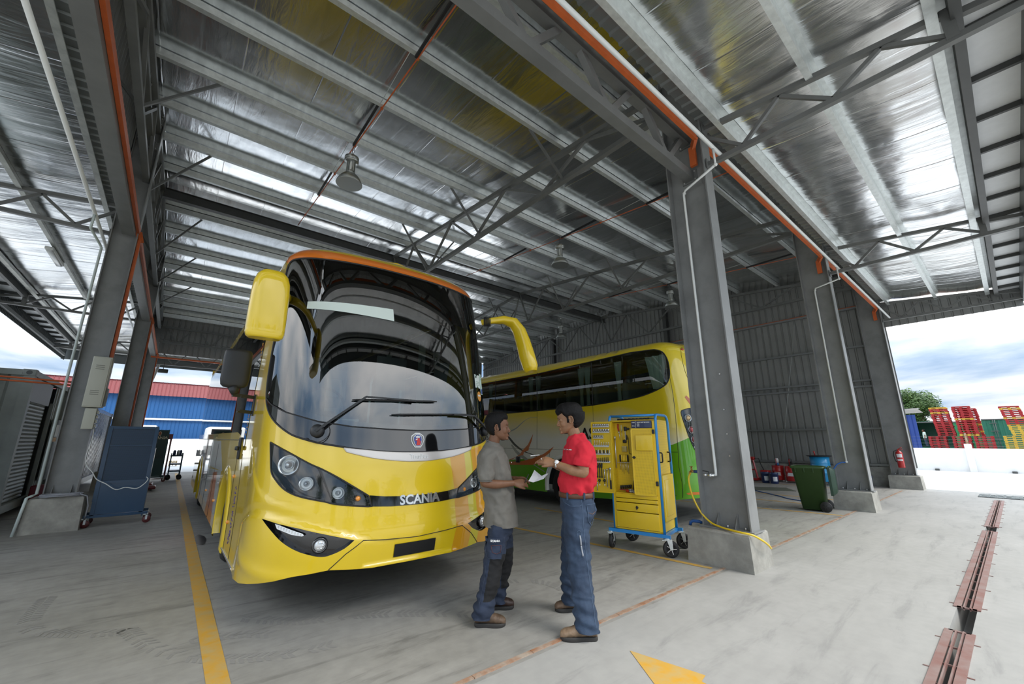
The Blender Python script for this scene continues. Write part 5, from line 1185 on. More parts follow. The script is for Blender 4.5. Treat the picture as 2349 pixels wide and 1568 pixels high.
# tail lamp cluster
tl = skin(F2, TAIL, mats=[LAMPB], step=.05, off=-.05, name='tail_lamp', parent=BUS2, label='tall smoked tail lamp cluster with round lights')
g = MB(); g.loft([[Vector(F2(a, b, 0)) for a, b in TAIL], [Vector(F2(a, b, -.05)) for a, b in TAIL]], cap=False); g.build('tail_lamp_wall', LAMPB, tl)
skin(F2, TAIL, mats=[LENS], step=.06, off=.003, name='tail_lamp_lens', parent=tl); surf_tube(F2, TAIL+[TAIL[0]], .006, .003).build('tail_lamp_seal', BLACK, tl)
for s_, h_, m_ in ((-1.03, 1.98, mat('lamp_amber', (.75, .50, .20), .2, coat=1.)), (-.985, 1.76, mat('lamp_red', (.65, .03, .04), .2, coat=1.)), (-.955, 1.57, MATS['lamp_red']), (-.93, 1.40, mat('lamp_clear', (.8, .8, .8), .15, .5, coat=1.))):
    p, a, b, n = frame_at(F2, s_, h_, -.04); g = MB(); g.lathe([(.075, -.01), (.078, .02), (.066, .03), (.06, .02), (0, .02)], c=p, axis=n, n=24); g.build('lamp_ring', REFL, tl); g = MB(); g.lathe([(.06, .02), (.045, .04), (0, .045)], c=p, axis=n, n=24); g.build('round_lamp', m_, tl)
# rear panels, marker, orange lip, gaps
surf_tube(F2, [(-1.25, 3.30), (-1.25, 2.82), (-1.26, 2.46), (-1.29, 1.76), (-1.34, 1.05), (-1.29, .52)], .004, .001).build('panel_gap', BLACK, BUS2)
surf_tube(F2, smooth_loop([(-.83, 3.40), (-.5, 3.42), (0, 3.43), (.5, 3.42), (.83, 3.40), (.80, 2.75), (.5, 2.6), (-.5, 2.6), (-.86, 2.78)], 4)+[(-.83, 3.40)], .004, .001).build('panel_gap', BLACK, BUS2)
skin(F2, [(-1.24, .60), (-1.15, .625), (-.6, .625), (-.6, .585), (-1.2, .575)], mats=[ORA], step=.06, off=.004, name='orange_lip', parent=BUS2)
skin(F2, [(.6, .60), (1.25, .625), (1.25, .57), (.6, .57)], mats=[ORA], step=.06, off=.004, name='orange_lip', parent=BUS2)
g = MB(); p, a, b, n = frame_at(F2, -.78, 3.40); g.ico(p, .035, 2, (1.6, .8, .6)); g.build('side_marker', REDP, BUS2)
for pts in ([(-3.32, 2.35), (-3.33, 1.34)], [(-5.22, 2.33), (-5.24, 1.35)], [(-1.32, 1.34), (-11.8, 1.34)], [(-4.75, 1.34), (-4.80, 1.10)], [(-5.15, .52), (-11.8, .50)], [(-3.7, .50), (-1.4, .55)], [(-2.4, 1.34), (-2.4, .36)], [(-6.6, 1.34), (-6.6, .3)]): surf_tube(F2, pts, .0035, .001).build('panel_gap', BLACK, BUS2)
# painted graphics
OSW = mat('graphic_orange', (.58, .13, .02), .3, coat=1.); GSW = mat('graphic_grey', (.34, .36, .34), .3, coat=1.); KSW = mat('graphic_black', (.02, .02, .02), .3, coat=1.)
def gr(pts, m, off, nm='side_graphic'): skin(F2, pts, mats=[m], step=.08, off=off, name=nm, parent=BUS2)
def ribbon(pts, w): 
    q = smooth_loop(pts, 5, False); L = []; R = []
    for i, p in enumerate(q):
        a = Vector(q[min(i+1, len(q)-1)])-Vector(q[max(i-1, 0)]); a.normalize(); k = i/(len(q)-1); ww = w*(.25+.75*sin(pi*min(1, k*1.3+.1))) if not callable(w) else w(k); L.append((p[0]-a.y*ww/2, p[1]+a.x*ww/2)); R.append((p[0]+a.y*ww/2, p[1]-a.x*ww/2))
    return L+R[::-1]
gr(ribbon([(-6.9, 1.9), (-6.42, 1.64), (-6.16, 1.45), (-5.79, 1.28), (-5.44, 1.2), (-5.15, 1.12)], .07), KSW, .003)
gr(ribbon([(-6.29, 1.44), (-6.04, 1.23), (-5.6, 1.04), (-5.22, .88), (-4.95, .78)], .09), GSW, .004)
gr(ribbon([(-6.42, 1.78), (-6.32, 1.82), (-6.09, 1.89), (-5.78, 2.06), (-5.54, 2.15), (-5.24, 2.16)], .035), GSW, .003)
gr([(-6.7, .98), (-6.47, 1.01), (-6.04, 1.13), (-5.79, 1.17), (-5.76, 1.25), (-5.57, 1.30), (-5.56, 1.36), (-5.45, 1.53), (-5.38, 1.73), (-5.59, 1.45), (-5.84, 1.28), (-5.91, 1.2), (-6.26, 1.04)], OSW, .005)
gr([(-6.6, .97), (-5.91, 1.0), (-5.44, 1.09), (-4.99, 1.22), (-4.61, 1.41), (-4.77, 1.25), (-5.1, 1.07), (-5.17, .98), (-5.44, .93), (-5.91, .91), (-6.5, .89)], OSW, .006)
gr(ribbon([(-1.02, 2.4), (-.6, 1.9), (-.2, 1.5), (.3, 1.3)], .12), OSW, .003)
gr(ribbon([(.45, 1.62), (.80, 1.52), (1.05, 1.62), (1.15, 1.9), (1.0, 2.05)], .05), OSW, .003); gr([(.7, 2.05), (1.1, 2.05), (1.1, 1.97), (.7, 1.97)], OSW, .003)
wrap(F2, -3.50, 1.70, text_mesh('AS', .36, .002, .008), .006).build('lettering', KSW, BUS2)
g = MB(); p, a, b, n = frame_at(F2, -6.0, 1.05, .01); g.rbox(p, (.06, .16, .16), .02); g.build('filler_cap', PLB, BUS2)
g = MB(); p, a, b, n = frame_at(F2, -1.55, .90, .0); g.rbox(p, (.02, .06, .2), .008); g.build('flap_latch', PLB, BUS2)
for sc in (4.30, 10.2):
    for sg in (-1, 1):
        A = arch(sc, .60, .48); rings = []
        for (a, b) in A:
            if b < .3: continue
            c = Vector((sg*sc, .48)); d = (Vector((sg*a, b))-c).normalized(); rings.append([F2(*(Vector((sg*a, b))+d*q), o) for q, o in ((.07, -.001), (.05, .014), (.0, .02), (-.02, .01), (-.02, -.06))])
        g = MB(); g.loft(rings, cap=False, closed=False); g.build('wheel_arch', CWHT if sc < 5 else CGRN, BUS2)
        x, y, z = F2(sg*sc, .5); g = MB(); g.box((sg*.75, y, .78), (.5, 1.3, .85)); g.build('wheel_housing', DARKIN, BUS2)
        w_ = make_wheel(.49, .29); w_.parent = BUS2; w_.location = (sg*1.04, y, .49); w_.rotation_euler = (0, 0, 0 if sg < 0 else pi)
# ================================================================== yellow tool cabinet on castors
CY = mat('cabinet_yellow', (.82, .56, .02), .35, coat=.3); CB = mat('cabinet_blue', (.025, .27, .68), .3, coat=.5); ALU = mat('aluminium_rail', (.72, .74, .75), .3, .6)
def peg_mat():
    m = bpy.data.materials.new('perforated_yellow_sheet'); m.use_nodes = True; nt = m.node_tree; p = nt.nodes['Principled BSDF']
    t = N(nt, 'ShaderNodeTexCoord'); s = N(nt, 'ShaderNodeSeparateXYZ'); nt.links.new(t.outputs['Object'], s.inputs[0])
    def fr(o): return math_(nt, 'ABSOLUTE', math_(nt, 'SUBTRACT', math_(nt, 'FRACT', math_(nt, 'MULTIPLY', o, 62.)), .5))
    xy = math_(nt, 'ADD', s.outputs[0], s.outputs[1]); d = math_(nt, 'MAXIMUM', fr(xy), fr(s.outputs[2]))
    nt.links.new(ramp(nt, d, [(.19, (.30, .17, .01)), (.22, (.82, .56, .02))]), p.inputs['Base Color']); p.inputs['Roughness'].default_value = .4; return m
PEG = peg_mat()
CART = thing('tool_cabinet', 'tall yellow tool cabinet in a blue tube frame on castors with its doors open', 'tool cabinet', (5.335, 4.05, 0), radians(-76.5))
W_, D_ = .70, .60
g = MB()
g.box((W_/2, D_/2, .30), (W_, D_, .02)); g.box((.01, D_/2, 1.07), (.018, D_-.02, 1.56)); g.box((W_-.01, D_/2, 1.07), (.018, D_-.02, 1.56)); g.box((W_/2, D_-.01, 1.07), (W_, .018, 1.56)); g.box((W_/2, D_/2, 1.85), (W_, D_, .018)); g.box((W_/2, D_/2, .785), (W_-.03, D_-.02, .018))
g.box((W_/2, .008, 1.845), (W_, .016, .02)); g.box((W_-.018, .008, 1.07), (.036, .016, 1.56)); g.box((.018, .008, 1.07), (.036, .016, 1.56)); g.build('carcass', CY, CART)
g = MB(); g.box((W_/2, .13, 1.31), (W_-.04, .01, 1.04)); g.build('pegboard', PEG, CART)
for x_ in (.028, W_-.028): g = MB(); g.box((x_, .07, 1.31), (.01, .11, 1.04)); g.build('pegboard', PEG, CART)
for z0, z1, lb in ((.725, .780, 'drawer_front'), (.668, .718, 'drawer_front'), (.545, .658, 'drawer_front'), (.315, .535, 'drawer_front')):
    g = MB(); g.rbox((W_/2, -.004, (z0+z1)/2), (W_-.07, .022, z1-z0), .004); d = g.build(lb, CY, CART)
    if z0 in (.545, .315, .668):
        g = MB()
        for k in range(5): g.cyl((.06+k*.145, -.016, z0+.012), (.06+k*.145, -.020, z0+.012), .004, 6)
        for k in (0, 1): g.cyl((.05+k*.60, -.016, z1-.02), (.05+k*.60, -.020, z1-.02), .004, 6)
        g.build('rivets', ALU, d)
    if z0 == .545: g = MB(); g.lathe([(.018, 0), (.02, .01), (.012, .022), (0, .024)], c=(W_/2+.01, -.015, .605), axis=(0, -1, 0), n=16); g.box((W_/2+.01, -.04, .605), (.012, .014, .05)); g.build('latch', BLACK, d)
# right-hand door, ajar
door = bpy.data.objects.new('door', None); COL.objects.link(door); door.parent = CART; door.location = (W_-.035, -.004, 0); door.rotation_euler = (0, 0, radians(10)); door['label'] = 'right door standing ajar with a flat document pocket'
DW = .315
g = MB(); g.box((-DW/2, -.008, 1.255), (DW, .006, .95)); 
g.build('door_panel', PEG, door)
g = MB()
for a, b, c, d in ((-.008, 0, .016, .95), (-DW+.008, 0, .016, .95)): g.box((a, -.006, 1.255), (c, .022, d))
for z in (.79, 1.72): g.box((-DW/2, -.006, z), (DW, .022, .018))
g.build('door_frame', CY, door)
g = MB(); g.rbox((-DW/2+.03, -.026, 1.52), (.24, .024, .22), .004); g.build('document_pocket', CY, door)
g = MB(); g.lathe([(.018, 0), (.02, .01), (.012, .022), (0, .024)], c=(-DW+.03, -.015, 1.31), axis=(0, -1, 0), n=16); g.box((-DW+.03, -.04, 1.31), (.05, .014, .012)); g.build('latch', BLACK, door)
for z in (1.68, .95):
    g = MB(); g.rbox((.012, -.012, z), (.035, .03, .06), .004); g.build('hinge', BLACK, door)
g = MB(); g.box((W_-.035-.16, -.004, 1.79), (.31, .008, .105)); pl = g.build('name_plate', mat('navy_plate', (.01, .02, .08), .3, coat=1.), CART)
g = MB(); g.box((W_-.035-.245, -.0095, 1.79), (.004, .003, .1)); g.build('name_plate_divider', ALU, pl)
for txt, x, z, s_ in (('NAME', -.28, 1.818, .016), ('ID No.', -.28, 1.768, .015), ('WOO ZART BN WOO', -.128, 1.818, .019), ('POIL', -.205, 1.793, .019), ('0042', -.205, 1.767, .018)):
    t_ = text_mesh(txt, s_, .0006, .0008); t_.xf(Matrix.Translation((W_-.035+x, -.0098, z))); t_.build('plate_lettering', WHITE, pl)
# left-hand door folded fully open, carrying the socket rails
ld = bpy.data.objects.new('door', None); COL.objects.link(ld); ld.parent = CART; ld.location = (.03, -.022, 0); ld.rotation_euler = (0, 0, radians(5)); ld['label'] = 'left door swung wide open, lined with socket rails'
g = MB(); g.box((-.165, 0, 1.31), (.32, .006, 1.05)); g.build('door_panel', PEG, ld)
g = MB()
for x in (-.006, -.325): g.box((x, 0, 1.31), (.014, .022, 1.06))
for z in (.785, 1.835): g.box((-.165, 0, z), (.33, .022, .014))
g.build('door_frame', CY, ld)
RAILS = [(1.765, .270, 0), (1.68, .275, 0), (1.59, .17, -.05), (1.462, .255, -.012), (1.345, .26, .0), (1.225, .255, -.005)]
for z, L, dx in RAILS:
    g = MB(); g.box((-.165+dx, -.017, z), (L, .022, .016)); g.box((-.165+dx, -.0085, z+.012), (L, .003, .02)); g.build('socket_rail', ALU, ld)
# frame: two rounded side hoops, base and top bars
def hoop(x):
    pts = [(x, .020, .27), (x, .020, 1.82), (x, .025, 1.875), (x, .045, 1.915), (x, .10, 1.93), (x, .47, 1.935), (x, .54, 1.92), (x, .585, 1.88), (x, .60, 1.82), (x, .60, .27)]
    g = MB(); g.tube(pts, .021, 10); g.build('frame_tube', CB, CART)
hoop(-.012); hoop(W_+.012)
for p, q in (((-.01, .06, 1.925), (W_+.01, .06, 1.925)), ):
    g = MB(); g.tube([p, q], .019, 10); g.build('frame_tube', CB, CART)
g = MB()
for y in (.0, .60): g.box((W_/2, y, .262), (W_+.20, .045, .045))
for x in (-.01, W_+.01): g.box((x, .30, .262), (.045, .60, .045))
g.build('base_frame', CB, CART)
# side face
g = MB(); g.box((W_+.004, .30, 1.46), (.008, .50, .78)); g.build('side_panel', PEG, CART)
g = MB(); g.rbox((W_+.02, .33, .745), (.03, .50, .63), .008); g.build('side_cover', CY, CART); g = MB(); g.rbox((W_+.036, .33, .745), (.014, .38, .50), .02); g.build('side_cover_pressing', CY, CART)
for y in (.09, .47):
    g = MB(); g.tube([(W_+.01, y, 1.38), (W_+.045, y, 1.375), (W_+.05, y, 1.36), (W_+.05, y, 1.26), (W_+.045, y, 1.245), (W_+.01, y, 1.24)], .010, 8); g.build('side_handle', BLACK, CART)
# top tray with small tools' ends
g = MB(); 
for k in range(9): g.box((.10+k*.06, .3, 1.875), (.03, .4, .03))
g.build('top_rack', BLACK, CART)
def caster(x, y, a):
    e = bpy.data.objects.new('caster', None); COL.objects.link(e); e.parent = CART; e.location = (x, y, 0); e.rotation_euler = (0, 0, a)
    g = MB(); g.lathe([(.07, -.022), (.10, -.024), (.107, -.015), (.107, .015), (.10, .024), (.07, .022), (.065, 0), (.07, -.022)], c=(.035, 0, .107), axis=(0, 1, 0), n=36); g.build('tyre', BLACK, e)
    g = MB(); g.lathe([(0, -.026), (.018, -.026), (.02, -.012), (.055, -.010), (.072, -.018), (.072, .018), (.055, .010), (.02, .012), (.018, .026), (0, .026)], c=(.035, 0, .107), axis=(0, 1, 0), n=30); g.build('rim', GALV, e)
    g = MB()
    for k in range(5): aa = 2*pi*k/5; g.bar((.035+.02*cos(aa), -.016, .107+.02*sin(aa)), (.035+.068*cos(aa), -.020, .107+.068*sin(aa)), .008, .012, (0, 1, 0))
    g.build('spokes', CHROME, e)
    g = MB()
    for s in (-1, 1): g.prism([(-.02, s*.034, .225), (.05, s*.034, .225), (.055, s*.034, .10), (.018, s*.034, .10)], (0, s*.004, 0))
    g.box((.0, 0, .228), (.10, .085, .012)); g.cyl((.035, -.042, .107), (.035, .042, .107), .008, 8); g.lathe([(.035, .232), (.035, .242), (.0, .242)], n=16); g.build('fork', GALV, e)
    g = MB(); g.box((-.055, 0, .218), (.05, .05, .008)); g.build('brake_pedal', GALV, e)
for x, y, a in ((-.075, .0, radians(97)), (W_+.055, .0, radians(30)), (-.02, .60, radians(45)), (W_+.065, .60, radians(40))): caster(x, y, a)
# tools: each its own object, placed through the cabinet's frame
bpy.context.view_layer.update()
MC = CART.matrix_world.copy(); ML = Matrix.LocRotScale(ld.location, ld.rotation_euler, None); ML = MC @ ML
STL = mat('tool_steel', (.62, .62, .60), .25, .9); BLT = mat('black_tool', (.03, .03, .03), .4, .3)
def place(o, M, p, rot=None):
    m = M @ Matrix.Translation(p)
    if rot is not None: m = m @ rot
    o.matrix_world = m; return o
def proto(fn, name, m):
    g = MB(); fn(g); me = g.mesh(name, m); return me
def socket_fn(r, h):
    def f(g): g.lathe([(r*.75, 0), (r*.8, h*.4), (r, h*.5), (r, h), (r*.72, h), (r*.70, h*.8), (0, h*.8)], n=14)
    return f
def bit_fn(r, h, hold=.016):
    def f(g): g.lathe([(.009, 0), (.009, hold), (r, hold+.004), (r, h), (r*.6, h+.003), (0, h+.003)], n=10)
    return f
def row(name, cat, me_list, z, xs, label, group, y=-.02):
    for i, x in enumerate(xs):
        o = bpy.data.objects.new(name, me_list[i % len(me_list)]); COL.objects.link(o); place(o, ML, (x, y, z)); tag(o, label, cat, group)
row('socket', 'socket', [proto(socket_fn(.0125, .034), 'socket', STL)], 1.774, [-.285+i*.030 for i in range(9)], 'small chrome socket on the top rail of the open cabinet door', 'sockets on the top rail')
row('socket', 'socket', [proto(socket_fn(.0145+.0008*i, .040), 'socket', STL) for i in range(7)], 1.689, [-.285+i*.040 for i in range(7)], 'large chrome socket on the second rail of the open cabinet door', 'sockets on the second rail')
row('socket', 'socket', [proto(socket_fn(.0125, .034), 'socket', STL)], 1.599, [-.285+i*.029 for i in range(6)], 'chrome socket on the short third rail of the open cabinet door', 'sockets on the third rail')
row('socket_bit', 'bit', [proto(bit_fn(.0045, .085 if i < 4 else .055), 'socket_bit', STL) for i in range(9)], 1.471, [-.28+i*.029 for i in range(9)], 'slim bit standing on the fourth rail of the open cabinet door', 'bits on the fourth rail')
row('socket_bit', 'bit', [proto(bit_fn(.007, .06), 'socket_bit', STL), proto(bit_fn(.009, .05), 'socket_bit', BLT)], 1.354, [-.285+i*.030 for i in range(9)], 'short bit on the fifth rail of the open cabinet door', 'bits on the fifth rail')
row('socket_bit', 'bit', [proto(bit_fn(.005, .045+.003*i), 'socket_bit', BLT) for i in range(8)], 1.234, [-.28+i*.030 for i in range(8)], 'black hex bit on the lowest rail of the open cabinet door', 'bits on the lowest rail')
def hanging(name, cat, parts, M, p, label, group=None, rot=None):
    t = thing(name, label, cat, (0, 0, 0)); place(t, M, p, rot)
    if group: t['group'] = group
    for nm, m, fn in parts: g = MB(); fn(g); g.build(nm, m, t)
    return t
for i in range(3):
    hanging('spanner', 'spanner', [('handle', BLT, lambda g: (g.rbox((0, 0, -.09), (.014, .012, .15), .005), g.rbox((0, 0, .0), (.030, .014, .05), .006), g.rbox((.006, 0, .03), (.024, .012, .03), .005), g.rbox((0, 0, -.16), (.024, .012, .02), .005)))], ML, (-.255+i*.036, -.018, 1.165), 'black pipe spanner hanging in the trio on the open cabinet door', 'black spanners on the door')
for i, (x, z, L, r) in enumerate(((-.142, 1.12, .13, .008), (-.10, 1.13, .26, .007), (-.265, .93, .12, .006))):
    hanging('extension_bar', 'extension bar', [('shaft', STL, lambda g, L=L, r=r: (g.cyl((0, 0, 0), (0, 0, -L), r, 10), g.cyl((0, 0, .0), (0, 0, -.025), r*1.6, 10), g.cyl((0, 0, -L), (0, 0, -L-.012), r*1.3, 10)))], ML, (x, -.018, z), ('short chrome extension bar hanging beside the black spanners', 'long chrome extension bar on the open cabinet door', 'small chrome bar at the lower corner of the open cabinet door')[i])
hanging('ratchet', 'ratchet', [('head', STL, lambda g: g.lathe([(.0, -.012), (.019, -.012), (.021, 0), (.019, .012), (0, .012)], c=(0, 0, 0), axis=(0, 1, 0), n=18)), ('shaft', STL, lambda g: g.tube([(0, 0, -.018), (0, 0, -.12), (0, 0, -.16)], [.007, .007, .010], 10))], ML, (-.052, -.018, 1.13), 'chrome ratchet with a round head hanging on the open cabinet door')
hanging('folding_knife', 'knife', [('handle', BLT, lambda g: g.rbox((0, 0, 0), (.026, .014, .13), .008))], ML, (-.048, -.018, .90), 'black folding knife at the lower right of the open cabinet door')
for i, x in enumerate((-.225, -.145)):
    hanging('oil_filter_clamp', 'clamp', [('clamp', BLT, lambda g: (g.ico((0, 0, 0), .022, 2), g.cyl((0, 0, -.01), (0, 0, -.055), .006, 8))), ('tip', WHITE, lambda g: g.cyl((.0, 0, -.05), (0, 0, -.075), .007, 8))], ML, (x, -.02, .955), ('black rounded clamp below the spanners', 'black rounded clamp below the extension bars')[i])
YB = .105
def inside(name, cat, parts, x, z, label, group=None, rot=None, y=YB): return hanging(name, cat, parts, MC, (x, y, z), label, group, rot)
inside('extension_bar', 'extension bar', [('shaft', STL, lambda g: (g.cyl((0, 0, 0), (0, 0, -.46), .009, 10), g.cyl((0, 0, .02), (0, 0, -.03), .014, 10)))], .06, 1.60, 'long chrome bar hanging at the left inside the cabinet', y=.03)
inside('pliers', 'pliers', [('red_handle', mat('grip_red', (.45, .02, .03), .4), lambda g: g.tube([(0, 0, 0), (-.012, 0, .05), (-.008, 0, .11)], [.011, .013, .010], 8)), ('jaw', STL, lambda g: (g.ico((.0, 0, -.02), .018, 2), g.tube([(0, 0, -.02), (.008, 0, -.08), (.012, 0, -.14)], [.008, .006, .003], 8)))], .10, 1.70, 'red-handled long-nose pliers hanging inside the cabinet')
inside('screwdriver', 'screwdriver', [('grip', mat('grip_clear', (.55, .50, .25), .3), lambda g: g.cyl((0, 0, 0), (0, 0, .09), .012, 10)), ('blade', STL, lambda g: g.cyl((0, 0, 0), (0, 0, -.13), .004, 8))], .145, 1.70, 'single pale-handled screwdriver hanging near the top inside the cabinet')
inside('adjustable_wrench', 'wrench', [('head', BLT, lambda g: (g.rbox((0, 0, 0), (.05, .018, .07), .01), g.rbox((.04, 0, .0), (.05, .016, .03), .006))), ('shaft', STL, lambda g: g.bar((0, 0, -.03), (.0, 0, -.20), .016, .012))], .205, 1.73, 'wrench with a black head and steel shaft inside the cabinet')
inside('blow_gun', 'blow gun', [('body', BLT, lambda g: (g.rbox((0, 0, 0), (.06, .02, .05), .01), g.rbox((.035, 0, .06), (.025, .02, .07), .008))), ('nozzle', CY, lambda g: g.cyl((-.01, 0, .03), (.01, 0, .045), .01, 8))], .185, 1.54, 'black trigger gun with a yellow tip inside the cabinet')
inside('hex_key', 'hex key', [('rod', BLT, lambda g: g.tube([(0, 0, 0), (0, 0, -.24), (.035, 0, -.25)], .005, 6))], .245, 1.60, 'long black hex key inside the cabinet')
inside('bit_box', 'box', [('case', mat('clear_case', (.45, .36, .12), .2), lambda g: g.rbox((0, 0, 0), (.075, .03, .075), .004)), ('lid', mat('case_lid', (.6, .5, .25), .3), lambda g: g.rbox((0, 0, .04), (.077, .032, .01), .003))], .175, 1.42, 'clear yellow bit box on the pegboard')
SDH = [CY, CY, CY, CY, BLT, BLT]
for i in range(6):
    m_ = BLT if i in (0, 5) else CY
    inside('screwdriver', 'screwdriver', [('grip', m_, lambda g: g.tube([(0, 0, 0), (0, 0, .03), (0, 0, .09), (0, 0, .105)], [.009, .012, .012, .007], 10)), ('blade', STL, lambda g, i=i: g.cyl((0, 0, 0), (0, 0, -.12-.03*(i % 3)), .0035, 8))], .095+i*.025, 1.235, 'black-handled screwdriver in the row inside the cabinet' if m_ is BLT else 'yellow-handled screwdriver in the row inside the cabinet', 'screwdrivers in the cabinet row')
g = MB(); g.box((.16, .10, 1.225), (.20, .05, .006)); g.build('screwdriver_rack', ALU, CART)
for i in range(6):
    o = bpy.data.objects.new('socket', proto(socket_fn(.014, .05), 'socket', BLT)); COL.objects.link(o); place(o, MC, (.085+i*.031, .095, .835+.004*i)); tag(o, 'black impact socket in the bottom row inside the cabinet', 'socket', 'black impact sockets inside the cabinet')
g = MB(); g.box((.165, .10, .828), (.20, .04, .012)); g.build('socket_tray', mat('tray_red', (.25, .03, .03), .5), CART)
inside('air_drill', 'drill', [('body', BLT, lambda g: g.tube([(0, 0, 0), (0, 0, .08), (0, 0, .16)], [.022, .026, .022], 12)), ('chuck', STL, lambda g: g.tube([(0, 0, .16), (0, 0, .2), (0, 0, .23)], [.02, .018, .006], 12))], .315, .80, 'black air drill standing in the bottom of the cabinet', y=.06)
inside('spray_bottle', 'bottle', [('body', mat('bottle_red', (.6, .03, .02), .3, coat=.5), lambda g: g.tube([(-.05, 0, .02), (.03, 0, .02), (.045, 0, .02)], [.02, .022, .01], 12))], .235, .797, 'red bottle lying in the bottom of the cabinet', y=.05)
g = MB(); 
for k in range(14): g.ico((random.uniform(-.05, .05), random.uniform(-.03, .03), .015+random.uniform(0, .03)), random.uniform(.012, .024), 1, (1.3, 1, .7))
o = g.build('cotton_glove', mat('glove_white', (.55, .53, .48), .9, var=.5, vscale=60., col2=(.08, .08, .08)), None); place(o, MC, (.295, .03, .795)); tag(o, 'crumpled black and white work glove in the bottom of the cabinet', 'glove')

# ================================================================== hoses and taps
YH = mat('yellow_hose', (.80, .55, .02), .4, coat=.4); BRASS = mat('brass', (.45, .28, .10), .35, .8)
t = thing('garden_hose', 'yellow hose looping from the brass tap down over the concrete block', 'hose', (0, 0, 0))
hp = [(5.86, 3.07, 1.10), (5.80, 3.08, 1.02), (5.79, 3.05, .82), (5.78, 2.95, .61), (5.77, 2.82, .49), (5.72, 2.66, .455), (5.66, 2.50, .448), (5.62, 2.36, .446), (5.66, 2.26, .43), (5.76, 2.20, .37), (5.90, 2.19, .30), (6.0, 2.2, .245)]
P_ = [Vector(p) for p in hp]; q = []
for i in range(len(P_)-1):
    p0, p1, p2, p3 = P_[max(i-1, 0)], P_[i], P_[i+1], P_[min(i+2, len(P_)-1)]
    for k in range(6): u = k/6; q.append(.5*((2*p1)+(p2-p0)*u+(2*p0-5*p1+4*p2-p3)*u*u+(3*p1-p0-3*p2+p3)*u**3))
q.append(P_[-1]); g = MB(); g.tube(q, .0125, 10); g.build('tube', YH, t)
t = thing('water_tap', 'brass tap on a blue pipe end beside the nearest column', 'tap', (5.9, 3.06, 1.12))
g = MB(); g.cyl((0, -.02, 0), (0, -.10, 0), .022, 12); g.cyl((0, -.10, 0), (0, -.14, 0), .028, 12); g.build('pipe_end', mat('blue_fitting', (.02, .10, .35), .4), t)
g = MB(); g.cyl((0, -.02, 0), (0, .03, 0), .018, 10); g.tube([(0, .02, 0), (-.02, .035, -.01), (-.04, .03, -.04)], .014, 10); g.cyl((0, .015, 0), (0, .015, .06), .012, 10); g.build('body', BRASS, t); g = MB(); g.box((0, .015, .066), (.06, .01, .01)); g.box((0, .015, .066), (.01, .05, .01)); g.build('handle', BRASS, t)
t = thing('valve', 'chrome ball valve at the foot of the white pipe on the nearest column', 'valve', (5.80, 2.75, 1.09))
g = MB(); g.cyl((0, -.04, 0), (0, .10, 0), .016, 10); g.cyl((0, .0, 0), (0, .03, 0), .026, 12); g.cyl((0, .07, 0), (0, .10, 0), .022, 8); g.build('body', CHROME, t); g = MB(); g.tube([(-.02, .02, .02), (-.03, .02, .05), (-.03, .10, .055)], .006, 6); g.build('lever', BLACK, t)
g = MB(); g.tube([(5.88, 2.98, .44), (5.86, 3.02, .46), (5.84, 3.10, .46), (5.83, 3.13, .44), (5.83, 3.14, .40)], .022, 10); tag(g.build('pipe_stub', mat('blue_fitting', (.02, .10, .35), .4)), 'short blue pipe stub beside the column foot', 'pipe')
BH = mat('blue_hose', (.02, .12, .42), .4)
g = MB(); g.tube([(12.50, 2.70, 1.05), (12.46, 2.76, 1.05), (12.42, 2.85, 1.0), (12.38, 2.95, .85), (12.36, 3.02, .66), (12.34, 3.06, .55)], .014, 8); tag(g.build('water_hose', BH), 'short blue hose hanging from the white pipe beside the wheelie bin', 'hose')
g = MB(); g.tube([(14.7, 5.62, .012), (14.4, 5.35, .012), (14.17, 5.08, .012), (13.7, 4.6, .012), (13.29, 4.26, .012), (13.2, 4.1, .012), (12.9, 3.6, .012)], .012, 8); tag(g.build('air_hose', BH), 'blue air hose lying on the floor between the rear bus and the bin', 'hose')

# ================================================================== wheelie bin
BG = mat('bin_green', (.035, .078, .022), .45, spec=.5, var=.12, vscale=4.); BGD = mat('bin_lid_green', (.018, .05, .03), .45)
t = thing('wheelie_bin', 'dark green two-wheeled rubbish bin with its lid hanging open', 'bin', (11.75, 3.24, 0), radians(-80))
def rr(cx, cy, sx, sy, z, r=.06, n=5):
    out = []
    for k, (a, b) in enumerate(((1, 1), (-1, 1), (-1, -1), (1, -1))):
        for j in range(n+1):
            th = pi/2*k+pi/2*j/n; out.append((cx+a*(sx/2-r)+r*cos(th), cy+b*(sy/2-r)+r*sin(th), z))
    return out
g = MB(); g.loft([rr(-.0, 0, .46, .44, .03), rr(-.03, 0, .60, .54, .92), rr(-.03, 0, .66, .58, .925), rr(-.03, 0, .66, .58, .97), rr(-.03, 0, .60, .52, .975), rr(-.03, 0, .56, .48, .9)]); g.build('body', BG, t)
g = MB()
for k in range(3): g.box((-.25+.17*k, -.285, .89), (.016, .02, .10))
g.build('rim_ribs', BG, t)
g = MB(); g.tube([(.33, -.22, .93), (.37, -.22, .97), (.37, .22, .97), (.33, .22, .93)], .016, 8); g.build('handle_bar', BG, t)
g = MB(); g.loft([[(.36+.015*abs(k-4)*0+(.10 if 0 < k < 8 else .0)*(.35 if i in (0, 5) else 1), -.28+.07*k, z) for k in range(9)] for i, z in enumerate((.96, .90, .75, .55, .42, .36))], cap=False, closed=False); g.box((.37, -.285, .66), (.05, .015, .6)); g.box((.37, .285, .66), (.05, .015, .6)); g.build('lid', BGD, t, label='lid hanging down behind')
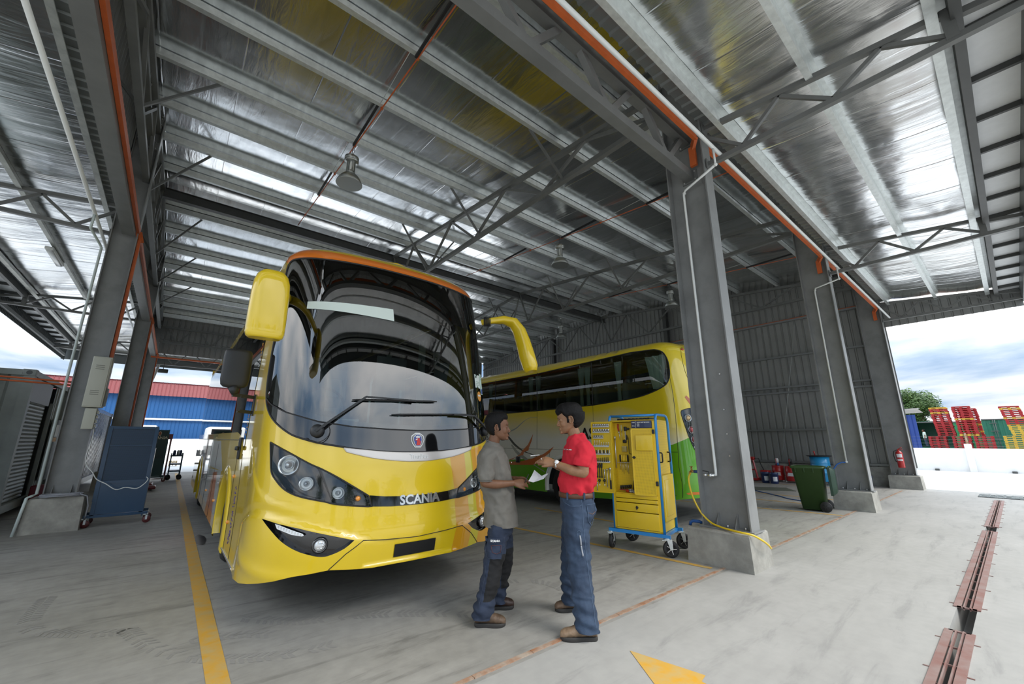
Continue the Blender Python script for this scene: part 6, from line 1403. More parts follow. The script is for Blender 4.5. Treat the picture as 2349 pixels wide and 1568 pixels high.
for sy in (-1, 1):
    g = MB(); g.lathe([(0, -.03), (.06, -.03), (.065, -.022), (.10, -.026), (.112, -.015), (.112, .015), (.10, .026), (0, .026)], c=(.22, sy*.26, .112), axis=(0, -sy, 0), n=32); w = g.build('wheel', BLACK, t)
    g = MB()
    for k in range(6): a = pi/3*k; g.bar((.22, sy*.292, .112), (.22+.06*cos(a), sy*.292, .112+.06*sin(a)), .01, .008, (0, 1, 0))
    g.build('wheel_spokes', PLB, w)
g = MB(); g.cyl((.22, -.26, .112), (.22, .26, .112), .012, 8); g.build('axle', STEELD, t)

# ================================================================== oil drums, buckets and jacks by the end wall
NAVY = mat('bucket_navy', (.012, .03, .11), .35, coat=.3); LAB = mat('label_white', (.75, .76, .78), .5)
def bucket(x, y, label, sx=1., lbl=True, txt=None):
    t = thing('oil_bucket', label, 'bucket', (x, y, 0)); g = MB(); g.lathe([(.0, .0), (.125, .0), (.13, .01), (.146, .33), (.152, .335), (.152, .36), (.146, .365), (.150, .375), (.150, .39), (.0, .395)], n=28); g.build('pail', NAVY, t)
    g = MB(); g.loft([[(.1395*cos(a)*k0, .1395*sin(a)*k0, z) for a in [pi*1.02+k*.13 for k in range(9)]] for z, k0 in ((.09, .975), (.25, 1.035))], cap=False, closed=False)
    if lbl: g.build('label', LAB, t)
    if txt:
        m_ = text_mesh(txt, .07, .001, .001); m_.v = [(-.147*cos(v[0]/.147)*1., .147*sin(-v[0]/.147), v[2]+.16) for v in m_.v]; m_.build('lettering', WHITE, t)
    g = MB(); g.tube([(0, .15, .34), (-.02, .165, .25), (-.04, .15, .2)], .004, 5); g.build('handle', STL, t); return t
bucket(17.75, 6.36, 'navy oil pail with a white label, nearest the rear bus'); bucket(17.62, 6.02, 'navy oil pail with a white label, right of its twin'); bucket(18.55, 3.5, 'single navy pail between the second and third column', lbl=False, txt='SCANIA')
def grease_drum(x, y, label, top):
    t = thing('grease_drum', label, 'drum', (x, y, 0)); g = MB(); g.lathe([(0, .06), (.20, .06), (.205, .08), (.205, .20), (.215, .22), (.205, .24), (.205, .38), (.215, .40), (.205, .42), (.205, .56), (.21, .58), (.2, .60), (0, .60)], n=30); g.build('drum', REDP, t)
    g = MB(); g.lathe([(0, .60), (.06, .60), (.06, .70), (0, .70)], n=16); g.build('pump_base', mat('pump_blue', (.03, .15, .35), .4) if top == 'w' else BLT, t)
    g = MB(); g.lathe([(0, .70), (.055, .70), (.06, .80), (.05, .86), (.03, .88), (0, .88)], c=(0, 0, 0), n=16); g.build('pump_head', WHITE if top == 'w' else BLT, t)
    g = MB(); g.tube([(-.10, 0, .60), (-.11, 0, .82), (-.09, 0, .85), (.05, 0, .85)], .012, 8); g.build('handle', REDP, t)
    g = MB(); g.tube([(.06, 0, .66), (.16, .12, .64), (.22, .1, .45), (.21, .0, .25)], .012, 6); g.build('hose', BLACK, t)
    g = MB(); g.box((-.204, -.03, .30), (.012, .2, .12)); g.build('label', LAB, t)
    for a in (0, 2.1, 4.2): g = MB(); g.ico((.21*cos(a), .21*sin(a), .035), .035, 2); g.build('castor', GALV, t)
grease_drum(18.75, 6.22, 'red grease drum with a white pump head', 'w'); grease_drum(18.6, 5.72, 'red grease drum with a black pump head, half behind the bin', 'b')
t = thing('oil_trolley', 'light blue drum with a black tray and red lever, above the wheelie bin', 'drum', (18.55, 4.75, 0))
g = MB(); g.lathe([(0, .12), (.29, .12), (.30, .14), (.295, .40), (.305, .42), (.295, .44), (.295, .66), (.305, .68), (.295, .70), (.295, .74), (.305, .76), (.295, .78), (.30, .98), (0, .98)], n=32); g.build('drum', mat('sky_blue_drum', (.02, .30, .62), .3, coat=.5), t)
g = MB(); g.lathe([(0, .98), (.36, .99), (.40, 1.02), (.36, 1.01), (0, 1.01)], n=28); g.build('tray', BLACK, t); g = MB(); g.tube([(-.05, .1, 1.01), (-.07, .12, 1.18)], [.012, .03], 8); g.build('lever', REDP, t)
for a in (0.5, 2.6, 4.7): g = MB(); g.ico((.27*cos(a), .27*sin(a), .05), .05, 2); g.build('castor', GALV, t)
t = thing('transmission_jack', 'red jack stand with splayed legs beside the rear bus tail', 'jack', (18.5, 7.05, 0))
g = MB(); g.box((0, 0, .06), (.5, .4, .08)); g.build('base', REDP, t); g = MB(); g.bar((-.1, -.18, .1), (0, -.04, .82), .05, .05); g.bar((-.1, .18, .1), (0, .04, .82), .05, .05); g.bar((-.06, -.13, .42), (-.06, .13, .42), .04, .05); g.build('legs', REDP, t)
g = MB(); g.rbox((0, 0, .86), (.16, .22, .12), .02); g.build('head', REDP, t); g = MB(); g.tube([(0, -.28, .86), (0, .28, .86)], .012, 6); g.build('bar', BLACK, t)
t = thing('trolley_jack', 'small red trolley jack with an upright black handle behind the pails', 'jack', (18.6, 6.62, 0)); g = MB(); g.rbox((0, 0, .22), (.4, .3, .38), .04); g.build('body', REDP, t); g = MB(); g.tube([(0, .02, .3), (.0, .14, .6), (.0, .2, .85)], .014, 6); g.build('handle', BLACK, t)
# fire extinguisher
t = thing('fire_extinguisher', 'red fire extinguisher strapped to the third column', 'fire extinguisher', (18.93, 2.60, .68))
g = MB(); g.lathe([(0, 0), (.085, 0), (.09, .02), (.09, .46), (.075, .51), (.03, .54), (.03, .56), (0, .56)], n=28); g.build('cylinder', REDP, t)
g = MB(); g.box((0, 0, .58), (.04, .04, .05)); g.tube([(0, 0, .60), (-.01, -.06, .63), (-.01, -.10, .66)], .010, 6); g.tube([(0, 0, .59), (0, -.07, .59), (0, -.11, .60)], .010, 6); g.build('valve', REDP, t)
g = MB(); g.tube([(0, .03, .57), (0, .12, .52), (-.02, .14, .40), (-.02, .12, .22), (0, .10, .18)], .012, 8); g.build('hose', BLACK, t)
g = MB(); g.loft([[(-.0915*cos(a), .0915*sin(a), z) for a in [-.9+k*.2 for k in range(9)]] for z in (.33, .44)], cap=False, closed=False); g.build('label', LAB, t)
g = MB(); g.loft([[(-.0915*cos(a), .0915*sin(a), z) for a in [-.9+k*.2 for k in range(9)]] for z in (.22, .27)], cap=False, closed=False); g.build('label', LAB, t)
# inspection pit edge
PITM = mat('pit_shadow', (.10, .11, .08), .8)  # shade of the pit put into the colour of a flat slab
g = MB(); g.box((15.6, 5.45, .006), (1.1, 1.0, .012), Rz(radians(-58))); tag(g.build('pit_shade_slab', PITM), 'flat slab painted as the shade of the inspection pit left of the wheelie bin', 'pit cover')
# ================================================================== left side: electric box, cables, carts
t = thing('electrical_box', 'beige steel electrical box fixed to the big left column', 'electrical box', (-1.18, 11.02, 2.16))
EB = mat('beige_enclosure', (.50, .50, .42), .45)
g = MB(); g.rbox((-.05, 0, .48), (.27, .26, .96), .01); g.build('cabinet', EB, t); g = MB(); g.rbox((-.055, -.136, .48), (.24, .014, .92), .004); d = g.build('door', EB, t)
for z in (.24, .72):
    g = MB()
    for k in range(3): g.box((-.06, -.146, z+k*.035), (.12, .008, .010))
    g.build('louvre', mat('louvre_shadow', (.25, .25, .21), .5), d)
for i, (z, c) in enumerate(((.30, (.6, .02, .02)), (.24, (.02, .3, .05)), (.16, (.05, .05, .05)))): g = MB(); g.cyl((.085, .0, z), (.11, .0, z), .018, 10); g.build('push_button', mat('button_%d' % i, c, .3), t)
g = MB(); g.rbox((.10, .02, .20), (.03, .14, .34), .006); g.build('switch_panel', mat('switch_panel', (.25, .26, .25), .4), t)
t = thing('socket_box', 'smaller beige socket box below the electrical box', 'electrical box', (-1.21, 11.02, 1.76)); g = MB(); g.rbox((-.02, 0, .19), (.16, .22, .38), .008); g.build('case', EB, t); g = MB()
for k in range(4): g.rbox((.075, .0, .06+k*.085), (.03, .12, .06), .01)
g.build('socket_outlets', mat('outlet_clear', (.55, .55, .48), .2), t)
CW = mat('white_cable', (.75, .77, .75), .4); CG = mat('grey_cable', (.35, .36, .40), .5)
g = MB(); pts = [(-1.14, 11.0, 1.78), (-1.13, 10.98, 1.58), (-1.15, 10.95, 1.3), (-1.12, 10.93, 1.12), (-1.02, 10.93, .99), (-.94, 10.93, .86), (-.8, 10.92, .77), (-.65, 10.92, .66), (-.52, 10.92, .69), (-.36, 10.92, .66), (-.26, 10.92, .74), (-.22, 10.94, .82), (-.25, 11.0, .86)]
P_ = [Vector(p) for p in pts]; q = []
for i in range(len(P_)-1):
    p0, p1, p2, p3 = P_[max(i-1, 0)], P_[i], P_[i+1], P_[min(i+2, len(P_)-1)]
    for k in range(5): u = k/5; q.append(.5*((2*p1)+(p2-p0)*u+(2*p0-5*p1+4*p2-p3)*u*u+(3*p1-p0-3*p2+p3)*u**3))
g.tube(q+[P_[-1]], .008, 6); tag(g.build('power_cable', CW), 'white cable draped from the socket box across the blue cabinet', 'cable')
g = MB(); q = []
for k in range(70): a = k*.36; rr_ = .22+.03*sin(a*.7); q.append((-1.35+.03*sin(a*.31)+rr_*1.2*cos(a), 11.0+rr_*.6*sin(a), .585+.0006*k+.012*sin(a*1.7)**2))
q += [(-1.10, 10.88, .62), (-1.01, 10.9, .58), (-.97, 10.95, .40), (-.98, 11.0, .22), (-1.0, 11.1, .14)]
g.tube(q, .009, 5); tag(g.build('cable_coil', CG), 'grey cable coil lying on top of the left concrete block', 'cable')
BMESH = mat('blue_cabinet_paint', (.008, .048, .11), .4, coat=.3)
def mesh_mat(name, c1_, c2_):
    m = bpy.data.materials.new(name); m.use_nodes = True; nt = m.node_tree; p = nt.nodes['Principled BSDF']
    t = N(nt, 'ShaderNodeTexCoord'); s = N(nt, 'ShaderNodeSeparateXYZ'); nt.links.new(t.outputs['Object'], s.inputs[0])
    def fr(o): return math_(nt, 'ABSOLUTE', math_(nt, 'SUBTRACT', math_(nt, 'FRACT', math_(nt, 'MULTIPLY', o, 70.)), .5))
    d = math_(nt, 'MAXIMUM', fr(s.outputs[0]), fr(s.outputs[2])); nt.links.new(ramp(nt, d, [(.25, c2_), (.3, c1_)]), p.inputs['Base Color']); p.inputs['Roughness'].default_value = .4; return m
BM2 = mesh_mat('blue_mesh_sheet', (.008, .042, .095), (.003, .012, .026))
def mesh_cart(x, y, rz, label, m=BMESH, m2=None, h=1.83, w=.86, d=.5, sign=False, cast=True):
    m2 = m2 or BM2
    t = thing('mesh_cabinet', label, 'tool trolley', (x, y, 0), rz)
    g = MB(); g.box((w/2, .015, (.22+h*.42)/2), (w, .02, h*.42-.22)); g.build('lower_panel', m, t)
    g = MB(); g.box((w/2, .02, h*.71), (w-.1, .01, h*.56)); g.build('mesh_panel', m2, t)
    for k in (0, 1): g = MB(); g.box((.025+k*(w-.05), .01, (h+.2)/2), (.055, .03, h-.2)); g.build('frame_post', m, t)
    for z in (h-.03, h*.43, h*.80 if not sign else h*.84): g = MB(); g.box((w/2, .009, z), (w-.11, .03, .05 if z != h*.80 else .02)); g.build('frame_rail', m, t)
    for z in (h*.56, h*.70): g = MB(); g.box((w/2, d/2, z), (w-.06, d-.06, .015)); g.build('shelf', m, t)
    g = MB(); g.box((w/2, d-.01, h*.62), (w, .02, h*.74)); g.build('back_panel', m, t)
    for k in (0, 1): g = MB(); g.box((k*w, d/2, h*.42), (.02, d, h*.80-.2)) if k else g.box((0, d/2, h*.62), (.02, d, h*.75)); g.build('side_panel', m, t)
    for b_ in (.02, d-.02): g = MB(); g.box((w/2, b_, .19), (w+.16, .05, .05)); g.build('base_rail', m, t)
    for (a, b) in ((-.06, .02), (w+.06, .02), (-.06, d-.02), (w+.06, d-.02)):
        c = thing('x', None, None); c.name = 'caster'; c.parent = t; c.location = (a, b, 0)
        g = MB(); g.lathe([(0, -.02), (.055, -.02), (.065, -.012), (.065, .012), (.055, .02), (0, .02)], c=(.02, 0, .065), axis=(0, 1, 0), n=20); g.build('wheel', mat('castor_maroon', (.10, .02, .02), .4), c)
        g = MB(); g.box((.0, 0, .155), (.07, .06, .02)); g.box((.015, -.028, .11), (.03, .004, .1)); g.box((.015, .028, .11), (.03, .004, .1)); g.build('fork', GALV, c)
    return t
mesh_cart(-.94, 11.10, 0, 'blue mesh-fronted tool trolley standing beside the left concrete block', w=.73)
t2 = mesh_cart(-.62, 21.4, 0, 'dark green trolley with a printed top sign, farther back', mat('dark_teal_paint', (.012, .06, .06), .4), mesh_mat('dark_mesh', (.012, .05, .05), (.004, .018, .018)), 1.97, .56, .6, True)
tm = text_mesh('SCANIA', .145, .002, .004); tm.xf(Matrix.Translation((.28, -.012, 1.66))); tm.build('sign_lettering', mat('sign_cream', (.60, .55, .42), .5), t2)
g = MB(); g.add([(.28+.10*x, -.008, 1.82+.17*y) for x, y in shield], [tuple(range(12))]); g.build('sign_badge', mat('badge_cream', (.60, .50, .35), .5), t2); g = MB(); g.add([(.28+.07*x, -.010, 1.82+.13*y) for x, y in shield], [tuple(range(12))]); g.build('sign_badge_field', mat('badge_rust', (.30, .08, .03), .5), t2)
DRD = mat('maroon_paint', (.16, .015, .02), .35, coat=.3)
t = thing('engine_crane', 'dark red steel rack standing behind the green trolley', 'rack', (-.3, 23.2, 0))
g = MB()
for x in (0, .33): g.box((x, 0, .95), (.06, .06, 1.7))
g.build('upright', DRD, t); g = MB(); g.box((.165, 0, 1.72), (.42, .08, .22)); g.build('header', DRD, t); g = MB(); g.box((.165, .2, .1), (.45, .6, .08)); g.build('base', DRD, t)
t = thing('service_trolley', 'blue two-shelf service trolley with bottles behind the green trolley', 'tool trolley', (.14, 22.0, 0)); TB = mat('trolley_blue', (.02, .07, .13), .4)
for z in (.35, .62, .95): g = MB(); g.box((.17, .3, z), (.40, .7, .05)); g.build('shelf', TB, t)
for a, b in ((0, 0), (.36, 0), (0, .62), (.36, .62)): g = MB(); g.box((a, b, .6), (.04, .04, .9)); g.build('post', TB, t); g = MB(); g.lathe([(0, -.02), (.09, -.02), (.09, .02), (0, .02)], c=(a, b, .1), axis=(0, 1, 0), n=16); g.build('wheel', BLACK, t)
for i, (a, b, c_) in enumerate(((.08, .1, NAVY), (.2, .12, LAB), (.28, .3, NAVY))): g = MB(); g.lathe([(0, 0), (.05, 0), (.05, .16), (.02, .2), (0, .2)], c=(.14+a, 22.0+b, .975), n=14); tag(g.build('oil_bottle', c_), ('navy bottle at the left on the service trolley', 'white bottle on the service trolley', 'navy bottle at the back of the service trolley')[i], 'bottle')
t = thing('floor_jack', 'dark red floor jack lying in front of the green trolley', 'jack', (-.35, 18.3, 0)); g = MB(); g.rbox((-.05, .3, .13), (.34, .9, .12), .03); g.build('chassis', DRD, t); g = MB(); g.rbox((.12, -.35, .10), (.2, .5, .1), .03); g.build('foot', DRD, t)
for a, b in ((-.15, -.1), (.12, -.1), (-.15, .7), (.12, .7)): g = MB(); g.ico((a, b, .05), .05, 2); g.build('wheel', BLACK, t)
o = bpy.data.objects.new('pallet', bpy.data.meshes['pallet'].copy()); o.data.materials.clear(); o.data.materials.append(mat('raw_wood', (.45, .32, .16), .8)); COL.objects.link(o); o.location = (.35, 34.2, 0); o.scale = (.35, .6, 2.2); tag(o, 'small plain wooden pallet on the bright yard beyond the shed', 'pallet')
t = thing('delivery_truck', 'white and dark vehicle parked behind the green trolley, before the blue warehouse', 'truck', (-3.4, 44, 0)); g = MB(); g.rbox((1.2, 0, 1.9), (2.6, 4, 1.6), .15); g.build('cab', WHITE, t); g = MB(); g.box((1.2, -2.02, 2.1), (2.1, .05, .8)); g.build('window', BLACKG, t); g = MB(); g.box((1.2, 0, .75), (2.4, 4, .7)); g.build('chassis', STEELD, t)
for a in (.1, 2.3):
    for b in (-1.3, 1.3): g = MB(); g.lathe([(0, -.12), (.42, -.12), (.45, 0), (.42, .12), (0, .12)], c=(a, b, .45), axis=(1, 0, 0), n=20); g.build('wheel', BLACK, t)
# ================================================================== people
def skin_mat(name, col):
    m = mat(name, col, .5, var=.18, vscale=14., bump=.12, bscale=160, spec=.4); m.node_tree.nodes['Principled BSDF'].inputs['Subsurface Weight'].default_value = .08
    m.node_tree.nodes['Principled BSDF'].inputs['Subsurface Radius'].default_value = (.012, .004, .002); return m
def remesh(mb, voxel, name, m, parent, smooth=3, disp=None, label=None):
    me = mb.mesh(name, m); bm = bmesh.new(); bm.from_mesh(me); bmesh.ops.recalc_face_normals(bm, faces=bm.faces); bm.to_mesh(me); bm.free()
    o = bpy.data.objects.new(name, me); COL.objects.link(o)
    r = o.modifiers.new('r', 'REMESH'); r.mode = 'VOXEL'; r.voxel_size = voxel; r.use_smooth_shade = True
    s = o.modifiers.new('s', 'SMOOTH'); s.factor = .5; s.iterations = smooth
    dg = bpy.context.evaluated_depsgraph_get(); dg.update(); nm = bpy.data.meshes.new_from_object(o.evaluated_get(dg)); o.modifiers.clear(); o.data = nm; bpy.data.meshes.remove(me)
    if disp:
        co = [v.co.copy() for v in nm.vertices]; no = [v.normal.copy() for v in nm.vertices]
        for v, c, n in zip(nm.vertices, co, no): v.co = c+n*disp(c, n)
    if m and not nm.materials: nm.materials.append(m)
    nm.polygons.foreach_set('use_smooth', [True]*len(nm.polygons)); nm.name = name; o.name = name
    if parent: o.parent = parent
    if label: o['label'] = label
    return o
def ering(c, a, b, ax, ay, n=20, p=2.):
    return [Vector(c)+ax*(a*(abs(cos(t))**(2/p))*(1 if cos(t) >= 0 else -1))+ay*(b*(abs(sin(t))**(2/p))*(1 if sin(t) >= 0 else -1)) for t in [2*pi*k/n for k in range(n)]]
def limb(g, pts, rad, n=18):
    """rounded, tapering limb through pts; rad: radius or (in-plane, across)"""
    P = [Vector(p) for p in pts]; q = []; rr_ = []
    for i in range(len(P)-1):
        p0, p1, p2, p3 = P[max(i-1, 0)], P[i], P[i+1], P[min(i+2, len(P)-1)]
        for k in range(4):
            t = k/4; q.append(.5*((2*p1)+(p2-p0)*t+(2*p0-5*p1+4*p2-p3)*t*t+(3*p1-p0-3*p2+p3)*t**3)); a, b = rad[i], rad[i+1]; u = t*t*(3-2*t); rr_.append(a+(b-a)*u)
    q.append(P[-1]); rr_.append(rad[-1]); d0 = (q[1]-q[0]).normalized(); d1 = (q[-1]-q[-2]).normalized()
    q = [q[0]-d0*rr_[0]*.7, q[0]-d0*rr_[0]*.4]+q+[q[-1]+d1*rr_[-1]*.4, q[-1]+d1*rr_[-1]*.7]; rr_ = [rr_[0]*.5, rr_[0]*.85]+rr_+[rr_[-1]*.85, rr_[-1]*.5]
    g.tube(q, rr_, n)
def hsection(g, secs, D, n=28, p=2.3):
    """horizontal sections: (z, xback, xfront, centre depth, half depth)"""
    g.loft([ering(((a+b)/2, c, z), (b-a)/2, h, Vector((1, 0, 0)), Vector((0, 1, 0)), n, p) for z, a, b, c, h in secs])
def head(g, c, s, F, pitch=0., hair=False):
    """c: point between the eyes' height at head centre; F: +1 faces +X, -1 faces -X"""
    R = Matrix.Rotation(pitch*F, 3, 'Y'); T = lambda f, n, z: Vector(c)+R @ Vector((f*F*s, n*s, z*s))
    prof = [(.124, -.03, .015, .02), (.118, -.07, .045, .046), (.10, -.094, .068, .062), (.075, -.108, .083, .072), (.045, -.113, .090, .077), (.02, -.112, .091, .077), (0, -.108, .088, .076), (-.03, -.097, .089, .073), (-.055, -.080, .088, .067), (-.08, -.052, .085, .058), (-.10, -.02, .080, .045), (-.114, .012, .072, .030), (-.12, .03, .06, .015)]
    if hair: return T, prof
    g.loft([[T((a+b)/2+(b-a)/2*(abs(cos(t))**.9)*(1 if cos(t) > 0 else -1), h*(abs(sin(t))**.9)*(1 if sin(t) > 0 else -1)*(1-.16*max(0, cos(t))), z) for t in [2*pi*k/30 for k in range(30)]] for z, a, b, h in prof])
    def ell(f, n, z, a, b, c_): g.loft([[T(f+a*cos(ph)*cos(t), n+b*cos(ph)*sin(t), z+c_*sin(ph)) for t in [2*pi*k/12 for k in range(12)]] for ph in [-1.4+.35*j for j in range(9)]])
    # nose, brow, lips, chin, cheeks, ears
    g.loft([[T(f, n, z) for f, n, z in ((.078, -w, z0), (f1, -w*.5, z0), (f1+.003, 0, z0), (f1, w*.5, z0), (.078, w, z0))] for z0, f1, w in ((.018, .089, .007), (.0, .094, .009), (-.02, .103, .012), (-.036, .112, .017), (-.045, .111, .021), (-.053, .096, .017))])
    ell(.096, .016, -.043, .012, .010, .009); ell(.096, -.016, -.043, .012, .010, .009)
    ell(.083, .030, .018, .010, .024, .008); ell(.083, -.030, .018, .010, .024, .008); ell(.088, 0, .03, .008, .04, .02)
    ell(.086, 0, -.071, .014, .024, .007); ell(.085, 0, -.083, .013, .020, .0075); ell(.078, 0, -.108, .016, .022, .014)
    ell(.050, .036, -.034, .032, .027, .036); ell(.050, -.036, -.034, .032, .027, .036); ell(.075, .031, .0, .011, .018, .012); ell(.075, -.031, .0, .011, .018, .012)
    for sn in (-1, 1):
        q = [T(-.012+.017*cos(a), sn*(.078+.008*(1+cos(a+2.6))), -.008+.031*sin(a)) for a in [2*pi*k/14 for k in range(14)]]
        g.tube(q, .006*s, 6, closed=True); ell(-.006, sn*.076, -.01, .015, .007, .026)
    return T, prof
def eyes(T, parent, s):
    wm = mat('eye_white', (.34, .32, .29), .3); dm = mat('eye_dark', (.02, .012, .008), .1); bm_ = mat('brow_hair', (.015, .012, .01), .8)
    for sn in (-1, 1):
        e = MB(); 
        e.loft([[T(.0785+.0105*cos(ph)*cos(t), sn*.031+.0125*cos(ph)*sin(t), -.001+.0052*sin(ph)) for t in [2*pi*k/14 for k in range(14)]] for ph in [-1.4+.35*j for j in range(9)]]); eo = e.build('eye', wm, parent)
        i = MB(); i.loft([[T(.0835+.0066*cos(ph)*cos(t), sn*.032+.0066*cos(ph)*sin(t), -.001+.0054*sin(ph)) for t in [2*pi*k/12 for k in range(12)]] for ph in [-1.4+.4*j for j in range(8)]]); i.build('iris', dm, eo)
        b = MB(); b.tube([T(.0925-.001*k*k, sn*(.014+.0085*k), .0185+.003*sin(k*.8)) for k in range(5)], [.0025*s, .004*s, .004*s, .003*s, .0015*s], 6); b.build('eyebrow', bm_, parent)
        l = MB(); l.tube([T(.088-.0022*(k-2)**2, sn*(.031+.006*(k-2)), .0045-.0012*(k-2)**2*.8) for k in range(5)], .0016*s, 5); l.build('eyelid', bm_, parent)
def hair_cap(T, prof, parent, keep, off, m, name='hair', nz=.5):
    """shell over the skull; keep(f,n,z)->0..1 thickness"""
    g = MB(); nt_, ns = 56, 44; vs = []
    for j in range(ns):
        z = -.125+.262*j/(ns-1)
        for k in range(nt_):
            t = 2*pi*k/nt_; zz = min(max(z, -.12), .124)
            for (z1, a1, b1, h1), (z0, a0, b0, h0) in zip(prof, prof[1:]):
                if z0 <= zz <= z1: break
            u = (zz-z0)/(z1-z0); a, b, h = a0+(a1-a0)*u, b0+(b1-b0)*u, h0+(h1-h0)*u
            f = (a+b)/2+(b-a)/2*(abs(cos(t))**.9)*(1 if cos(t) > 0 else -1); n = h*(abs(sin(t))**.9)*(1 if sin(t) > 0 else -1)*(1-.16*max(0, cos(t)))
            w = keep(f, n, z); o = off(f, n, z) if callable(off) else off
            d = Vector((f, n, max(z-.02, -.02)*1.1)); d.normalize()
            o = (o*(.35+.65*sst(w))+.0025*noise.noise((t*9, z*40, 1))*nz)*(1 if w > 0 else 0) if w > 0 else -.006
            vs.append(T(f+d.x*o, n+d.y*o, min(z, .126)+max(d.z, -.2)*o))
    g.v = [tuple(v) for v in vs]
    for j in range(ns-1):
        for k in range(nt_): g.f.append((j*nt_+k, j*nt_+(k+1) % nt_, (j+1)*nt_+(k+1) % nt_, (j+1)*nt_+k)); g.sm.append(True)
    g.f.append(tuple((ns-1)*nt_+k for k in range(nt_))); g.sm.append(True)
    return g.build(name, m, parent)
def hand(g, wrist, fwd, back, thumb_side, curl=(.5, .6, .7, .8), s=1., thumb=(.6, .6, -.25), spread=.0):
    """fwd: wrist->knuckles, back: normal of the back of the hand, thumb_side: +1/-1 along fwd x back"""
    d = Vector(fwd).normalized(); n = Vector(back); n = (n-d*n.dot(d)).normalized(); t = d.cross(n)*thumb_side; w = Vector(wrist)
    g.loft([ering(w+d*a*s, r1*s, r2*s, t, n, 14, 2.4) for a, r1, r2 in ((-.03, .024, .020), (-.005, .025, .018), (.02, .033, .017), (.05, .040, .016), (.08, .041, .014), (.095, .038, .011), (.10, .03, .006))])
    tips = []
    for i, (off, L) in enumerate(((.029, .070), (.010, .078), (-.010, .072), (-.028, .058))):
        p = w+d*.086*s+t*off*s; a = .15+curl[i]*.3; pts = [w+d*.05*s+t*off*s*.9, p]; dd = d+t*off*spread*8; dd.normalize()
        for L_, c_ in ((.46, .35), (.30, .85), (.24, .75)):
            a_ = a; pts.append(pts[-1]+(dd*cos(a_)-n*sin(a_))*L*L_*s); a += curl[i]*c_
        g.tube(pts, [.009*s, .0098*s, .0092*s, .0084*s, .0066*s], 10); tips.append(pts[-1])
    b = w+d*.018*s+t*.024*s; td = (d*thumb[0]+t*thumb[1]+n*thumb[2]).normalized(); p1 = b+td*.036*s; td2 = (td+d*.5-t*.25-n*.25).normalized(); p2 = p1+td2*.032*s; p3 = p2+(td2+d*.4-n*.15).normalized()*.024*s
    g.tube([b-td*.01, b, p1, p2, p3], [.015*s, .015*s, .0115*s, .0105*s, .0080*s], 10)
    return tips
def boot(parent, ank, ang, up, sole, L=.29, label=None, shaft=.10):
    e = thing('x', None, None); e.name = 'boot'; e.parent = parent; e.location = ank; e.rotation_euler = (0, 0, ang)
    g = MB(); k = L/.30
    sec = [(-.085, .026, .040), (-.076, .034, .062), (-.05, .038, .085), (-.01, .040, .100), (.03, .042, .102), (.07, .046, .090), (.11, .050, .078), (.15, .051, .068), (.185, .045, .058), (.205, .030, .045), (.212, .015, .035)]
    g.loft([[Vector((x*k, w*cos(t)*(1 if sin(t) > 0 else 1), .018+max(0, h*(sin(t)*.5+.5))**1.0)) for t in [2*pi*j/18 for j in range(18)]] for x, w, h in sec])
    g.loft([[Vector((-.022+.052*cos(t), .043*sin(t), z)) for t in [2*pi*j/18 for j in range(18)]] for z in (.04, .06, .08, shaft)])
    remesh(g, .006, 'upper', up, e, 3, lambda c, n: .0025*noise.noise(c*38)+.002*noise.noise(Vector((c.x*90, c.y*10, c.z*60))))
    g = MB(); out = [(-.092, .0), (-.085, .025), (-.06, .040), (-.01, .040), (.04, .042), (.10, .052), (.16, .050), (.20, .032), (.218, .0)]; lo = out+[(a, -b) for a, b in out[1:-1]][::-1]
    g.loft([[(a*k*q_, b*1.08*q_, z) for a, b in smooth_loop(lo, 3)] for z, q_ in ((.0, .93), (.006, .97), (.024, .97), (.032, .94))], smooth=True)
    for i in range(5): g.box((-.05+i*.042, 0, .002), (.018, .07, .004))
    g.build('sole', sole, e)
    return e
def fold(c, n, amp, sc, st=(1., 1., 1.)): return .55*amp*(1-2.2*abs(noise.noise(Vector((c.x*st[0]*sc*.9+3, c.y*st[1]*sc*.9, c.z*st[2]*sc*.55+c.x*6)))))+amp*(noise.noise(Vector((c.x*st[0]*sc, c.y*st[1]*sc, c.z*st[2]*sc)))+.5*noise.noise(Vector((c.x*st[0]*sc*2.1+5, c.y*st[1]*sc*2.1, c.z*st[2]*sc*2.1))))
from mathutils.bvhtree import BVHTree
def drape(o, pts, off=.002, y0=3.2, st=.012):
    me = o.data; t = BVHTree.FromPolygons([v.co for v in me.vertices], [tuple(p.vertices) for p in me.polygons]); out = []
    for (a, b), (c, d) in zip(pts, pts[1:]):
        n = max(1, int(hypot(c-a, d-b)/st))
        for k in range(n+1):
            x, z = a+(c-a)*k/n, b+(d-b)*k/n; h = t.ray_cast(Vector((x, y0, z)), Vector((0, 1, 0)), 3)
            if h[0] is not None: out.append(h[0]+h[1]*off*(1 if h[1].y < 0 else -1))
    return out
def drape_patch(o, poly, m, name, parent, off=.004, y0=3.2):
    me = o.data; t = BVHTree.FromPolygons([v.co for v in me.vertices], [tuple(p.vertices) for p in me.polygons])
    def fn(x, z, off_=0.):
        h = t.ray_cast(Vector((x, y0, z)), Vector((0, 1, 0)), 3); return tuple(h[0]-Vector((0, off+off_, 0))) if h[0] is not None else (x, 4., z)
    return skin(fn, poly, mats=[m], step=.014, name=name, parent=parent)
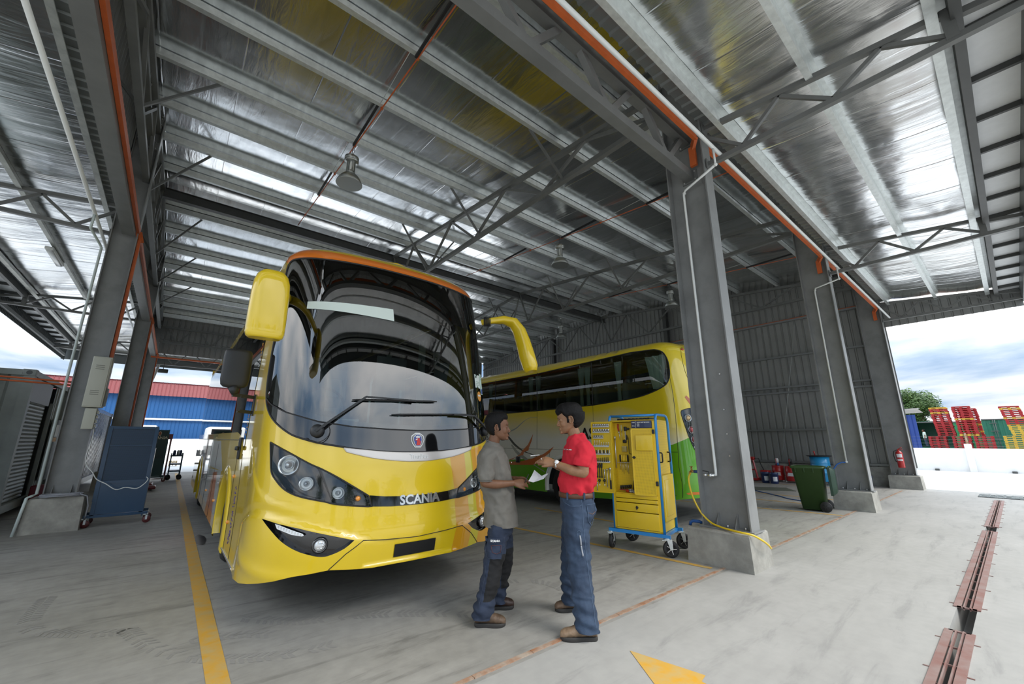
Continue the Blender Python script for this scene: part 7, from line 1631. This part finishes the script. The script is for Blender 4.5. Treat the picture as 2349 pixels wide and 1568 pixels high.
def drape_text(o, txt, size, x0, z0, m, name, parent, y0=3.2):
    me = o.data; t = BVHTree.FromPolygons([v.co for v in me.vertices], [tuple(p.vertices) for p in me.polygons]); tm = text_mesh(txt, size, .0006, size*.05); vs = []
    for v in tm.v:
        h = t.ray_cast(Vector((x0+v[0], y0, z0+v[2])), Vector((0, 1, 0)), 3); y = h[0].y if h[0] is not None else 4.
        vs.append((x0+v[0], y-.017+v[1], z0+v[2]))
    tm.v = vs; return tm.build(name, m, parent)
ROT = -.68841
HAIRM = mat('black_hair', (.006, .0055, .0055), .62, bump=.5, bscale=110, stretch=(1., 1., .3), spec=.18)
SOLE = mat('boot_sole', (.03, .028, .026), .7)
# ---- man in the grey shirt (faces right)
G = thing('person', 'man in a grey T-shirt and navy work trousers holding folded papers and a pen', 'person', (0, 0, 0), ROT)
g = MB(); Cg = (-.137, 4.15, 1.682)
T, prof = head(g, Cg, 1.06, 1, -.03)
limb(g, [(-.165, 4.15, 1.60), (-.185, 4.15, 1.53), (-.195, 4.15, 1.45)], [.056, .057, .075])
hsection(g, [(.80, -.22, .0, 4.15, .14), (1.0, -.23, -.01, 4.15, .145), (1.2, -.29, -.05, 4.15, .155), (1.38, -.29, -.09, 4.15, .15), (1.46, -.26, -.13, 4.15, .10), (1.51, -.24, -.14, 4.15, .06)], 0)
limb(g, [(-.11, 4.07, .82), (-.175, 4.03, .44), (-.235, 3.98, .14)], [.08, .05, .026]); limb(g, [(-.10, 4.24, .82), (-.08, 4.27, .42), (-.14, 4.32, .14)], [.08, .05, .026])
limb(g, [(-.22, 4.02, 1.40), (-.242, 3.935, 1.27), (-.255, 3.915, 1.175)], [.052, .047, .041]); limb(g, [(-.255, 3.915, 1.175), (-.15, 3.93, 1.16), (-.02, 3.985, 1.162), (.015, 4.0, 1.163)], [.041, .040, .028, .026])
limb(g, [(-.20, 4.28, 1.40), (-.215, 4.37, 1.27), (-.215, 4.38, 1.18)], [.052, .047, .041]); limb(g, [(-.215, 4.38, 1.18), (-.10, 4.36, 1.17), (.02, 4.28, 1.175), (.05, 4.26, 1.178)], [.041, .039, .028, .026])
tn = hand(g, (.02, 4.0, 1.163), (.95, .34, .02), (-.1, -.75, .55), 1, (.75, .85, .95, 1.0), 1.02, (.8, .5, -.1))
tf = hand(g, (.045, 4.262, 1.178), (.95, -.35, .0), (.0, .6, .8), -1, (.7, .8, .9, 1.), 1.0, (.7, .6, -.1))
SKG = skin_mat('skin_deep_brown', (.19, .088, .046)); remesh(g, .0042, 'body', SKG, G, 2); eyes(T, G, 1.06)
g = MB(); g.tube([T(.098-.0006*k*k, -.030+.010*k, -.0625-.0008*(k-3)**2) for k in range(7)], [.002, .004, .0048, .004, .0048, .004, .002], 6); g.build('moustache', HAIRM, G)
g = MB(); g.tube([T(.0975-.0009*(k-2)**2, -.014+.007*k, -.077) for k in range(5)], [.001, .003, .004, .003, .001], 6); g.build('mouth', mat('mouth_dark', (.10, .02, .018), .5), G)
def kg(f, n, z):
    if z > .125: return 1
    line = .068 if f > .055 else (.068-(.055-f)*1.1 if f > .02 else (-.035 if f > .0 else (.02 if f > -.035 else -.085)))
    return min(1, max(0, (z-line)/.02))
hair_cap(T, prof, G, kg, lambda f, n, z: .012+.010*max(0, z/.12)+.004*(f > .03), HAIRM)
SHG = mat('grey_cotton', (.175, .165, .145), .95, var=.12, vscale=5., bump=.25, bscale=300, spec=.2)
g = MB()
hsection(g, [(.765, -.262, .058, 4.15, .185), (.80, -.262, .052, 4.15, .185), (.90, -.262, .040, 4.15, .182), (1.0, -.268, .028, 4.15, .180), (1.1, -.295, .010, 4.15, .178), (1.2, -.322, -.008, 4.15, .182), (1.3, -.338, -.022, 4.15, .190), (1.38, -.338, -.045, 4.15, .200), (1.44, -.318, -.078, 4.15, .205), (1.485, -.285, -.105, 4.15, .165), (1.52, -.255, -.125, 4.15, .095), (1.535, -.245, -.135, 4.15, .066)], 0)
limb(g, [(-.215, 4.02, 1.43), (-.235, 3.95, 1.33), (-.240, 3.925, 1.225)], [.075, .074, .070]); limb(g, [(-.20, 4.29, 1.43), (-.215, 4.355, 1.33), (-.22, 4.38, 1.24)], [.075, .072, .068])
so = remesh(g, .0075, 'shirt', SHG, G, 5, lambda c, n: max(-.004, fold(c, n, .015, 9, (1.3, 1, 1.3)))+.006*math.sin(c.z*34+c.x*55)*max(0, 1-abs(c.x+.12)/.16)*(1 if .8 < c.z < 1.2 else .3))
# flatten hem and sleeve openings so they end cleanly
for v in so.data.vertices:
    if v.co.z < .775: v.co.z = .775+(v.co.z-.775)*.1
for v in so.data.vertices:
    if v.co.y < 3.96 and 1.10 < v.co.z < 1.19: v.co.z = 1.19+(v.co.z-1.19)*.1
g = MB(); g.tube([(-.190+.060*cos(a), 4.15+.070*sin(a), 1.532-.020*cos(a)) for a in [2*pi*k/24 for k in range(24)]], .007, 6, closed=True); g.build('collar', mat('grey_collar', (.15, .14, .125), .95), G)
g = MB(); g.tube([(-.240+.067*cos(a), 3.925+.067*sin(a), 1.19) for a in [2*pi*k/24 for k in range(24)]], .004, 5, closed=True); g.tube([(-.102+.160*(abs(cos(a))**.87)*(1 if cos(a) > 0 else -1), 4.15+.185*(abs(sin(a))**.87)*(1 if sin(a) > 0 else -1), .776) for a in [2*pi*k/36 for k in range(36)]], .004, 5, closed=True); g.build('shirt_hem', MATS['grey_collar'], G)
g = MB(); g.box((-.005, 4.085, 1.345), (.004, .014, .010)); g.build('shirt_logo', WHITE, G)
NAVT = mat('navy_workwear', (.022, .034, .065), .85, var=.25, vscale=7., bump=.2, bscale=200); BLK = mat('black_knee_patch', (.012, .012, .013), .9, var=.3, vscale=12.)
g = MB()
hsection(g, [(.70, -.21, .00, 4.15, .165), (.78, -.215, .0, 4.15, .17), (.86, -.215, -.01, 4.15, .165)], 0)
limb(g, [(-.115, 4.07, .78), (-.15, 4.05, .60), (-.178, 4.03, .42), (-.215, 4.0, .25), (-.262, 3.972, .04)], [.105, .095, .084, .080, .090])
limb(g, [(-.10, 4.23, .78), (-.085, 4.25, .60), (-.075, 4.27, .42), (-.11, 4.30, .25), (-.145, 4.325, .04)], [.10, .09, .08, .075, .08])
to = remesh(g, .0075, 'trousers', NAVT, G, 4, lambda c, n: fold(c, n, .013, 10, (1, 1, 1.8))+(.006*math.sin(c.z*75+c.x*30) if c.z < .28 else 0))
to.data.materials.append(BLK)
for p in to.data.polygons:
    c = p.center; ax = -.178+(c.z-.42)*.17
    if .20 < c.z < .56 and c.x > ax-.035 and c.y < 4.2: p.material_index = 1
    if .20 < c.z < .56 and c.x > -.10 and c.y >= 4.2: p.material_index = 1
for v in to.data.vertices:
    if v.co.z < .065: v.co.z = .065+(v.co.z-.065)*.05
STN = mat('navy_stitch', (.05, .065, .10), .9); STR = mat('rust_stitch', (.14, .05, .04), .9)
cp = [(-.245, .705), (-.235, .60), (-.215, .535), (-.10, .525), (-.085, .62), (-.075, .70)]
po = drape_patch(to, cp, NAVT, 'thigh_pocket', G, .008); g = MB(); g.tube(drape(to, cp, .010), .0018, 5); g.build('pocket_stitching', STN, po)
fl = [(-.215, .70), (-.085, .70), (-.09, .655), (-.15, .648), (-.205, .655)]; pf = drape_patch(to, fl, NAVT, 'pocket_flap', po, .014)
sp = [(-.185, .635), (-.10, .635), (-.105, .585), (-.14, .57), (-.175, .585), (-.185, .635)]; g = MB(); g.tube(drape(to, sp, .010), .0018, 5); g.build('pocket_stitching', STR, po)
drape_text(to, 'SCANIA', .024, -.150, .678, WHITE, 'pocket_lettering', po, 3.2).location = (0, -.012, 0)
g = MB(); g.tube(drape(to, [(-.225, .50), (-.245, .35), (-.285, .15)], .003), .0016, 5); g.build('side_seam', STN, G)
BB = mat('brown_leather', (.12, .075, .045), .6, var=.45, vscale=9., bump=.3, bscale=60); BD = mat('dark_brown_leather', (.055, .03, .022), .45, var=.3, vscale=9., bump=.2)
boot(G, (-.245, 3.965, 0), 0, BB, SOLE, .27); boot(G, (-.145, 4.33, 0), .12, BD, SOLE, .235)
# what he holds
PAP = mat('white_paper', (.80, .81, .82), .8)
def world_of(P_): return Matrix.Rotation(ROT, 4, 'Z') @ Vector(P_)
t = thing('paper_sheets', 'folded white sheets held by the man in grey', 'papers', (0, 0, 0), ROT)
g = MB()
def sheet(o):
    a = [Vector(p) for p in ((.158+o, 4.10, 1.172), (.205, 4.10, 1.160), (.30+o, 4.12, 1.190), (.36-o, 4.16, 1.238), (.335, 4.18, 1.232), (.295, 4.17, 1.212-o), (.262, 4.19, 1.236), (.228-o, 4.2, 1.262+o), (.195, 4.15, 1.222))]
    return a
for o in (0, .006): a = sheet(o); c = sum(a, Vector())/len(a)+Vector((0, -.006*(o > 0), -.012)); g.add(a+[c], [(i, (i+1) % 9, 9) for i in range(9)], False)
s_ = g.build('sheet', PAP, t); md = s_.modifiers.new('t', 'SOLIDIFY'); md.thickness = .0006
t = thing('pen', 'black pen in the hand of the man in grey', 'pen', (0, 0, 0), ROT); g = MB(); g.tube([(.118, 4.035, 1.155), (.158, 4.06, 1.238)], [.004, .005], 8); g.build('barrel', BLACK, t); g = MB(); g.tube([(.115, 4.033, 1.149), (.118, 4.035, 1.155)], [.001, .004], 8); g.build('tip', STL, t)
# ---- man in the red shirt (faces left)
Rm_ = thing('person', 'man in a red T-shirt and blue jeans with a wristwatch, looking down at his hands', 'person', (0, 0, 0), ROT)
g = MB(); Cr = (.548, 4.0, 1.752)
T, prof = head(g, Cr, 1.07, -1, .13)
limb(g, [(.585, 4.0, 1.66), (.605, 4.0, 1.60), (.62, 4.0, 1.52)], [.058, .060, .078])
hsection(g, [(.90, .50, .71, 4.0, .12), (1.08, .50, .70, 4.0, .11), (1.2, .47, .745, 4.0, .15), (1.4, .515, .745, 4.0, .165), (1.50, .535, .73, 4.0, .15), (1.57, .56, .69, 4.0, .07)], 0)
limb(g, [(.60, 3.92, .90), (.58, 3.85, .52), (.595, 3.73, .14)], [.09, .055, .028]); limb(g, [(.60, 4.09, .90), (.565, 4.2, .50), (.56, 4.28, .14)], [.09, .055, .028])
limb(g, [(.645, 3.87, 1.47), (.635, 3.775, 1.36), (.635, 3.75, 1.275)], [.055, .051, .046]); limb(g, [(.635, 3.75, 1.275), (.53, 3.765, 1.295), (.42, 3.83, 1.34), (.392, 3.845, 1.350)], [.046, .043, .031, .028])
limb(g, [(.64, 4.13, 1.47), (.622, 4.225, 1.36), (.61, 4.24, 1.27)], [.055, .051, .046]); limb(g, [(.61, 4.24, 1.27), (.50, 4.20, 1.29), (.39, 4.11, 1.335), (.37, 4.10, 1.342)], [.046, .042, .030, .027])
hand(g, (.388, 3.848, 1.352), (-.93, .30, .25), (.15, -.85, .5), -1, (.45, .6, .8, .9), 1.05, (.8, .5, -.15))
hand(g, (.368, 4.10, 1.345), (-.93, -.33, .22), (-.1, .5, .85), 1, (.5, .6, .7, .8), 1.02, (.8, .5, -.1))
SKR = skin_mat('skin_tan_brown', (.29, .15, .078)); remesh(g, .0042, 'body', SKR, Rm_, 2); eyes(T, Rm_, 1.07)
g = MB(); g.tube([T(.0975-.0009*(k-2)**2, -.014+.007*k, -.077) for k in range(5)], [.001, .002, .0025, .002, .001], 6); g.build('mouth', MATS['mouth_dark'], Rm_)
def kr(f, n, z):
    if z > .125: return 1
    fr_ = .050+.010*math.sin(n*90)
    line = fr_ if f > .06 else (fr_-(.06-f)*.9 if f > .025 else (-.03 if f > .004 else (.022 if f > -.032 else -.118)))
    return min(1, max(0, (z-line)/.02))
hair_cap(T, prof, Rm_, kr, lambda f, n, z: .017+.008*max(0, z/.12)+.026*max(0, (-f-.03)/.08)*(1 if z < .04 else .5)+.006*(f > .03), HAIRM, nz=1.2)
SHR = mat('red_cotton', (.60, .028, .045), .95, var=.12, vscale=5., bump=.25, bscale=300, spec=.2)
g = MB()
hsection(g, [(1.085, .455, .750, 4.0, .166), (1.105, .445, .762, 4.0, .174), (1.14, .434, .778, 4.0, .182), (1.2, .440, .788, 4.0, .188), (1.3, .462, .792, 4.0, .195), (1.40, .485, .785, 4.0, .205), (1.48, .508, .768, 4.0, .212), (1.535, .528, .738, 4.0, .185), (1.575, .545, .705, 4.0, .115), (1.605, .556, .685, 4.0, .072)], 0)
limb(g, [(.655, 3.88, 1.50), (.650, 3.80, 1.43), (.622, 3.765, 1.345)], [.078, .079, .076]); limb(g, [(.645, 4.12, 1.50), (.63, 4.20, 1.43), (.612, 4.235, 1.345)], [.078, .077, .074])
so = remesh(g, .0075, 'shirt', SHR, Rm_, 5, lambda c, n: max(-.005, fold(c, n, .015, 9, (1.2, 1, 1.2)))+(.007*math.sin(c.x*60+c.z*25)*sst((1.22-c.z)/.1) if c.z < 1.22 else 0))
g = MB(); g.tube([(.615+.062*cos(a), 4.0+.074*sin(a), 1.600+.022*cos(a)) for a in [2*pi*k/24 for k in range(24)]], .007, 6, closed=True); g.build('collar', mat('red_collar', (.50, .02, .035), .95), Rm_)
for v in so.data.vertices:
    if v.co.y < 3.81 and v.co.z > 1.2:
        zl = 1.335-.20*(v.co.x-.61)
        if v.co.z < zl: v.co.z = zl+(v.co.z-zl)*.12
drape_text(so, 'SCANIA', .013, .520, 1.470, WHITE, 'shirt_lettering', Rm_)
BELT = mat('brown_belt', (.12, .045, .02), .5, var=.3, vscale=20.); DEN = mat('blue_denim', (.036, .062, .11), .85, var=.5, vscale=6., col2=(.018, .032, .062), bump=.35, bscale=260)
g = MB(); g.loft([[(.600+a_*(abs(cos(t))**.87)*(1 if cos(t) > 0 else -1), 4.0+b_*(abs(sin(t))**.87)*(1 if sin(t) > 0 else -1), z) for t in [2*pi*k/40 for k in range(40)]] for z, a_, b_ in ((1.045, .152, .170), (1.048, .162, .180), (1.088, .161, .179), (1.090, .15, .168))]); g.build('belt', BELT, Rm_)
g = MB(); 
for a_ in (-2.2, -1.35, -.6, .6, 2.4): 
    g.box((.600+.165*(abs(cos(a_))**.87)*(1 if cos(a_) > 0 else -1), 4.0+.183*(abs(sin(a_))**.87)*(1 if sin(a_) > 0 else -1), 1.066), (.016, .010, .062))
g.build('belt_loops', DEN, Rm_)
g = MB()
hsection(g, [(1.052, .455, .750, 4.0, .166), (1.04, .452, .755, 4.0, .172), (.96, .455, .762, 4.0, .182), (.90, .458, .758, 4.0, .185), (.86, .47, .735, 4.0, .175)][::-1], 0)
limb(g, [(.595, 3.92, .92), (.575, 3.885, .74), (.582, 3.85, .53), (.590, 3.79, .32), (.614, 3.722, .04)], [.122, .106, .098, .090, .092])
limb(g, [(.600, 4.09, .92), (.575, 4.15, .74), (.560, 4.20, .52), (.555, 4.25, .32), (.558, 4.285, .04)], [.12, .10, .09, .082, .08])
jo = remesh(g, .0075, 'jeans', DEN, Rm_, 4, lambda c, n: fold(c, n, .013, 10, (1, 1, 1.6))*sst((1.06-c.z)/.12)+(.007*math.sin(c.z*70+c.x*28) if c.z < .30 else 0)+(.004*math.sin(c.z*60-c.x*40) if .45 < c.z < .62 else 0))
for v in jo.data.vertices:
    if v.co.z < .065: v.co.z = .065+(v.co.z-.065)*.05
STI = mat('denim_stitch', (.30, .16, .08), .8); PD_ = mat('denim_light', (.12, .18, .28), .85, var=.3, vscale=10.)
def on_leg(x, z):   # near leg surface depth
    return None
bp_ = [(.662, .998), (.748, 1.0), (.752, .86), (.715, .80), (.672, .86)]; bk = drape_patch(jo, bp_, DEN, 'back_pocket', Rm_, .004); g = MB(); g.tube(drape(jo, bp_+[bp_[0]], .006), .0018, 5); g.build('pocket_stitching', PD_, bk); g = MB(); g.tube(drape(jo, [(.675, .93), (.71, .915), (.748, .93)], .006), .0015, 5); g.build('pocket_stitching', STI, bk)
g = MB(); g.tube(drape(jo, [(.462, 1.05), (.475, 1.01), (.52, .985), (.60, .988), (.618, .998)], .002), .0018, 5); g.build('front_pocket_seam', PD_, Rm_)
g = MB(); g.tube(drape(jo, [(.620, 1.04), (.622, .80), (.635, .55), (.655, .30), (.668, .10)], .002), .0018, 5); g.build('side_seam', PD_, Rm_)
g = MB(); g.tube(drape(jo, [(.585, .755), (.592, .68), (.602, .60)], .003), .0065, 6); g.build('zip_pocket', mat('zip_grey', (.30, .32, .36), .5), Rm_); g = MB(); g.tube(drape(jo, [(.562, .755), (.562, .785), (.578, .80), (.596, .785), (.598, .75)], .002), .0015, 5); g.build('zip_stitching', PD_, Rm_)
BT = mat('tan_leather', (.27, .18, .11), .6, var=.4, vscale=8., bump=.3, bscale=60)
boot(Rm_, (.600, 3.715, 0), pi, BT, SOLE, .30); boot(Rm_, (.585, 4.29, 0), pi+.1, mat('brown_leather_far', (.17, .11, .07), .6, var=.3), SOLE, .26)
w = thing('x', None, None); w.name = 'wristwatch'; w.parent = Rm_; w['label'] = 'silver wristwatch with a white dial'
wc = Vector((.408, 3.840, 1.344)); wd = Vector((-.93, .30, .25)).normalized(); e1 = Vector((.15, -.85, .5)); e1 = (e1-wd*e1.dot(wd)).normalized(); e2 = wd.cross(e1)
g = MB(); g.loft([[wc+wd*z+(e1*cos(t)*1.0+e2*sin(t)*1.08)*r_ for t in [2*pi*k/28 for k in range(28)]] for z, r_ in ((-.009, .029), (-.008, .033), (.008, .033), (.009, .029))]); g.build('bracelet', CHROME, w)
g = MB(); g.lathe([(0, .0), (.020, .0), (.022, .004), (.020, .009), (.017, .010)], c=wc+e1*.030, axis=e1, n=24); g.build('case', CHROME, w); g = MB(); g.lathe([(.0165, .0), (.0165, .0105), (0, .0105)], c=wc+e1*.030, axis=e1, n=24); g.build('dial', WHITE, w)
g = MB(); hd = Vector((.388, 3.848, 1.352))+Vector((-.93, .30, .25)).normalized()*.125+Vector((0, 0, .004)); g.lathe([(.0095, -.003), (.0115, 0), (.0095, .003)], c=hd, axis=(-.8, .3, -.3), n=14); g.build('ring', CHROME, Rm_)
t = thing('white_card', 'small white card held between the fingers of the man in red', 'card', (0, 0, 0), ROT); g = MB(); g.bar((.178, 4.0, 1.408), (.262, 3.99, 1.418), .055, .004, (.0, .1, 1)); s_ = g.build('card', PAP, t)
# ---- distant man in the open container
Q = thing('person', 'distant man in a pale shirt and jeans standing in the open green container', 'person', (59.6, 5.95, .95), -1.57)
g = MB(); T, prof = head(g, (0, 0, 1.62), 1., -1, -.2); limb(g, [(.02, 0, 1.52), (.04, 0, 1.44)], [.055, .06]); hsection(g, [(.9, -.10, .10, 0, .14), (1.2, -.10, .12, 0, .16), (1.42, -.06, .12, 0, .15)], 0)
limb(g, [(.03, -.2, 1.38), (.06, -.22, 1.1), (.0, -.2, .86)], [.045, .04, .03]); limb(g, [(.03, .2, 1.38), (.06, .22, 1.1), (.0, .2, .86)], [.045, .04, .03]); hand(g, (.0, -.2, .86), (0, 0, -1), (0, -1, 0), 1); hand(g, (.0, .2, .86), (0, 0, -1), (0, 1, 0), 1)
limb(g, [(.02, -.08, .9), (.0, -.08, .5), (.05, -.08, .08)], [.08, .055, .04]); limb(g, [(.02, .08, .9), (.06, .1, .5), (.10, .12, .08)], [.08, .055, .04]); remesh(g, .012, 'body', SKG, Q, 2)
g = MB(); hsection(g, [(.85, -.12, .13, 0, .17), (1.2, -.12, .14, 0, .18), (1.42, -.09, .14, 0, .18), (1.48, -.04, .09, 0, .09)], 0); limb(g, [(.03, -.18, 1.40), (.05, -.21, 1.2)], [.065, .06]); limb(g, [(.03, .18, 1.40), (.05, .21, 1.2)], [.065, .06]); remesh(g, .015, 'shirt', mat('pale_mint_shirt', (.55, .68, .62), .9), Q, 3)
g = MB(); hsection(g, [(.82, -.10, .12, 0, .15), (.95, -.10, .12, 0, .15)], 0); limb(g, [(.02, -.08, .85), (.0, -.08, .5), (.05, -.08, .1)], [.10, .08, .07]); limb(g, [(.02, .08, .85), (.06, .1, .5), (.10, .12, .1)], [.10, .08, .07]); remesh(g, .015, 'jeans', DEN, Q, 3)
hair_cap(T, prof, Q, kg, .016, HAIRM)
